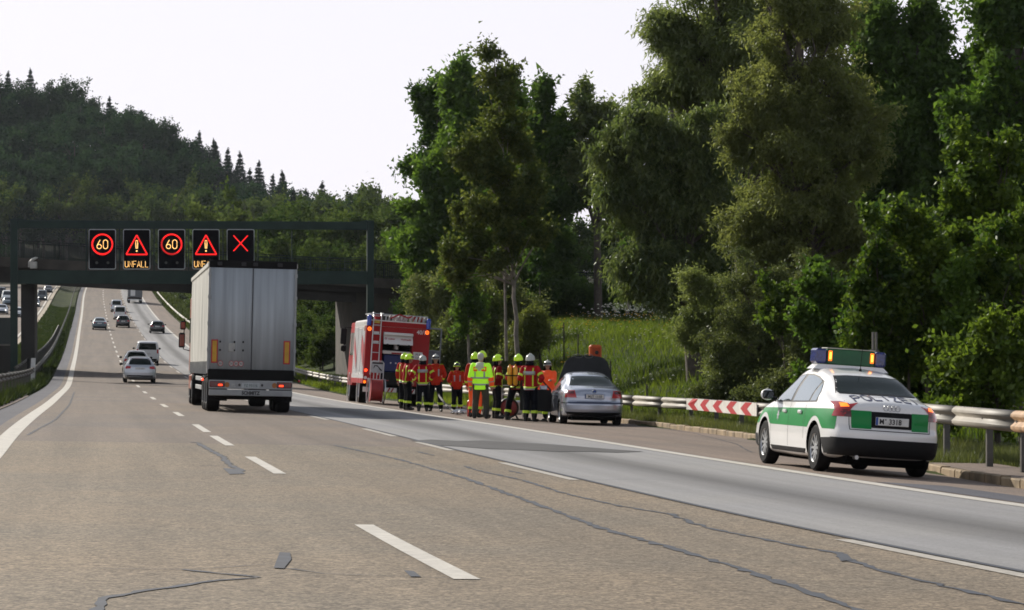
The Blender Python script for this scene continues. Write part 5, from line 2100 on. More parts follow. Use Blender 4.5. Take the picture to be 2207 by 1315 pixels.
    # glass panes a little prouder than the frame
    for s, side in ((-1, 'left'), (1, 'right')):
        for (a, b) in ((1.20, 1.47), (1.54, 2.375), (2.50, 3.50)):
            q = np.linspace(a, b, 9)
            up = [(float(y), float(np.interp(y, *tops)) - .006) for y in q]
            lo_ = [(float(y), float(np.interp(y, *bots)) + .006) for y in q]
            ok = [i for i in range(9) if up[i][1] - lo_[i][1] > .012]
            patch(bvh, side, [lo_[i] for i in ok] + [up[i] for i in reversed(ok)], 'side_window', M_sglass, r, .009, .08)
    patch(bvh, 'top', [(-.66, 3.50), (.66, 3.50), (.54, 2.98), (-.54, 2.98)], 'windscreen', M_glass, r, .006, .08)
    # door gaps, handles
    for s, sd in ((-1, 'left'), (1, 'right')):
        for y in (2.42, 3.40):
            patch(bvh, sd, [(y - .004, .31), (y + .004, .31), (y + .004, .94), (y - .004, .94)], 'door_gap', M_trim, r, .004, .08)
        patch(bvh, sd, [(1.586, .44), (1.594, .44), (1.594, .94), (1.586, .94)], 'door_gap', M_trim, r, .004, .08)
        for y in (1.72, 2.55):
            x = side_x(bvh, y + .07, .80, s)
            MB().bevbox(min(x, x + s * .035), max(x, x + s * .035), y, y + .17, .785, .835, .012).build('door_handle', white, r)
        x = side_x(bvh, 3.9, .82, s)
        MB().bevbox(min(x, x + s * .012), max(x, x + s * .012), 3.52, 3.58, .78, .81, .004).build('side_indicator', M_amber if False else white, r)
        # star of the force on the front door
        st = []
        for k in range(16):
            a = math.pi * k / 8
            rr = .085 if k % 2 == 0 else .045
            st.append((3.02 + rr * math.cos(a) * .8, .745 + rr * 1.15 * math.sin(a)))
        patch(bvh, sd, st, 'star_emblem', M_alu, r, .006, .05)
        # mirrors
        mr = MB()
        mr.sphere((s * 1.02, 3.28, 1.03), (.115, .065, .085), 14, 10)
        mo = mr.build('wing_mirror', white if s < 0 else white, r, 60)
        MB().bevbox(s * 1.02 - .095, s * 1.02 + .095, 3.205, 3.232, .965, 1.09, .02).build('mirror_glass', M_glass, mo)
        MB().tube([(s * .86, 3.32, .97), (s * .96, 3.30, .99)], [.035, .03], 8).build('mirror_arm', M_trim, mo)
    # roof light bar
    yb = 2.30
    zr = roof_at(bvh, yb).z
    lb = MB().add([(-.62, yb - .13, zr - .05), (.62, yb - .13, zr - .05), (.62, yb + .22, zr - .05), (-.62, yb + .22, zr - .05), (-.54, yb - .10, zr + .022), (.54, yb - .10, zr + .022), (.54, yb + .2, zr + .022), (-.54, yb + .2, zr + .022)],
                  [(0, 3, 2, 1), (4, 5, 6, 7), (0, 1, 5, 4), (1, 2, 6, 5), (2, 3, 7, 6), (3, 0, 4, 7)]).build('light_bar', white, r)
    z0, z1 = zr + .030, zr + .252
    MB().bevbox(-.395, .395, yb - .10, yb + .20, z0, z1, .012).build('stop_sign_box', dgreen, lb)
    MB().bevbox(-.40, .40, yb - .105, yb + .205, z1 + .001, z1 + .014, .004).build('top_cover', pm('cream_cover', (.5, .5, .4), .5), lb)
    for s in (-1, 1):
        MB().bevbox(min(s * .397, s * .58), max(s * .397, s * .58), yb - .12, yb + .22, z0, z1 - .004, .03).build('blue_lamp', blue, lb)
        MB().bevbox(s * .345 - .030, s * .345 + .030, yb - .112, yb - .1005, z0 + .045, z1 - .03, .004).build('amber_lamp', M_amber, lb)
        MB().bevbox(s * .345 - .016, s * .345 + .016, yb - .118, yb - .1125, z0 + .07, z1 - .055, .003).build('lamp_core', M_amberc, lb)
    h = roof_at(bvh, 1.70)
    ae = MB().tube([(0, 1.70, h.z - .005), (0, 1.70, h.z + .035)], [.028, .016], 10).build('aerial', M_trim, r)
    MB().tube([(0, 1.70, h.z + .035), (0, 1.64, h.z + .36)], [.006, .003], 6).build('aerial_rod', M_trim, ae)
    for y in (1.05, 3.81):
        for s in (-1, 1):
            wheel(r, s * .775, y, .325, .215, s, spokes=10)
    # underside, exhausts
    MB().bevbox(-.66, .66, .22, 4.4, .13, .32, .05).build('underbody', M_dark, r)
    MB().tube([(-.5, .10, .24), (-.5, .5, .24)], .03, 10).build('exhaust', M_alu, r)
    return r


pc = police_car()
on_road(pc, 34.35, 8.60, 4.8, scl=(.915, .98, 1.01))


# ------------------------------------------------ silver saloon with its bonnet up
def silver_car():
    silver = pm('silver_paint', (0.40, 0.43, 0.50), 0.26, metal=.65, coat=.7, nz=(2, .03))
    matt_black = pm('dull_black', (0.014, 0.015, 0.016), .75, nz=(3, .5))  # near-black mottled tone shared by the bonnet and the open door
    P = scale_prof(SEDAN, .996, .995, .99)
    r = thing('silver_saloon', 'silver saloon with raised black bonnet and open front door at the crash scene', 'car')
    me, bvh = car_shell(P, silver, M_dark, (1.06, 3.88), .325, rear=SREAR, front=SFRONT)
    link('body', me, r)
    patch(bvh, 'rear', [(-.640, 1.085), (.640, 1.085), (.510, 1.340), (.30, 1.354), (-.30, 1.354), (-.510, 1.340)], 'rear_window', M_glass2, r, .005, .06)
    tops = ([1.16, 1.26, 1.45, 1.7, 2.05, 2.5, 2.85, 3.1, 3.35, 3.6], [.96, 1.10, 1.215, 1.28, 1.325, 1.335, 1.305, 1.21, 1.08, .94])
    bots = ([1.1, 2.0, 3.7], [.955, .94, .925])
    win_rects(bvh, r, tops, bots, [(1.19, 1.55), (1.58, 2.40), (2.47, 3.52)])
    for s in (-1, 1):
        m_ = lambda Q: [(s * a, b) for a, b in (Q if s > 0 else Q[::-1])]
        patch(bvh, 'rear', m_([(.50, .755), (.80, .755), (.80, .94), (.72, .955), (.55, .955)]), 'tail_light', M_red_l, r, .008, .04)
        patch(bvh, 'rear', m_([(.56, .86), (.80, .86), (.795, .935), (.57, .935)]), 'tail_light', M_red_d, r, .012, .04)
        sd = 'left' if s < 0 else 'right'
        patch(bvh, sd, [(.16, .755), (.36, .755), (.33, .93), (.20, .955)], 'tail_light', M_red_l, r, .008, .04)
        patch(bvh, sd, [(.15, .60), (.62, .60), (.62, .625), (.15, .625)], 'bumper_strip', M_trim, r, .01, .06)
        for y in (2.42, 3.42):
            patch(bvh, sd, [(y - .005, .31), (y + .005, .31), (y + .005, .92), (y - .005, .92)], 'door_gap', M_trim, r, .004, .08)
        for y in (1.80, 2.62):
            x = side_x(bvh, y + .07, .80, s)
            MB().bevbox(min(x, x + s * .03), max(x, x + s * .03), y, y + .16, .79, .83, .01).build('door_handle', silver, r)
    patch(bvh, 'rear', [(-.84, .60), (.84, .60), (.84, .628), (-.84, .628)], 'bumper_strip', pm('navy_strip', (.02, .03, .08), .4), r, .012, .05)
    patch(bvh, 'rear', [(-.78, .26), (.78, .26), (.80, .36), (-.80, .36)], 'lower_valance', M_trim, r, .008, .06)
    patch(bvh, 'rear', [(-.49, .635), (.49, .635), (.49, .643), (-.49, .643)], 'boot_gap', M_trim, r, .004, .06)
    y0 = bvh.ray_cast(Vector((0, -3, .80)), Vector((0, 1, 0)))[0].y - .012
    fr = MB().bevbox(-.275, .275, y0 - .002, y0 + .008, .73, .86, .004).build('number_plate', pm('plate_frame_blue', (.015, .05, .16), .4), r)
    MB().bevbox(-.245, .262, y0 - .006, y0 - .0022, .742, .848, .003).build('plate_face', M_plate, fr)
    text('M:JT 1110', .098, M_ink, 'lettering', fr, (.01, y0 - .008, .760), bold=.0015, sx=.98)
    yb_ = bvh.ray_cast(Vector((0, -3, .93)), Vector((0, 1, 0)))[0].y - .006
    bd = MB().tube([(.045 * math.cos(t), yb_, .93 + .045 * math.sin(t)) for t in np.linspace(0, 2 * math.pi, 17)], .009, 5, cap=False).build('badge', M_ink, r)
    MB().disc(.038, 'y', (0, yb_, .93), 14).build('badge_face', M_plate_b, bd)
    # bonnet raised at the windscreen end
    bon = MB()
    V = []
    for k, (u, hw) in enumerate([(0, .86), (.25, .82), (.5, .76), (.75, .69), (.95, .63), (1.08, .50), (1.12, .40)]):
        for x in (-1, -.85, -.4, 0, .4, .85, 1):
            yy = 3.42 + u * .24 + .03 * (1 - x * x)
            V.append((x * hw + .13 + .06 * u, yy, .93 + u * .88 + .03 * (1 - x * x)))
    F = []
    for i in range(6):
        for j in range(6):
            a = i * 7 + j
            F.append((a, a + 1, a + 8, a + 7))
    bon.add(V, F)
    bo = bon.build('bonnet', matt_black, r, 50)
    md = bo.modifiers.new('thick', 'SOLIDIFY')
    md.thickness = .03
    for s in (-1, 1):
        MB().tube([(.1 + s * .15 + .12 * math.cos(t), 3.66, 1.93 + .055 * math.sin(t)) for t in np.linspace(0, 2 * math.pi, 15)], .012, 5, cap=False).build('grille_ring', pm('dull_grille', (.12, .12, .11), .5), bo)
    # open front left door
    d = MB()
    a = R(72)
    hx, hy = -.87, 3.42
    dx, dy = -math.sin(a), -math.cos(a)
    for (u0, u1, z0, z1) in ((0, .98, .30, .93),):
        for q in (0,):
            P_ = [(hx + dx * u, hy + dy * u) for u in (u0, u1)]
            nx, ny = dy * .05, -dx * .05
            d.add([(P_[0][0], P_[0][1], z0), (P_[1][0], P_[1][1], z0 + .04), (P_[1][0], P_[1][1], z1 + .02), (P_[0][0], P_[0][1], z1),
                   (P_[0][0] + nx, P_[0][1] + ny, z0), (P_[1][0] + nx, P_[1][1] + ny, z0 + .04), (P_[1][0] + nx, P_[1][1] + ny, z1 + .02), (P_[0][0] + nx, P_[0][1] + ny, z1)],
                  [(0, 1, 2, 3), (4, 7, 6, 5), (0, 4, 5, 1), (1, 5, 6, 2), (2, 6, 7, 3), (3, 7, 4, 0)])
    do = d.build('front_door', matt_black, r)
    wf = [(0.02, .93), (.35, 1.25), (.55, 1.36), (.93, 1.38), (.98, .95)]
    MB().tube([(hx + dx * u, hy + dy * u, z) for u, z in wf], .022, 6).build('window_frame', matt_black, do)
    MB().bevbox(-.30 + hx - .05, hx - .05 - .08, hy - .10, hy - .02, .93, 1.06, .02).build('wing_mirror', silver, do)
    for y in (1.06, 3.88):
        for s in (-1, 1):
            wheel(r, s * .77, y, .325, .215, s, spokes=12)
    MB().bevbox(-.66, .66, .22, 4.4, .13, .32, .05).build('underbody', M_dark, r)
    return r


sv = silver_car()
on_road(sv, 68.8, 11.26, 4.78, scl=(.965, 1, .99), yaw=R(-4.0))


# ------------------------------------------------ plainer cars for the traffic ahead
HATCH = [(0.00, .32, .80, .90, .80, .78, .66), (.06, .27, .84, 1.0, .83, .81, .68), (.22, .23, .90, 1.15, .855, .83, .66), (.45, .20, .92, 1.32, .865, .84, .62), (.75, .18, .92, 1.42, .87, .845, .60), (1.3, .17, .915, 1.46, .87, .845, .60), (2.0, .17, .91, 1.465, .87, .845, .60),
         (2.5, .17, .90, 1.41, .87, .84, .61), (3.0, .17, .89, 1.18, .865, .83, .66), (3.3, .18, .87, 1.0, .86, .82, .70), (3.8, .2, .80, .88, .84, .79, .68), (4.1, .24, .66, .72, .80, .75, .60), (4.2, .3, .56, .6, .74, .7, .55)]
VAN = [(0.00, .34, 1.0, 1.62, .84, .82, .68), (.06, .28, 1.05, 1.74, .87, .85, .72), (.25, .24, 1.06, 1.80, .90, .87, .74), (1.0, .22, 1.06, 1.83, .91, .88, .75), (2.6, .22, 1.05, 1.83, .91, .88, .75), (3.1, .22, 1.04, 1.74, .91, .87, .74), (3.7, .22, 1.0, 1.30, .90, .86, .76), (4.0, .23, .95, 1.05, .89, .84, .74), (4.5, .28, .75, .82, .84, .78, .66), (4.65, .34, .6, .64, .78, .72, .56)]


def simple_car(name, label, prof, paint, Lc, kindc, axles, wr=.31, front_lamps=False, group=None, scale=(1, 1, 1), lampmat=None, plate=True):
    r = thing(name, label, 'car' if kindc != 'van' else 'van', group=group)
    P = scale_prof(prof, scale[0], scale[1], scale[2])
    me, bvh = car_shell(P, paint, M_dark, axles, wr, nst=44, rear=SREAR if kindc == 'sedan' else ([.2, .35, .6, .9, 1.3], [.06, 0, 0, .04, .10]), front=SFRONT, bulge=(.10, .18))
    link('body', me, r)
    zt = max(p[3] for p in P)
    if kindc == 'sedan':
        rw = [(-.62, 1.08), (.62, 1.08), (.52, zt - .08), (-.52, zt - .08)]
        lz = (.80, .96)
    elif kindc == 'hatch':
        rw = [(-.60, 1.02), (.60, 1.02), (.50, zt - .09), (-.50, zt - .09)]
        lz = (.78, .96)
    else:
        rw = [(-.66, 1.12), (.66, 1.12), (.60, zt - .14), (-.60, zt - .14)]
        lz = (.85, 1.15)
    rw = [(a * scale[1], b * (1 if kindc != 'x' else 1)) for a, b in rw]
    patch(bvh, 'rear', rw, 'rear_window', M_glass2, r, .006, .08)
    L = P[-1][0]
    # windscreen
    ys = [p[0] for p in P]
    zs = [p[3] for p in P]
    yb = [p[0] for p in P if p[3] < 1.12 and p[0] > L * .5][0]
    patch(bvh, 'front', [(-.60, 1.10 if kindc == 'van' else 1.0), (.60, 1.10 if kindc == 'van' else 1.0), (.52, zt - .10), (-.52, zt - .10)], 'windscreen', M_glass, r, .006, .09)
    bz = .95 if kindc != 'van' else 1.10
    q0, q1 = (.95, L * .70) if kindc == 'sedan' else ((.40, L * .70) if kindc == 'hatch' else (.30, L * .76))
    tt = np.linspace(q0, q1, 12)
    tops = (list(tt), [float(np.interp(y, ys, zs)) - .10 for y in tt])
    bots = ([0, L], [bz, bz])
    seg = [(q0, q0 + .3 * (q1 - q0) - .04), (q0 + .3 * (q1 - q0), q0 + .62 * (q1 - q0) - .04), (q0 + .62 * (q1 - q0), q1)]
    win_rects(bvh, r, tops, bots, seg)
    for s in (-1, 1):
        m_ = lambda Q: [(s * a * scale[1], b) for a, b in (Q if s > 0 else Q[::-1])]
        if kindc == 'van':
            patch(bvh, 'rear', m_([(.70, lz[0]), (.82, lz[0]), (.82, lz[1]), (.70, lz[1])]), 'tail_light', lampmat or M_red_l, r, .008, .06)
        else:
            patch(bvh, 'rear', m_([(.50, lz[0] + .03), (.78, lz[0]), (.78, lz[1]), (.50, lz[1] - .04)]), 'tail_light', lampmat or M_red_l, r, .008, .06)
        patch(bvh, 'front', m_([(.42, .60), (.70, .60), (.70, .72), (.44, .72)]), 'headlight', M_head, r, .006, .06)
        if front_lamps:
            p = bvh.ray_cast(Vector((s * .56, 9, .66)), Vector((0, -1, 0)))[0]
            MB().disc(.09, 'y', (s * .56, p.y + .02, .66), 14).build('headlight', M_headl, r)
        ym = L * .64 if kindc != 'van' else L * .72
        mo = MB().sphere((s * (.98 * scale[1]), ym, 1.0 if kindc != 'van' else 1.15), (.10, .06, .075), 10, 8).build('wing_mirror', M_black, r, 60)
    if plate:
        y0 = bvh.ray_cast(Vector((0, -3, .82)), Vector((0, 1, 0)))[0].y - .012
        MB().bevbox(-.26, .26, y0 - .004, y0 + .008, .76, .87, .004).build('number_plate', M_plate, r)
    patch(bvh, 'rear', [(-.74, .30), (.74, .30), (.74, .44), (-.74, .44)], 'lower_bumper', M_trim, r, .008, .08)
    patch(bvh, 'front', [(-.55, .33), (.55, .33), (.5, .55), (-.5, .55)], 'grille', M_trim, r, .008, .08)
    for y in axles:
        for s in (-1, 1):
            wheel(r, s * (.755 * scale[1]), y, wr, .2, s, style='plain' if kindc == 'van' else 'spoke', spokes=7)
    MB().bevbox(-.6, .6, .35, L - .45, .17, .30, .05).build('underbody', M_dark, r)
    return r


P_silver = pm('estate_silver', (0.50, 0.53, 0.56), .3, metal=.5, coat=.6, nz=(2, .03))
P_white = pm('car_white', (0.72, 0.73, 0.72), .3, coat=.6, nz=(2, .03))
P_black = pm('car_black', (0.014, 0.016, 0.018), .25, coat=.8, nz=(2, .03))
P_grey = pm('car_dark_grey', (0.10, 0.115, 0.115), .28, metal=.4, coat=.7, nz=(2, .03))
P_teal = pm('car_blue_grey', (0.09, 0.13, 0.15), .28, metal=.3, coat=.7, nz=(2, .03))
G_tr = 'cars driving away on the carriageway ahead'
cars = []


def put_car(c, t, o, L, rot=0.0, zadd=0.0):
    on_road(c, t, o, L, rot, zadd=zadd)
    return c


ESTATE = [(y if y < 1 else y, a, b, c, d, e, f) for (y, a, b, c, d, e, f) in HATCH]
c1 = simple_car('estate_car', 'silver estate nearest of the traffic ahead, left of the lorry', HATCH, P_silver, 4.7, 'hatch', (.95, 3.65), .32, group=G_tr, scale=(1.12, 1.03, .985))
put_car(c1, 143.2, .25, 4.7)
c2 = simple_car('white_hatchback', 'white car directly in front of the silver estate, mostly hidden', HATCH, P_white, 4.2, 'hatch', (.75, 3.3), .30, group=G_tr)
put_car(c2, 168, .55, 4.2)
c3 = simple_car('white_minivan', 'tall white minivan at the head of the three pale cars', VAN, P_white, 4.65, 'van', (.85, 3.65), .33, group=G_tr, scale=(1, 1.0, .95))
put_car(c3, 196, 1.9, 4.65)
c4 = simple_car('dark_saloon', 'dark grey saloon alone in the left lane far ahead', SEDAN, P_teal, 4.8, 'sedan', (1.05, 3.81), .32, group=G_tr)
put_car(c4, 312, -1.2, 4.8)
c5 = simple_car('black_hatchback', 'black hatchback with lit left brake lamp in the middle lane', HATCH, P_black, 4.2, 'hatch', (.75, 3.3), .31, group=G_tr, scale=(1, 1, 1.06))
put_car(c5, 325, 1.75, 4.2)
c6 = simple_car('white_van', 'white van right before the black hatchback', VAN, P_white, 4.65, 'van', (.85, 3.65), .33, group=G_tr, scale=(1, 1, 1.05))
put_car(c6, 362, 1.75, 4.65)
c7 = simple_car('grey_van', 'silver grey van farthest of the middle lane group', VAN, P_silver, 4.65, 'van', (.85, 3.65), .33, group=G_tr, scale=(1, 1, 1.02))
put_car(c7, 402, 1.65, 4.65)
c8 = simple_car('black_saloon', 'black compact car in the right lane ahead of the lorry', HATCH, P_black, 4.2, 'hatch', (.75, 3.3), .31, group=G_tr, scale=(1.02, 1.02, 1.0))
put_car(c8, 303, 5.45, 4.2)
# oncoming traffic
G_on = 'oncoming cars on the far carriageway'


def put_on(c, px, py, L, dz=0.0):
    """front wheels at a point of the oncoming carriageway seen along the measured line"""
    t = np.linspace(120, 560, 4000)
    a = (px - 1103.5) / 5600
    o = (a * t - GX(t)) / (CT + a * ST)
    z = road_z(t, -4.6) + .28
    v = 657.5 - 5600 * z / (t - o * ST)
    k = int(np.argmin(np.abs(v - py)))
    tt, oo = float(t[k]), float(o[k])
    zadd = float(road_z(tt, -4.6) + .28 - road_z(tt, oo))
    on_road(c, tt, oo, L, math.pi, zadd=zadd)
    # tilt follows the road; keep the car's nose at the measured point
    return tt, oo


oc = [('green_van', 'dark green van with one bright headlamp, rightmost oncoming vehicle', VAN, P_grey, 4.65, 'van', 90, 648, (1, 1, 1.05)),
      ('blue_car', 'dark car with lit lamp in front of the green van, beside the pier', HATCH, P_teal, 4.2, 'hatch', 74, 662, (1, 1, 1)),
      ('small_car', 'dark car farthest up the oncoming lane, beyond the green van', HATCH, P_black, 4.2, 'hatch', 103, 631, (1, 1, 1)),
      ('silver_car', 'silver saloon at the left picture edge heading towards the camera', SEDAN, P_silver, 4.8, 'sedan', 3, 678, (1, 1, 1)),
      ('grey_car', 'grey car just behind the silver oncoming saloon', HATCH, P_teal, 4.2, 'hatch', 16, 660, (1, 1, 1)),
      ('pale_van', 'pale van following in the outer oncoming lane at the left edge', VAN, P_white, 4.65, 'van', 14, 650, (1, 1, 1)),
      ('dark_van', 'dark van with a headlamp on, highest at the left edge', VAN, P_black, 4.65, 'van', 1, 645, (1, 1, 1.1)),
      ('white_car', 'white car glimpsed between the gantry post and the pier', HATCH, P_white, 4.2, 'hatch', 36, 684, (1, 1, 1))]
for nm, lb, pr, pt, L_, kd, px_, py_, scl in oc:
    c = simple_car(nm, lb, pr, pt, L_, kd, (.8, L_ - .95), .31, front_lamps=nm in ('green_van', 'blue_car', 'silver_car', 'dark_van'), group=G_on, scale=scl, plate=False)
    print(nm, put_on(c, px_, py_, L_))


# ------------------------------------------------ articulated lorry
def lorry():
    M_curt = pm('curtain_cloth', (0.50, 0.49, 0.44), .6, nz=(2.0, .22), st=(1, 2.2, .25))
    M_door = pm('trailer_door_white', (0.36, 0.39, 0.41), .5, spec=.3, nz=(2.6, .20), st=(2.2, 1, .10))
    M_yel = pm('yellow_reflector', (.50, .27, .01), .4)
    M_rd = pm('red_reflector', (.42, .02, .02), .4)
    M_chas = pm('chassis_black', (0.008, 0.008, 0.008), .75, spec=.15)
    M_wbar = pm('bumper_bar_grey', (.30, .31, .31), .5, nz=(3, .15))
    r = thing('articulated_lorry', 'grey curtain sided lorry with SCHMITZ on its rear bumper in the middle lane', 'lorry')
    W, Hh, z0 = 1.26, 4.0, 1.12
    Lt = 13.6
    # front bulkhead, roof, floor
    m = MB()
    m.bevbox(-W, W, .10, Lt, z0, z0 + .16, .02)
    m.build('load_floor', M_chas, r)
    m = MB()
    # roof tarpaulin sagging between the frames at the rear
    n = 28
    V, F = [], []
    for i in range(n + 1):
        y = .05 + (Lt - .05) * i / n
        zz = Hh - .05 - .07 * math.sin(min(1, y / 3.0) * math.pi) ** 2 + .012 * math.sin(y * 5)
        for x in (-W, -W * .6, 0, W * .6, W):
            V.append((x, y, zz + .03 * (1 - (x / W) ** 2)))
    for i in range(n):
        for k in range(4):
            a = i * 5 + k
            F.append((a, a + 1, a + 6, a + 5))
    m.add(V, F)
    m.build('roof_tarpaulin', M_curt, r, 60)
    # curtains with upright folds
    for s in (-1, 1):
        V, F = [], []
        n = 220
        for i in range(n + 1):
            y = .07 + (Lt - .12) * i / n
            w = .018 * math.sin(y * 7.3) + .012 * math.sin(y * 17.1 + 1) + .010 * math.sin(y * 3.1)
            dz = .07 * math.sin(min(1, y / 3.0) * math.pi) ** 2
            for k, (z, q) in enumerate([(z0 + .06, .6), (z0 + .5, 1), (z0 + 1.4, 1.0), (Hh - .35, .8), (Hh - .06 - dz, .15)]):
                V.append((s * (W + .012 + w * q), y, z))
        for i in range(n):
            for k in range(4):
                a = i * 5 + k
                F.append((a, a + 1, a + 6, a + 5))
        m = MB().add(V, F)
        m.build('side_curtain', M_curt, r, 60)
        m = MB()
        m.bevbox(min(s * (W - .01), s * (W + .05)), max(s * (W - .01), s * (W + .05)), .06, Lt, Hh - .16, Hh - .02, .02)
        # gutter drops a little where the roof sags
        m.build('roof_gutter', M_curt, r)
        # tensioning straps below
        st = MB()
        for k in range(34):
            y = .25 + k * .395
            st.box(min(s * (W + .03), s * (W + .045)), max(s * (W + .03), s * (W + .045)), y, y + .05, z0 - .12, z0 + .22)
        so = st.build('straps', M_wbar, r)
        so['kind'] = 'stuff'
        MB().bevbox(min(s * (W - .05), s * (W + .02)), max(s * (W - .05), s * (W + .02)), .1, Lt, z0 - .10, z0 + .05, .01).build('side_rail', M_wbar, r)
    # rear portal and doors
    MB().bevbox(-W - .02, W + .02, -.02, .10, Hh - .17, Hh + .03, .015).build('rear_header', M_chas, r)
    for x in (-.98, -.28, .06, .78):
        MB().bevbox(x - .07, x + .07, -.045, -.021, Hh - .12, Hh - .02, .01).build('header_lamp', M_ink, r)
    for (a, b) in ((-W + .02, -.006), (.006, W - .02)):
        m = MB()
        n = 16
        V, F = [], []
        for i in range(n + 1):
            x = a + (b - a) * i / n
            y = -.004 * (1 - 2 * (i % 2))
            for z in (z0 + .02, Hh - .175):
                V.append((x, y - .01, z))
        for i in range(n):
            F.append((2 * i, 2 * i + 2, 2 * i + 3, 2 * i + 1))
        dr = m.add(V, F).build('rear_door', M_door, r, 10)
        md = dr.modifiers.new('thick', 'SOLIDIFY')
        md.thickness = .004
    MB().box(-.010, .010, -.024, .06, z0 + .02, Hh - .18).build('door_seam', M_ink, r)
    for s in (-1, 1):
        MB().bevbox(s * W - .03, s * W + .03, -.03, .12, z0 - .02, Hh - .17, .01).build('corner_post', M_wbar, r)
        for z in (1.6, 2.3, 3.0, 3.6):
            MB().bevbox(s * (W - .0) - .045, s * W + .045, -.05, -.031, z, z + .10, .01).build('hinge', M_wbar, r)
    for x in (-.92, -.50, -.25):
        for z in (1.62, 1.84):
            MB().bevbox(x - .02, x + .02, -.045, -.02, z, z + .05, .006).build('latch', M_chas, r)
    MB().bevbox(-.68, -.48, -.040, -.02, 1.60, 1.84, .01).build('document_box', pm('box_grey', (.33, .33, .31), .6), r)
    # tall reflector boards
    for x in (-1.08, 1.03):
        rb = MB().bevbox(x - .095, x + .095, -.045, -.02, 1.30, 1.92, .008).build('reflector_board', M_rd, r)
        MB().bevbox(x - .062, x + .062, -.052, -.0455, 1.335, 1.885, .004).build('yellow_field', M_yel, rb)
    M_stk = pm('sticker_white', (.5, .5, .48), .5)
    for x, tx in ((-.90, '80'), (-.58, '70'), (-.44, '80'), (-.30, '90')):
        sk = MB().disc(.075, 'y', (x, -.0235, 1.29), 18).build('speed_sticker', M_stk, r)
        MB().tube([(x + .068 * math.cos(t), -.026, 1.29 + .068 * math.sin(t)) for t in np.linspace(0, 2 * math.pi, 17)], .008, 4, cap=False).build('ring', M_rd, sk)
        text(tx, .085, M_ink, 'lettering', sk, (x, -.028, 1.26))
    # buffer beam, light panel, bumper
    MB().bevbox(-W, W, -.06, .2, .86, z0 + .015, .02).build('buffer_beam', M_chas, r)
    MB().bevbox(-1.22, 1.22, -.05, .02, .62, .855, .012).build('light_panel', M_wbar, r)
    MB().bevbox(-1.22, 1.22, -.07, .02, .44, .60, .015).build('bumper_bar', M_wbar, r)
    for s in (-1, 1):
        tl = MB().bevbox(s * .98 - .22, s * .98 + .22, -.075, -.051, .665, .82, .015).build('tail_light', M_red_d, r)
        MB().bevbox(s * .98 - s * .09 - .06, s * .98 - s * .09 + .06, -.082, -.0755, .70, .745, .006).build('lit_segment', M_redlit, tl)
        MB().disc(.07, 'y', (s * .69, -.056, .73), 16).build('round_reflector', pm('orange_reflector', (.35, .12, .02), .4), r)
        MB().disc(.035, 'y', (s * .33, -.056, .73), 12).build('marker_dot', M_ink, r)
    pl = MB().bevbox(-.27, .26, -.058, -.0515, .655, .79, .004).build('number_plate', pm('plate_grey', (.42, .45, .45), .5), r)
    text('PZ 93116', .105, pm('plate_ink_soft', (.05, .09, .09), .5), 'lettering', pl, (0, -.060, .685), sx=.95)
    text('PL', .12, M_stk, 'lettering', r, (-.50, -.053, .68))
    text('SCHMITZ', .125, M_ink, 'lettering', r, (-.0, -.073, .478), bold=.006, sx=1.0)
    MB().bevbox(-.27, .27, -.0712, -.0702, .47, .575, .0003).build('name_field', M_wbar, r)
    MB().bevbox(-1.05, 1.05, .15, .35, .34, .52, .03).build('underrun_bar', M_chas, r)
    for s in (-1, 1):
        MB().bevbox(s * .95 - .28, s * .95 + .28, .25, .27, .30, .80, .004).build('mud_flap', M_rubber, r)
        MB().tube([(s * 1.26, -.0, .95), (s * 1.40, -.05, .86)], .02, 6).build('marker_arm', M_chas, r)
        MB().sphere((s * 1.41, -.05, .86), .035, 8, 6).build('side_marker', M_redlit if s < 0 else M_red_l, r)
    # chassis
    for x in (-.45, .45):
        MB().bevbox(x - .06, x + .06, .3, 12.5, .75, 1.11, .01).build('frame_rail', M_chas, r)
    # trailer axles
    for ya in (1.35, 2.67, 3.98):
        MB().tube([(-.95, ya, .5), (.95, ya, .5)], .07, 8).build('axle', M_chas, r)
        for s in (-1, 1):
            wheel(r, s * 1.04, ya, .50, .39, s, 'plain', rimmat=M_wbar)
            MB().bevbox(s * 1.05 - .2, s * 1.05 + .2, ya - .5, ya + .5, 1.03, 1.06, .01).build('mudguard', M_chas, r)
    for s in (-1, 1):
        for z in (.55, .80):
            MB().bevbox(s * 1.22 - .015, s * 1.22 + .015, 4.9, 9.6, z, z + .12, .006).build('side_guard', M_wbar, r)
    # tractor
    cab = pm('cab_orange_red', (.40, .07, .015), .35, coat=.5)
    cb = MB().bevbox(-1.22, 1.22, 14.4, 16.4, .95, 3.5, .12).build('cab', cab, r)
    MB().bevbox(-1.1, 1.1, 16.405, 16.43, 1.9, 2.9, .01).build('windscreen', M_glass, cb)
    for s in (-1, 1):
        MB().bevbox(s * 1.225 - .01, s * 1.225 + .01, 15.2, 16.1, 1.95, 2.75, .008).build('door_window', M_glass, cb)
        MB().bevbox(s * 1.0 - .22, s * 1.0 + .22, 14.3, 16.2, .45, .95, .05).build('step_panel', cab, r)
        m1 = MB().bevbox(s * 1.50 - .11, s * 1.50 + .11, 16.05, 16.22, 1.80, 2.28, .03).build('mirror', M_black, r)
        MB().bevbox(s * 1.50 - .08, s * 1.50 + .08, 16.03, 16.048, 1.85, 2.22, .004).build('mirror_glass', pm('mirror_reflection', (.25, .05, .03), .15), m1)
        m2 = MB().bevbox(s * 1.47 - .10, s * 1.47 + .10, 16.05, 16.22, 2.38, 2.66, .03).build('mirror', M_black, r)
        MB().bevbox(s * 1.47 - .07, s * 1.47 + .07, 16.03, 16.048, 2.42, 2.62, .004).build('mirror_glass', pm('mirror_reflection_r', (.30, .05, .03), .15), m2)
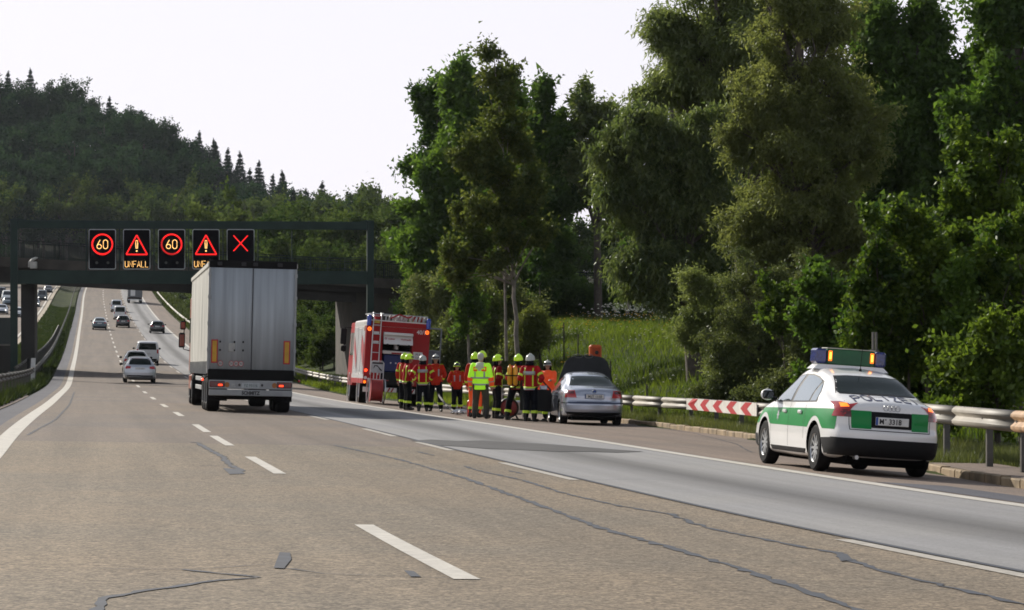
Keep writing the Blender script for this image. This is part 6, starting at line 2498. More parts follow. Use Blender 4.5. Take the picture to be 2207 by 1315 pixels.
        MB().tube([(s * 1.2, 16.2, 2.7), (s * 1.42, 16.15, 2.70), (s * 1.44, 16.14, 1.75), (s * 1.2, 16.2, 1.7)], .018, 6).build('mirror_arm', M_black, r)
        for ya in (12.35, 15.6):
            wheel(r, s * (1.05 if ya > 13 else .98), ya, .50, .33 if ya > 13 else .55, s, 'plain', rimmat=M_wbar)
    MB().bevbox(-.45, .45, 11.2, 16.0, .65, .98, .03).build('tractor_frame', M_chas, r)
    for s in (-1, 1):
        MB().tube([(s * .9, 13.3, .62), (s * .9, 14.4, .62)], .33, 18).build('fuel_tank', M_alu, r)
    return r


lo_ = lorry()
on_road(lo_, 71.6, 2.10, 16.4, scl=(.945, 1, 1.045))


# ------------------------------------------------ fire engine
def fire_engine():
    red = pm('fire_red', (0.34, 0.007, 0.009), .45, spec=.25, coat=.1, nz=(2, .04))
    wht = pm('fire_white', (0.72, 0.70, 0.68), .35, coat=.5, nz=(2, .03))
    sil = pm('shutter_silver', (0.42, 0.42, 0.43), .4, metal=.5, nz=(3, .08))
    blue = pm('blue_beacon', (0.01, 0.05, 0.38), .2, spec=.7, nz=(20, .3))
    pink = pm('faded_red_print', (.40, .06, .07), .4)
    navy = pm('pump_blue', (0.006, 0.018, 0.11), .5)
    r = thing('fire_engine', 'red and white fire engine numbered 40/1 with open rear locker and roof ladder', 'fire engine')
    W, H, L = 1.25, 3.02, 7.6
    zb = .72

    def rbox(mb, x0, x1, y0, y1, z0, z1, rd=.12):
        # box with rounded long upper edges
        prof = [(x0, z0), (x1, z0)] + arc(x1 - rd, z1 - rd, rd, rd, 0, 90, 5) + arc(x0 + rd, z1 - rd, rd, rd, 90, 180, 5)
        mb.prism(prof, y0, y1, 'y')
    # rear body as a frame round the open locker
    ox0, ox1, oz0, oz1 = -.58, .58, 1.18, 2.62
    m = MB()
    m.bevbox(-W, ox0, 0, .9, zb, H - .2, .02)
    m.build('rear_corner_panel', red, r)
    MB().bevbox(ox1, W, 0, .9, zb, H - .2, .02).build('rear_corner_panel', red, r)
    MB().bevbox(ox0 + .001, ox1 - .001, 0, .9, oz1, H - .2, .015).build('rear_header', red, r)
    MB().bevbox(ox0 + .001, ox1 - .001, .02, .9, zb, oz0, .015).build('rear_sill', M_black, r)
    m = MB()
    rbox(m, -W, W, 0, 5.3, H - .205, H + .02, .10)
    m.build('roof_cap', wht, r, 50)
    MB().bevbox(-W + .12, W - .12, -.014, -.001, H - .2, H - .02, .004).build('red_fascia', red, r)
    MB().bevbox(-W, W, .9, 5.3, zb, H - .2, .02).build('equipment_body', wht, r)
    MB().bevbox(ox0, ox1, .80, .885, oz0, oz1, .01).build('locker_back', M_dark, r)
    # locker contents
    lf = MB().bevbox(ox0 + .01, ox1 - .01, -.30, .02, 2.52, 2.60, .01).build('lifted_flap', wht, r)
    fp = MB().add([(ox0 + .01, -.02, 2.62), (ox1 - .01, -.02, 2.62), (ox1 - .01, -.34, 2.20), (ox0 + .01, -.34, 2.20), (ox0 + .01, .01, 2.62), (ox1 - .01, .01, 2.62), (ox1 - .01, -.31, 2.18), (ox0 + .01, -.31, 2.18)],
                  [(0, 1, 2, 3), (4, 7, 6, 5), (0, 4, 5, 1), (1, 5, 6, 2), (2, 6, 7, 3), (3, 7, 4, 0)])
    fp.build('flap_panel', wht, lf)
    tr_ = (R(90) - math.atan2(.32, .42), 0, 0)

    def flap_text(s, size, x, z):
        k = (2.62 - z) / .42
        text(s, size, pink, 'lettering', lf, (x, -.02 - .32 * k - .008, z), rot=(math.atan2(.42, .32) * -1 + math.pi, 0, 0) if False else (R(90 + 37 - 0) - R(0) if False else R(90) + math.atan2(.32, .42) * -1 + 0, 0, 0))
    for s, x in (('weber', -.26), ('Hydraulik', .30)):
        text(s, .105, pink, 'lettering', lf, (x, -.245, 2.36), rot=(R(52), 0, 0), bold=.002)
    MB().tube([(-.49 + .035 * math.cos(t), -.225, 2.39 + .03 * math.sin(t)) for t in np.linspace(0, 2 * math.pi, 13)], .009, 4, cap=False).build('badge', pink, lf)
    for x in (-.42, 0, .42):
        MB().bevbox(x - .045, x + .045, -.36, -.31, 2.14, 2.20, .01).build('flap_hinge', M_black, lf)
    MB().bevbox(ox0 + .02, ox1 - .02, .12, .30, 1.84, 1.96, .02).build('shelf_bar', wht, r)
    MB().bevbox(-.2, .2, .10, .119, 1.85, 1.90, .006).build('red_tag', red, r)
    MB().bevbox(ox0 + .08, ox1 - .1, .18, .75, oz0 + .01, 1.82, .04).build('pump_housing', navy, r)
    for x in (-.20, 0, .20):
        MB().disc(.03, 'y', (x, .176, 1.52), 10).build('gauge', wht, r)
    MB().lathe([(.10, 0), (.10, .2), (.05, .22), (.05, .34)], 12, 'z', (0, .42, 2.02)).build('valve', M_alu, r)
    # blue beacons, lamps
    for s in (-1, 1):
        MB().lathe([(.0, 2.86), (.085, 2.88), (.09, 3.18), (.07, 3.24), (0, 3.26)], 14, 'z', (s * 1.16, -.04, -.05)).build('beacon', blue, r, 60)
        MB().disc(.075, 'y', (s * 1.13, -.012, 2.70), 16).build('flasher', M_amber, r)
        MB().disc(.045, 'y', (s * 1.13, -.018, 2.70), 12).build('flasher_core', M_redlit, r)
        MB().bevbox(s * 1.13 - .10, s * 1.13 + .10, -.02, .10, .42, .60, .01).build('marker_plate', wht, r)
        MB().disc(.06, 'y', (s * 1.17, -.012, 1.20), 14).build('brake_lamp', M_redlit, r)
        MB().disc(.055, 'y', (s * 1.19, -.012, .78), 14).build('indicator', M_amber, r)
        MB().disc(.06, 'y', (s * 1.17, -.011, .93), 14).build('reversing_lamp', M_alu, r)
    # roof ladder
    ld = MB()
    for x in (-1.0, -.70):
        ld.tube([(x, -.10, 1.05), (x, -.10, 3.16), (x, .25, 3.30)], .022, 6)
    for k in range(7):
        z = 1.2 + k * .33
        ld.tube([(-1.0, -.10, z), (-.70, -.10, z)], .016, 6)
    ld.build('access_ladder', M_alu, r)
    M_yb = pm('yellow_board', (.5, .35, .05), .5)
    for z, mt in ((2.92, M_yb), (2.52, wht), (2.18, wht)):
        MB().bevbox(-.96, -.74, -.03, -.005, z, z + .10, .004).build('step_plate', mt, r)
    # roof gear
    gr = MB()
    for x in (-1.12, -.5, .1, .7, 1.12):
        gr.tube([(x, .15, 3.0), (x, .15, 3.26), (x, 2.2, 3.26)], .02, 5)
    for y in (.15, 1.1, 2.2):
        gr.tube([(-1.12, y, 3.26), (1.12, y, 3.26)], .02, 5)
    gr.build('roof_rack', M_alu, r)
    ldd = MB()
    for x in (-.95, -.60):
        ldd.bevbox(x - .03, x + .03, .1, 3.2, 3.22, 3.30, .01)
    for k in range(9):
        ldd.tube([(-.95, .3 + k * .33, 3.26), (-.60, .3 + k * .33, 3.26)], .018, 5)
    ldd.build('roof_ladder', pm('worn_aluminium', (.30, .30, .31), .5, metal=.4), r)
    for i, (x, y, a, b, c) in enumerate([(-.78, .2, .28, .5, .2), (.1, .35, .45, .25, .16), (.78, .3, .35, .4, .2)]):
        MB().bevbox(x - a / 2, x + a / 2, y, y + b, 3.06, 3.06 + c, .03).build('roof_box', [red, wht, red][i], r)
    m = MB()
    rr = random.Random(3)
    for k in range(9):
        x = -.4 + k * .17
        m.tube([(x, .1, 3.05), (x + .1, .3, 3.2 + .06 * rr.random()), (x + .25, .9, 3.16)], .045, 7)
    m.build('hose_bundle', pm('hose_cloth', (.45, .40, .38), .7), r)
    MB().tube([(-.35, .0, 3.12), (0, -.02, 3.28), (.35, .0, 3.18), (.5, .1, 3.24)], .03, 6).build('strap', red, r)
    # side: roller shutters, stripe, arches
    for s in (-1, 1):
        for (y0, y1, z0, z1) in ((.35, 1.55, .92, 2.78), (1.75, 3.1, 1.15, 2.78), (3.3, 4.9, .92, 2.78)):
            xx = s * (W + .012)
            sh = MB()
            z = z0
            while z < z1 - .05:
                sh.bevbox(min(s * W, xx), max(s * W, xx), y0, y1, z, z + .09, .004)
                z += .093
            q = sh.build('roller_shutter', sil, r)
        MB().bevbox(min(s * (W + .001), s * (W + .016)), max(s * (W + .001), s * (W + .016)), .02, 5.28, zb, .90, .005).build('red_skirt', red, r)
        MB().bevbox(min(s * (W + .001), s * (W + .02)), max(s * (W + .001), s * (W + .02)), .02, 5.28, .905, 1.05, .005).build('white_stripe', wht, r)
        MB().add([(s * (W + .022), .4, 1.3), (s * (W + .022), 1.5, 1.9), (s * (W + .022), 1.5, 2.5), (s * (W + .022), .4, 2.1)], [(0, 1, 2, 3)]).build('slant_print', pink, r)
        MB().add([(s * (W + .022), 3.4, 1.2), (s * (W + .022), 4.8, 2.0), (s * (W + .022), 4.8, 2.5), (s * (W + .022), 3.4, 1.7)], [(0, 1, 2, 3)]).build('slant_print', pink, r)
        MB().bevbox(min(s * (W + .0), s * (W + .03)), max(s * (W + .0), s * (W + .03)), .45, .60, 2.62, 2.80, .01).build('side_marker', M_amber if False else pm('orange_marker', (.5, .16, .02), .4), r)
        for y in (.12, .55, 1.0):
            MB().disc(.05, 'x', (s * (W + .001), y, 2.90), 10).build('vent', M_ink, r)
    # crew cab
    cab = MB()
    cab.prism([(5.35, .62), (7.55, .62), (7.62, 1.3), (7.5, 1.9), (7.25, 2.85), (7.0, 2.98), (5.35, 2.98)], -W + .02, W - .02, 'x')
    cbo = cab.build('crew_cab', red, r)
    for s in (-1, 1):
        MB().bevbox(s * (W - .015) - .01, s * (W - .015) + .01, 5.5, 6.25, 1.75, 2.6, .006).build('cab_window', M_glass, cbo)
        MB().bevbox(s * (W - .015) - .01, s * (W - .015) + .01, 6.4, 7.1, 1.75, 2.6, .006).build('cab_window', M_glass, cbo)
        mo = MB().bevbox(s * 1.55 - .12, s * 1.55 + .12, 6.95, 7.1, 2.15, 2.75, .03).build('mirror', M_black, r)
        m3 = MB().bevbox(s * 1.52 - .11, s * 1.52 + .11, 6.95, 7.1, 1.88, 2.10, .03).build('mirror', M_black, r)
        MB().tube([(s * 1.2, 7.1, 2.8), (s * 1.5, 7.03, 2.8), (s * 1.5, 7.03, 1.85)], .02, 6).build('mirror_arm', M_black, r)
    MB().bevbox(-1.1, 1.1, 7.42, 7.46, 1.7, 2.6, .01).build('windscreen', M_glass, cbo)
    # chassis, wheels
    MB().bevbox(-.5, .5, .3, 7.2, .5, .72, .03).build('chassis', M_dark, r)
    MB().bevbox(-1.18, 1.18, .05, .20, .46, .58, .02).build('underrun', M_black, r)
    for s, w in ((-1, .5), (1, .5)):
        for ya in (1.9, 6.35):
            wheel(r, s * 1.03, ya, .50, .42, s, 'plain', rimmat=M_alu)
            MB().lathe([(.60, s * 1.262 - .01), (.60, s * 1.262 + .01), (.54, s * 1.262 + .01)], 28, 'x', (0, ya, .5)).build('arch_trim', wht, r)
            MB().disc(.56, 'x', (s * 1.235, ya, .50), 28).build('arch_shadow', M_dark, r) if False else None
    # red and white warning plate fragments at the bottom
    for x0, x1 in ((-.38, .08), (.42, .80)):
        wp = MB().bevbox(x0, x1, -.03, -.005, .46, .62, .005).build('warning_plate', wht, r)
        for k in range(2):
            a = x0 + .08 + k * .14
            MB().add([(a, -.033, .465), (a + .06, -.033, .465), (a + .14, -.033, .615), (a + .08, -.033, .615)], [(0, 1, 2, 3)]).build('red_stripe', red, wp)
    text('40/1', .21, wht, 'lettering', r, (.91, -.006, 2.62), bold=.004)
    pl = MB().bevbox(.62 + .02, 1.0, -.02, -.004, 1.70, 1.97, .005).build('number_plate', M_plate, r)
    text('M-F', .12, M_ink, 'lettering', pl, (.82, -.023, 1.84))
    text('1101', .12, M_ink, 'lettering', pl, (.82, -.023, 1.72))
    # raised side flap at the right
    sf = MB()
    for (a, b) in (((1.27, 2.86), (1.74, 2.86)), ((1.74, 2.86), (1.74, 1.45)), ((1.27, 2.05), (1.74, 2.05)), ((1.27, 1.45), (1.74, 1.45))):
        sf.tube([(a[0], .45, a[1]), (b[0], .45, b[1])], .03, 4)
    fo = sf.build('side_door', pm('door_frame_grey', (.24, .26, .29), .5), r)
    MB().bevbox(1.28, 1.72, .44, .46, 1.48, 2.02, .004).build('door_panel', pm('door_panel_grey', (.16, .18, .21), .5), fo)
    return r


fe_ = fire_engine()
on_road(fe_, 96.6, 8.95, 7.6, scl=(.97, .85, 1.045))

# hose reel cart hanging at the rear of the fire engine
hc = thing('hose_reel_cart', 'red hose reel cart with white tubular frame behind the fire engine', 'hose cart')
hc_red = pm('reel_red', (.30, .02, .02), .5, nz=(3, .2))
MB().lathe([(.40, -.20), (.40, .20)], 26, 'x', (0, 0, .52)).build('drum', hc_red, hc, 40)
for s in (-1, 1):
    MB().lathe([(.44, s * .21 - .015), (.44, s * .21 + .015), (.05, s * .21 + .015), (.05, s * .21 - .015)], 26, 'x', (0, 0, .52), close=True).build('drum_side', hc_red, hc, 40)
    MB().lathe([(.43, s * .30 - .02), (.47, s * .30 - .02), (.47, s * .30 + .02), (.43, s * .30 + .02)], 26, 'x', (0, 0, .50), close=True).build('cart_wheel', M_alu, hc)
M_wtube = pm('white_tube', (.62, .62, .62), .4)
f_ = MB()
f_.tube([(-.24, .02, .50), (-.24, .02, 1.55), (-.18, .02, 1.62), (.18, .02, 1.62), (.24, .02, 1.55), (.24, .02, .50)], .018, 6)
for x in (-.12, 0, .12):
    f_.tube([(x, .02, .95), (x, .02, 1.18)], .014, 6)
f_.tube([(-.36, .0, .93), (.36, .0, .93)], .018, 6)
f_.build('frame', M_wtube, hc)
pnl = MB().bevbox(-.22, .22, .0, .015, 1.18, 1.58, .004).build('sign_board', pm('cart_board', (.42, .43, .45), .5), hc)
MB().add([(-.15, -.004, 1.32), (-.08, -.004, 1.43), (.02, -.004, 1.40), (.08, -.004, 1.30), (.17, -.004, 1.24), (.17, -.004, 1.30), (.08, -.004, 1.38), (.0, -.004, 1.46), (-.12, -.004, 1.46)], [tuple(range(9))]).build('pictogram', M_ink, pnl)
MB().bevbox(-.2, .2, -.006, -.001, 1.51, 1.57, .001).build('dark_header', M_ink, pnl)
MB().bevbox(.12, .45, .0, .02, .90, .935, .004).build('red_bar', hc_red, hc)
on_road(hc, 95.75, 8.16, 2.4)

# far lorry in the right lane
def far_lorry():
    r = thing('box_lorry', 'distant box lorry in the right lane just under the bridge deck', 'lorry', group=None)
    MB().bevbox(-1.25, 1.25, 0, 8, 1.1, 3.9, .04).build('box_body', pm('far_box_grey', (.14, .15, .16), .5), r)
    MB().bevbox(-.8, .0, -.02, -.002, 1.3, 2.4, .01).build('rear_panel', P_white, r)
    MB().bevbox(-1.2, 1.2, -.05, .2, .75, 1.08, .02).build('rear_frame', M_chrome if False else M_black, r)
    MB().bevbox(-1.2, 1.2, -.06, -.051, .55, .70, .002).build('bumper', P_silver, r)
    MB().bevbox(-1.15, 1.15, 8.1, 10.0, .6, 3.0, .1).build('cab', P_white, r)
    for s in (-1, 1):
        MB().bevbox(s * 1.05 - .12, s * 1.05 + .12, -.07, -.055, .80, .92, .004).build('tail_light', M_red_d, r)
        for y in (1.6, 8.8):
            wheel(r, s * 1.03, y, .48, .4, s, 'plain')
    return r


fl = far_lorry()
on_road(fl, 452, 5.35, 10)

# ================================================================ PEOPLE
def remesh(mb, vox, name, mat, smooth_it=2):
    me = mb.mesh(name, mat)
    ob = link(name, me)
    md = ob.modifiers.new('r', 'REMESH')
    md.mode = 'VOXEL'
    md.voxel_size = vox
    md.use_smooth_shade = True
    if smooth_it:
        ms = ob.modifiers.new('s', 'SMOOTH')
        ms.iterations = smooth_it
        ms.factor = .5
    out = eval_copy(ob)
    bpy.data.objects.remove(ob)
    out.name = name
    for p in out.polygons:
        p.use_smooth = True
    if not out.materials:
        out.materials.append(mat)
    return out


def limb(mb, a, b, ra, rb, n=10, bulge=None):
    """tapered limb with ball ends"""
    a, b = Vector(a), Vector(b)
    mid = a.lerp(b, .35)
    rm = bulge if bulge else (ra * .6 + rb * .4) * 1.03
    mb.tube([a, mid, b], [ra, rm, rb], n)
    mb.sphere(a, ra * .99, n, 8)
    mb.sphere(b, rb * .99, n, 8)


def ell(mb, c, r, n=14, m=10):
    mb.sphere(c, r, n, m)


M_skin = pm('skin', (0.42, 0.24, 0.17), .55, nz=(9, .06))
M_hair = pm('dark_hair', (0.03, 0.02, 0.015), .7)
M_hair_g = pm('grey_hair', (0.5, 0.48, 0.45), .7)
M_cloth_d = pm('dark_navy_cloth', (0.006, 0.007, 0.011), .9, spec=.1, nz=(9, .3), bump=(14, .5))
M_jred = pm('turnout_red', (0.40, 0.010, 0.014), .8, spec=.15, nz=(7, .2), bump=(12, .5))
M_jora = pm('turnout_orange_red', (0.50, 0.030, 0.012), .8, spec=.15, nz=(7, .18), bump=(12, .5))
M_jdark = pm('turnout_dark_red', (0.17, 0.006, 0.010), .85, spec=.1, nz=(7, .25), bump=(12, .5))
M_lime = pm('fluorescent_lime', (0.45, 0.92, 0.03), .6, emit=(.4, .9, .02), es=.28, nz=(6, .10), bump=(9, .6))  # emission added to brighten the cloth, which is no lamp
M_flo_o = pm('fluorescent_orange', (0.90, 0.10, 0.02), .6, emit=(1, .1, .01), es=.12, nz=(6, .1), bump=(9, .5))  # orange cloth also given a little glow of its own
M_band_y = pm('lime_band', (0.55, 0.75, 0.05), .5, emit=(.5, .75, .03), es=.05)  # faint emission lifts the bands' brightness
M_band_s = pm('silver_band', (0.42, 0.43, 0.46), .4, metal=.3)
M_hel_y = pm('fluorescent_helmet', (0.55, 0.85, 0.02), .3, coat=.5, emit=(.5, .85, .01), es=.10)  # helmet shell brightened by a small added glow
M_hel_w = pm('pale_helmet', (0.50, 0.52, 0.47), .3, coat=.5)
M_visor = pm('visor_dark', (0.012, 0.015, 0.02), .15, spec=.8)
M_olive = pm('olive_trousers', (0.055, 0.050, 0.032), .85, nz=(8, .2), bump=(12, .5))
M_boot = pm('boot_leather', (0.010, 0.010, 0.010), .5)
M_cyl = pm('yellow_cylinder', (0.80, 0.38, 0.02), .35, coat=.4)


def person(label, pos, face, jacket=M_jred, legs=M_cloth_d, helmet='yellow', hgt=1.76, arms='down', head_turn=0., stance=.12, walk=0., lean=0., back=None, bands=True, shoulders=None,
           legband=True, coat_long=False, group='firefighters and helpers at the crash scene', silver_back=False, vertical=True, build=1.0, orange_parts=False, hair=None, neck_flap=True):
    """a standing figure; local +y is where the chest points. face = heading in degrees from +Y, clockwise"""
    k = hgt / 1.76
    root = thing('person', label, 'person', pos, -R(face), group)
    root.scale = (k * build, k * build, k)
    hip, kn, an = .93, .50, .09
    fx = stance
    A = {}
    A['pelvis'] = Vector((0, 0, hip))
    A['chest'] = Vector((0, lean * .5, 1.30))
    A['neck'] = Vector((0, lean * .8 + .0, 1.48))
    A['head'] = Vector((0, lean * .95 + .02, 1.635))
    for s in (-1, 1):
        w = walk * s
        A['hip', s] = Vector((s * .095, 0, hip - .02))
        A['knee', s] = Vector((s * (fx * .9), .03 + w * .5, kn))
        A['ank', s] = Vector((s * fx, -.02 + w, an))
        A['sh', s] = Vector((s * .19, lean * .72, 1.42))
        a = arms if isinstance(arms, str) else arms[0 if s < 0 else 1]
        sp = A['sh', s]
        if a == 'down':
            A['el', s] = sp + Vector((s * .07, -.02, -.29))
            A['wr', s] = A['el', s] + Vector((s * .01, .08, -.24))
        elif a == 'bent':
            A['el', s] = sp + Vector((s * .09, -.06, -.27))
            A['wr', s] = A['el', s] + Vector((-s * .10, .20, .05))
        elif a == 'back':
            A['el', s] = sp + Vector((s * .10, -.10, -.26))
            A['wr', s] = A['el', s] + Vector((-s * .12, -.07, -.20))
        elif a == 'hip':
            A['el', s] = sp + Vector((s * .17, -.07, -.25))
            A['wr', s] = A['el', s] + Vector((-s * .13, .11, -.16))
        elif a == 'reach':
            A['el', s] = sp + Vector((s * .06, .16, -.22))
            A['wr', s] = A['el', s] + Vector((-s * .02, .24, .02))
        A['dir', s] = (A['wr', s] - A['el', s]).normalized()

    # --- body: one continuous surface, head, hands and fingers included
    b = MB()
    ell(b, A['pelvis'] + Vector((0, 0, .02)), (.155, .11, .13))
    ell(b, (0, lean * .25, 1.12), (.135, .10, .17))
    ell(b, A['chest'], (.165, .115, .19))
    ell(b, (0, lean * .7, 1.43), (.17, .085, .07))
    limb(b, A['neck'] - Vector((0, 0, .05)), A['neck'] + Vector((0, .01, .07)), .058, .052)
    hd = A['head']
    ca, sa = math.cos(-R(head_turn)), math.sin(-R(head_turn))

    def H(x, y, z):
        return hd + Vector((x * ca - y * sa, x * sa + y * ca, z))
    ell(b, H(0, -.008, .03), (.076, .095, .095))
    ell(b, H(0, .025, -.05), (.058, .068, .068))
    b.tube([H(0, .085, .015), H(0, .108, -.018), H(0, .092, -.028)], [.008, .015, .012], 6)
    for s in (-1, 1):
        ell(b, H(s * .078, -.005, -.005), (.012, .02, .032), 8, 6)
        ell(b, H(s * .03, .078, -.012), (.022, .012, .018), 8, 6)
    ell(b, H(0, .082, -.062), (.026, .012, .012), 8, 6)
    for s in (-1, 1):
        limb(b, A['hip', s], A['knee', s], .085, .055)
        limb(b, A['knee', s], A['ank', s], .056, .040, bulge=.058)
        limb(b, A['ank', s] + Vector((0, -.02, -.045)), A['ank', s] + Vector((s * .03, .15, -.055)), .042, .030)
        limb(b, A['sh', s], A['el', s], .056, .042)
        limb(b, A['el', s], A['wr', s], .042, .030)
        d = A['dir', s]
        side = d.cross(Vector((0, 0, 1)))
        side = side.normalized() if side.length > .2 else Vector((0, 1, 0))
        pn = d.cross(side).normalized()
        wq = A['wr', s]
        pc_ = wq + d * .05
        b.tube([wq, pc_, wq + d * .09], [.026, .036, .034], 8)
        for j in range(4):
            off = side * (-.030 + .020 * j)
            ln = (.065, .078, .072, .055)[j]
            p0 = wq + d * .085 + off
            p1 = p0 + d * ln * .5 + pn * .006
            p2 = p1 + d * ln * .42 + pn * .022
            b.tube([p0 - d * .01, p1, p2], [.0105, .0095, .0075], 6)
        t0 = wq + d * .025 + side * -.030
        t1 = t0 + d * .035 - side * .028
        t2 = t1 + d * .030 - side * .006 + pn * .012
        b.tube([t0, t1, t2], [.013, .011, .008], 6)
    link('body', remesh(b, .0125, 'body', M_skin, 1), root)
    # eyes
    e = MB()
    for s in (-1, 1):
        e.sphere(H(s * .030, .088, -.008), .008, 8, 6)
    e.build('eyes', M_hair, root)

    # --- trousers and boots
    t = MB()
    ell(t, (0, 0, .93), (.175, .13, .13))
    for s in (-1, 1):
        limb(t, A['hip', s] + Vector((0, 0, 0)), A['knee', s], .112, .088)
        limb(t, A['knee', s], A['ank', s] + Vector((0, 0, .06)), .088, .078)
    tm = remesh(t, .022, 'trousers', legs, 2)
    to_ = link('trousers', tm, root)
    for s in (-1, 1):
        bt = MB()
        a_ = A['ank', s]
        limb(bt, a_ + Vector((0, -.01, .14)), a_ + Vector((0, -.015, -.02)), .066, .058)
        limb(bt, a_ + Vector((0, -.03, -.045)), a_ + Vector((s * .03, .17, -.05)), .050, .042)
        link('boot', remesh(bt, .018, 'boot', M_boot, 1), root)
        if legband:
            q = (A['knee', s]).lerp(a_, .58)
            dd = (a_ - A['knee', s]).normalized()
            MB().tube([q - dd * .035, q + dd * .035], .094, 14).build('leg_band', M_band_y, root)

    # --- jacket
    j = MB()
    hem = .78 if coat_long else .84
    ell(j, (0, lean * .05, .98), (.205, .155, .15))
    j.tube([(0, lean * .0, hem), (0, lean * .15, 1.0), (0, lean * .4, 1.18), (0, lean * .6, 1.36)], [.175, .168, .165, .16], 16)
    ell(j, (0, lean * .35, 1.15), (.19, .145, .22))
    ell(j, A['chest'] + Vector((0, 0, .0)), (.215, .15, .21))
    ell(j, (0, lean * .72, 1.43), (.205, .105, .075))
    for s in (-1, 1):
        limb(j, A['sh', s], A['el', s], .083, .070)
        limb(j, A['el', s], A['wr', s], .070, .052)
    j.tube([A['neck'] - Vector((0, 0, .06)), A['neck'] + Vector((0, 0, .035))], [.10, .085], 12)
    jm = remesh(j, .022, 'jacket', jacket, 2)
    jo = link('jacket', jm, root)
    bv = BVHTree.FromPolygons([v.co for v in jm.vertices], [tuple(p.vertices) for p in jm.polygons])

    def strip(pts_fn, us, w, axis_w, name, mat, off=.006):
        """band that follows the cloth: pts_fn(u) -> (origin, inward direction)"""
        V, F = [], []
        for u in us:
            for q in (-.5, .5):
                o, d = pts_fn(u)
                o = o + axis_w * (w * q)
                h = bv.ray_cast(o, d)
                p = h[0] if h[0] else o + d * .5
                V.append(p - d * off)
        for i in range(len(us) - 1):
            F.append((2 * i, 2 * i + 1, 2 * i + 3, 2 * i + 2))
        me = MB().add(V, F).mesh(name, mat, 60)
        o_ = link(name, me, root)
        md = o_.modifiers.new('t', 'SOLIDIFY')
        md.thickness = .003
        return o_

    def belt(z, w, mat, name='reflective_band'):
        cy = lean * np.interp(z, [.8, 1.4], [0, .6])
        strip(lambda u: (Vector((.6 * math.sin(u) * 1.0, cy - .6 * math.cos(u), z)), Vector((-math.sin(u), math.cos(u), 0))), np.linspace(0, 2 * math.pi, 25), w, Vector((0, 0, 1)), name, mat)

    def armband(s, seg, f, w, mat):
        a_, b_ = (A['sh', s], A['el', s]) if seg == 'u' else (A['el', s], A['wr', s])
        ra = .083 + (.070 - .083) * f if seg == 'u' else .070 + (.052 - .070) * f
        p = a_.lerp(b_, f)
        d = (b_ - a_).normalized()
        MB().tube([p - d * w / 2, p + d * w / 2], ra + .006, 14).build('sleeve_band', mat, root)
    if bands:
        belt(hem + .075, .045, M_band_y)
        belt(hem + .030, .035, M_band_s)
        for s in (-1, 1):
            armband(s, 'u', .62, .06, M_band_y)
            armband(s, 'l', .72, .05, M_band_y)
        if vertical:
            for s in (-1, 1):
                for yd in (-1, 1):
                    strip(lambda u: (Vector((s * .115, yd * .6, u)), Vector((0, -yd, 0))), np.linspace(hem + .11, 1.44, 12), .032, Vector((1, 0, 0)), 'brace_band', M_band_y)
    if silver_back:
        strip(lambda u: (Vector((u, -.6, 1.30)), Vector((0, 1, 0))), np.linspace(-.17, .17, 9), .10, Vector((0, 0, 1)), 'back_label', M_band_s, .009)
    if shoulders:
        for s in (-1, 1):
            yk = MB()
            c0 = A['sh', s]
            strip(lambda u: (Vector((s * (.08 + .16 * u), lean * .7 + (.03 if shoulders else 0), 2.0)), Vector((0, 0, -1))), np.linspace(0, 1, 6), .17, Vector((0, 1, 0)), 'shoulder_patch', shoulders, .007)
    if shoulders and not bands:
        for s in (-1, 1):
            strip(lambda u: (Vector((s * .10, .6, u)), Vector((0, -1, 0))), np.linspace(1.12, 1.34, 6), .045, Vector((1, 0, 0)), 'chest_strip', M_band_s, .007)
            armband(s, 'l', .55, .05, M_band_y)
    if orange_parts:   # high visibility coat: orange yoke and cuffs, grey bands, hood
        belt(1.10, .045, M_band_s)
        belt(.92, .045, M_band_s)
        for s in (-1, 1):
            p, q = A['el', s], A['wr', s]
            d = (q - p).normalized()
            MB().tube([p + d * .01, p.lerp(q, .45), q - d * .0], [.080, .078, .064], 14).build('orange_cuff', M_flo_o, root)
            MB().tube([p.lerp(q, .42), p.lerp(q, .55)], [.083, .080], 14).build('sleeve_band', M_band_s, root)
            strip(lambda u: (Vector((s * (.055 + .115 * u), -.6, 1.335)), Vector((0, 1, 0))), np.linspace(0, 1, 7), .12, Vector((0, 0, 1)), 'orange_yoke', M_flo_o, .008)
            strip(lambda u: (Vector((s * .12, -.6, u)), Vector((0, 1, 0))), np.linspace(1.12, 1.27, 5), .035, Vector((1, 0, 0)), 'brace_band', M_band_s, .007)
        hdm = MB()
        hdm.add([(-.14, -.13, 1.47), (.14, -.13, 1.47), (.05, -.19, 1.24), (-.05, -.19, 1.24), (-.12, -.06, 1.52), (.12, -.06, 1.52)],
                [(0, 1, 2, 3), (4, 5, 1, 0), (0, 3, 2, 1)])
        hh = MB()
        hh.sphere((0, -.06, 1.475), (.12, .08, .05), 12, 8)
        hh.sphere((0, -.12, 1.40), (.12, .045, .08), 12, 8)
        hh.sphere((0, -.14, 1.33), (.06, .03, .08), 12, 8)
        link('hood', remesh(hh, .02, 'hood', pm('hood_grey_lime', (.62, .66, .48), .6, bump=(10, .5)), 2), root)
    # --- head gear
    if helmet in ('yellow', 'white', 'halfblack'):
        hm = M_hel_w if helmet == 'white' else M_hel_y
        m_ = MB()
        V, F = [], []
        n, mm = 20, 9
        for i in range(mm + 1):
            ph = (math.pi * .56) * i / mm
            for q in range(n):
                th = 2 * math.pi * q / n
                r_ = math.sin(ph)
                x, y, z = .118 * r_ * math.sin(th), .142 * r_ * math.cos(th) - .01, .125 * math.cos(ph) + .045
                if i >= mm - 1:       # brim, deeper at the neck
                    x *= 1.06
                    y *= 1.08
                    z -= .022 * (1 - math.cos(th)) * .8
                V.append(H(x, y, z))
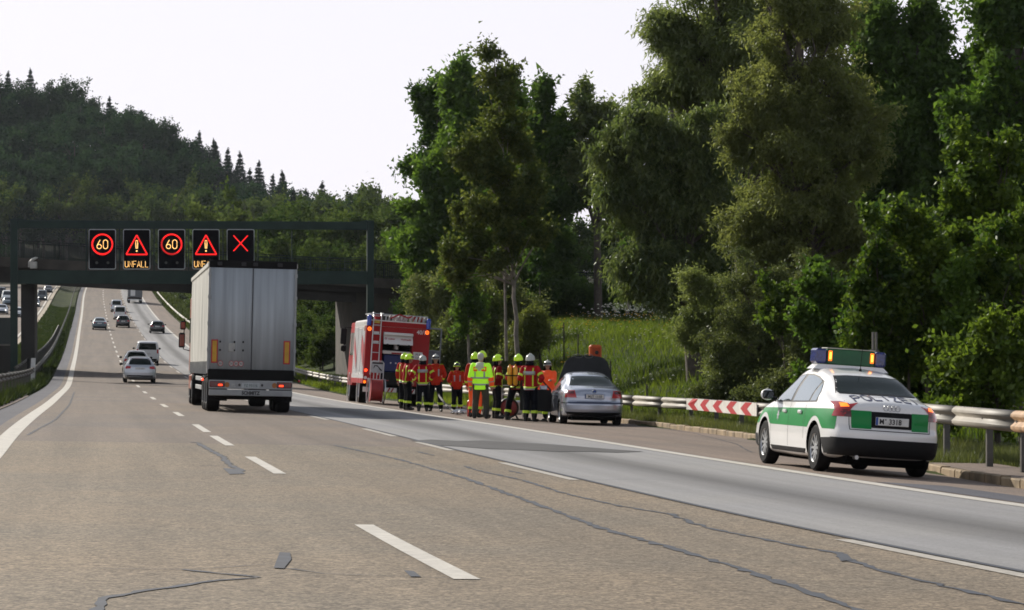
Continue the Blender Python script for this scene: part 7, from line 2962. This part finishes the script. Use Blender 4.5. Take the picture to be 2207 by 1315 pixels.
        for i in range(mm):
            for q in range(n):
                F.append((i * n + q, (i + 1) * n + q, (i + 1) * n + (q + 1) % n, i * n + (q + 1) % n))
        m_.add(V, F)
        he = m_.build('helmet', hm, root, 60)
        md = he.modifiers.new('t', 'SOLIDIFY')
        md.thickness = .006
        # crest ridge, visor, ear plates
        MB().tube([H(0, .115, .11), H(0, .05, .168), H(0, -.03, .178), H(0, -.11, .125)], [.012, .016, .016, .012], 8).build('crest', hm, he)
        vz = MB()
        V, F = [], []
        for q in range(9):
            th = R(-70 + 140 * q / 8)
            for z in (.045, .105):
                rr = 1.0 - (z - .045) * 1.2
                V.append(H(.126 * math.sin(th) * rr, .150 * math.cos(th) * rr - .005, z))
        for q in range(8):
            F.append((2 * q, 2 * q + 2, 2 * q + 3, 2 * q + 1))
        vo = vz.add(V, F).build('visor', M_visor, he, 60)
        if helmet == 'halfblack':
            MB().sphere(H(0, .06, .075), (.085, .085, .085), 12, 8).build('front_plate', M_visor, he)
        if neck_flap:
            V, F = [], []
            for q in range(9):
                th = R(100 + 160 * q / 8)
                for z, sc_ in ((.03, 1.0), (-.06, 1.02), (-.13, 1.15)):
                    V.append(H(.112 * math.sin(th) * sc_, .128 * math.cos(th) * sc_ - .01, z))
            for q in range(8):
                for z in range(2):
                    a_ = q * 3 + z
                    F.append((a_, a_ + 3, a_ + 4, a_ + 1))
            fo = MB().add(V, F).build('neck_guard', M_cloth_d, root, 60)
            md = fo.modifiers.new('t', 'SOLIDIFY')
            md.thickness = .008
        MB().tube([H(-.078, .0, .02), H(-.05, .05, -.09), H(.05, .05, -.09), H(.078, .0, .02)], .008, 6).build('chin_strap', M_black, he)
    else:
        hh = MB()
        hh.sphere(H(0, -.018, .048), (.086, .102, .088), 14, 10)
        hh.sphere(H(0, -.05, -.01), (.078, .06, .07), 12, 8)
        link('hair', remesh(hh, .016, 'hair', hair or M_hair, 1), root)
    if back == 'cylinders':
        bp = MB().bevbox(-.15, .15, -.20, -.155, .98, 1.45, .02).build('back_plate', M_black, root)
        for x in (-.083, .083):
            m_ = MB().lathe([(0, .0), (.04, .01), (.066, .06), (.066, .46), (.045, .52), (.02, .54), (.02, .58), (0, .58)], 16, 'z', (x, -.275, .96))
            m_.build('air_cylinder', M_cyl, bp, 50)
            MB().tube([(x, -.275, .96), (x, -.275, .90), (0, -.22, .88)], .022, 6).build('valve', M_black, bp)
        MB().bevbox(-.175, .175, -.358, -.15, 1.22, 1.25, .004).build('retaining_strap', M_black, bp)
        MB().tube([(.0, -.24, .90), (.22, -.22, 1.0), (.25, -.05, 1.25), (.15, .10, 1.40)], .014, 6).build('breathing_hose', M_black, root)
    if back == 'mask':
        MB().tube([(.02, .15, 1.30), (.06, .18, 1.15), (.0, .17, 1.0)], [.03, .05, .03], 8).build('mask_bag', M_black, root)
    return root


def stand(px, y, dz=0.0):
    """ground point on the lay-by for a sight line px at distance y"""
    x = (px - 1103.5) / 5600 * y
    t, o = place(x, y)
    return (x, y, float(road_z(t, o)) + dz)


person('firefighter half hidden in red jacket, highest yellow helmet beside the engine locker', stand(872, 88.0), 30, M_jora, helmet='yellow', arms='down', hgt=1.84, head_turn=10)
person('firefighter in side view with yellow helmet and lime bordered red jacket at the engine rear', stand(878, 84.5), 65, M_jred, helmet='yellow', arms=('bent', 'bent'), hgt=1.78, stance=.10, head_turn=15, lean=.06)
person('firefighter seen from behind with pale helmet, yellow braces and silver back label', stand(911, 83.0), 0, M_jred, helmet='white', arms=('hip', 'hip'), hgt=1.76, silver_back=True, walk=.10)
person('firefighter with pale helmet facing the camera, lime shoulders, hands behind his back', stand(939, 85.5), 180, M_jora, helmet='white', arms='back', hgt=1.84, shoulders=M_band_y, vertical=False, bands=False, stance=.16)
person('firefighter with black fronted yellow helmet facing the camera, standing alone before the barrier', stand(985, 86.5), 175, M_jora, helmet='halfblack', arms='back', hgt=1.64, shoulders=M_band_y, vertical=False, bands=False)
person('helper in long fluorescent lime coat with orange cuffs, grey hair and olive trousers', stand(1036, 72.8), 12, M_lime, legs=M_olive, helmet='none', hair=M_hair_g, arms='down', hgt=1.84, coat_long=True, bands=False, legband=False, orange_parts=True, build=1.06, stance=.15)
person('paramedic in orange trousers and yellow helmet mostly hidden behind the lime coat', stand(1024, 75.5), 25, M_jora, legs=M_flo_o, helmet='yellow', arms='down', hgt=1.84, shoulders=M_hel_w, legband=True, bands=False)
person('firefighter with highest yellow helmet hidden behind the helper in the lime coat', stand(1039, 77.5), 40, M_jdark, helmet='yellow', arms='down', hgt=1.92)
person('firefighter in dark red jacket and yellow helmet in profile right of the lime coat', stand(1070, 75.8), 70, M_jdark, helmet='yellow', arms=('bent', 'bent'), hgt=1.82, lean=.03, stance=.10)
person('firefighter carrying two yellow air cylinders on his back in wide stance', stand(1114, 73.8), 25, M_jred, helmet='yellow', arms=('bent', 'bent'), hgt=1.84, back='cylinders', stance=.26, walk=.05, lean=.10)
person('officer with pale helmet, red jacket and silver label beside the cylinder carrier', stand(1143, 73.0), 20, M_jred, helmet='white', arms=('bent', 'hip'), hgt=1.86, silver_back=True, head_turn=10)
person('helper in orange tabard and pale helmet bending beyond the open car door', stand(1183, 76.0), 200, M_flo_o, helmet='white', arms=('reach', 'down'), hgt=1.74, lean=.10, bands=False, head_turn=-20)

# ================================================================ EQUIPMENT ON THE GROUND
fx_ = thing('fire_extinguisher', 'red fire extinguisher standing left of the orange trousers', 'extinguisher', stand(1013, 76.5))
MB().lathe([(0, 0), (.085, .01), (.09, .04), (.09, .42), (.06, .48), (.025, .50), (.025, .54), (0, .54)], 16, 'z').build('cylinder', pm('extinguisher_red', (.35, .01, .012), .3, coat=.5), fx_, 50)
MB().tube([(0, 0, .54), (.0, -.06, .58), (0, -.14, .57)], .012, 6).build('lever', M_black, fx_)
MB().tube([(.02, 0, .52), (.11, -.02, .45), (.11, -.02, .15)], .012, 6).build('hose', M_black, fx_)
hy = thing('hose_divider', 'silver three way hose divider with couplings lying on the asphalt', 'hose divider', stand(992, 78.5))
m = MB()
m.tube([(-.22, 0, .10), (0, 0, .12), (.22, 0, .10)], [.06, .08, .06], 12)
m.tube([(0, 0, .12), (0, -.2, .09)], [.06, .055], 12)
m.build('divider_body', M_alu, hy, 50)
for x, y in ((-.26, 0), (.26, 0), (0, -.24), (-.12, -.15), (.14, -.14)):
    MB().lathe([(.03, 0), (.055, .01), (.055, .05), (.03, .06)], 12, 'z', (x, y, .05)).build('coupling', M_chrome, hy, 40)
MB().tube([(0, 0, .18), (0, 0, .26)], .012, 6).build('spindle', M_chrome, hy)
MB().tube([(-.06, 0, .26), (.06, 0, .26)], .012, 6).build('handwheel', M_red_l, hy)
M_hose = pm('black_hose', (.015, .015, .015), .6)
a_, b_ = Vector(stand(948, 84.5, .5)), Vector(stand(984, 80, .05))
hs = MB().tube([Vector(stand(935, 90, 1.0)), a_, a_.lerp(b_, .5) + Vector((0, 0, -.08)), b_, Vector(stand(992, 78.7, .06))], .035, 8).build('fire_hose', M_hose)
tag(hs, 'dark fire hose running down from the engine to the silver divider', 'hose')
g_ = Vector(stand(1128, 73.5))
hs = MB().tube([Vector(stand(1100, 75.5, 1.05)), Vector(stand(1094, 75, .6)), Vector(stand(1090, 74.5, .05)), Vector(stand(1108, 73.6, .03)), Vector(stand(1150, 74, .03)), Vector(stand(1180, 74.5, .03))], .022, 8).build('fire_hose', M_hose)
tag(hs, 'thin black hose hanging from the air cylinder carrier to the ground', 'hose')
# reel with red disc between the two firefighters
rl = thing('hose_reel', 'black hose reel with red hub standing behind the cylinder carrier', 'hose reel', stand(1096, 77.5), HEAD)
MB().lathe([(.26, -.10), (.30, -.10), (.30, .10), (.26, .10)], 26, 'y', (0, 0, .33), close=True).build('hose_ring', M_hose, rl, 40)
MB().lathe([(0, -.08), (.2, -.09), (.25, -.06), (.25, .06), (0, .08)], 22, 'y', (0, 0, .33)).build('hub', pm('hub_red', (.22, .03, .03), .5), rl, 40)
for x in (-.28, .28):
    MB().tube([(x, -.12, 0), (x * .3, 0, .35), (x, .12, 0)], .015, 6).build('stand_leg', M_black, rl)
MB().tube([(-.2, .0, .62), (-.2, 0, 1.0), (.2, 0, 1.0), (.2, 0, .62)], .018, 6).build('handle', M_wtube, rl)
gn = thing('generator', 'small pale framed pump unit standing behind the hose reel', 'pump', stand(1104, 79.0), HEAD)
MB().bevbox(-.30, .30, -.2, .2, .12, .55, .05).build('engine_block', M_alu, gn)
q_ = MB()
for x in (-.36, .36):
    q_.tube([(x, -.25, 0), (x, -.25, .75), (x, .25, .75), (x, .25, 0)], .018, 6)
q_.tube([(-.36, -.25, .75), (.36, -.25, .75)], .018, 6)
q_.build('tube_frame', M_wtube, gn)

# emergency telephone behind the barrier
tx, tz = sight(1283, 758, 92)
gz0 = land(tx, 92)
et = thing('emergency_telephone', 'orange roadside emergency telephone behind the raised bonnet', 'telephone', (tx, 92, gz0), HEAD)
M_ora = pm('telephone_orange', (.60, .095, .012), .45)
hz_ = tz - gz0
MB().bevbox(-.215, .215, -.12, .14, hz_ - .26, hz_ + .24, .06).build('head', M_ora, et, 30)
MB().bevbox(-.13, .15, -.13, -.119, hz_ - .22, hz_ + .14, .004).build('flap', pm('telephone_orange_dark', (.45, .06, .01), .5), et)
MB().lathe([(0, -.142), (.05, -.142), (.07, -.131), (.07, -.12)], 16, 'y', (.03, 0, hz_ - .03)).build('speaker', M_ink, et)
MB().bevbox(-.11, .11, -.09, .10, -.2, hz_ - .262, .02).build('pedestal', M_ora, et)

# thin wooden stakes of the wire fence in the meadow
M_stake = pm('stake_wood', (.045, .038, .03), .85)
for k, (sx, sy0, sy1, yy, lb) in enumerate([(1183, 692, 745, 125, 'fence stake farthest left, near the poplar'), (1216, 695, 752, 118, 'fence stake right of the leftmost one in the meadow'), (1245, 720, 762, 112, 'short fence stake directly above the raised bonnet'),
                                            (1316, 778, 838, 88, 'leaning fence stake right of the silver car roof'), (1395, 828, 860, 84, 'low fence stake above the barrier between silver car and chevrons')]):
    x, z1 = sight(sx, sy0, yy)
    g = land(x, yy)
    st_ = thing('fence_stake', lb, 'stake', (x, yy, g), 0, 'stakes of the meadow fence')
    MB().tube([(0, 0, -.2), (random.uniform(-.03, .03), 0, max(.5, z1 - g))], [.035, .028], 6).build('stake', M_stake, st_)
    MB().tube([(0, -.03, max(.4, z1 - g) - .12), (0.02, .03, max(.4, z1 - g) - .12)], .012, 5).build('wire_staple', M_steel_d, st_)
rp_ = thing('reflector_stake', 'thin stake with small orange tip in the grass left of the car', 'stake', (sight(1180, 750, 96)[0], 96, land(sight(1180, 750, 96)[0], 96)))
MB().tube([(0, 0, -.1), (0, 0, .95)], .02, 6).build('stake', M_camg, rp_)
MB().bevbox(-.05, .05, -.02, .02, .95, 1.15, .01).build('orange_tip', M_ora, rp_)

# twin pipe post in front of the wood, right of the light bar
x, z1 = sight(1885, 716, 46)
g = land(x, 46)
tp = thing('twin_post', 'grey twin pipe post behind the right end of the light bar', 'post', (x, 46, g))
for q in (-.028, .028):
    MB().tube([(q, 0, -.2), (q, 0, z1 - g)], .022, 8).build('pipe', pm('old_pipe', (.16, .155, .14), .6, metal=.3), tp)
MB().box(-.07, .07, -.035, .035, z1 - g - .35, z1 - g - .31).build('clamp', M_steel_d, tp)

# red and white chevron board on the barrier
cw = pm('chevron_white', (.66, .63, .58), .5, nz=(3, .12))
cr_ = pm('chevron_red', (.42, .010, .016), .5, nz=(3, .12))
A0 = [(t, float(rail_o(t))) for t in np.linspace(57.6, 68.6, 23)]
cb_ = thing('chevron_board', 'long white board with five red chevrons pointing left on the barrier', 'chevron board', RP(63, float(rail_o(63)) - .1))
base = cb_.location.copy()


def bp_(s, h, d=0.0):
    """point on the board: s in 0..1 from the near (right) end"""
    t = 57.6 + 11.0 * s
    o = float(rail_o(t)) - .115 - d
    p = Vector((float(GX(t) + o * CT), t - o * ST, float(road_z(t, min(o, 10))) + .45 + h + .03 + rail_dz(t)))
    return p - base


HB = .30
m = MB()
n = 22
V, F = [], []
for i in range(n + 1):
    for h in (0, HB):
        V.append(bp_(i / n, h))
for i in range(n):
    F.append((2 * i, 2 * i + 2, 2 * i + 3, 2 * i + 1))
bo_ = m.add(V, F).build('board', cw, cb_)
md = bo_.modifiers.new('t', 'SOLIDIFY')
md.thickness = .02
md.offset = 0
# five chevrons; s positions measured on the photograph's board
for (s0, wd) in ((.985, .115), (.80, .115), (.60, .115), (.40, .115), (.205, .115)):
    V, F = [], []
    # arrow points away along the road (left in view): tip at larger s
    m = MB()
    for (hh, ds) in ((0, 0), (HB * .5, .065), (HB, 0)):
        V.append(bp_(s0 - .065 + ds, hh, .014))
        V.append(bp_(s0 - .065 + ds - wd * .75, hh, .014))
    F = [(0, 1, 3, 2), (2, 3, 5, 4)]
    m.add(V, F).build('chevron', cr_, cb_)

# ================================================================ AIR
# thin haze over the whole place: far hill pales, near things stay clear
_hz = MB().box(-700, 700, -60, 1250, -16, 95).mesh('haze')
_hm = bpy.data.materials.new('haze_air')
_hm.use_nodes = True
_N = _hm.node_tree.nodes
_N.remove(_N['Principled BSDF'])
_v = _N.new('ShaderNodeVolumePrincipled')
_v.inputs['Color'].default_value = (0.80, 0.88, 1.0, 1)
_v.inputs['Density'].default_value = 0.00004
_v.inputs['Anisotropy'].default_value = 0.3
_hm.node_tree.links.new(_v.outputs[0], _N['Material Output'].inputs['Volume'])
_hz.materials.append(_hm)
kind(link('haze', _hz), 'stuff', 'thin bluish haze that pales the wooded hill', 'haze')
sc.cycles.volume_bounces = 0
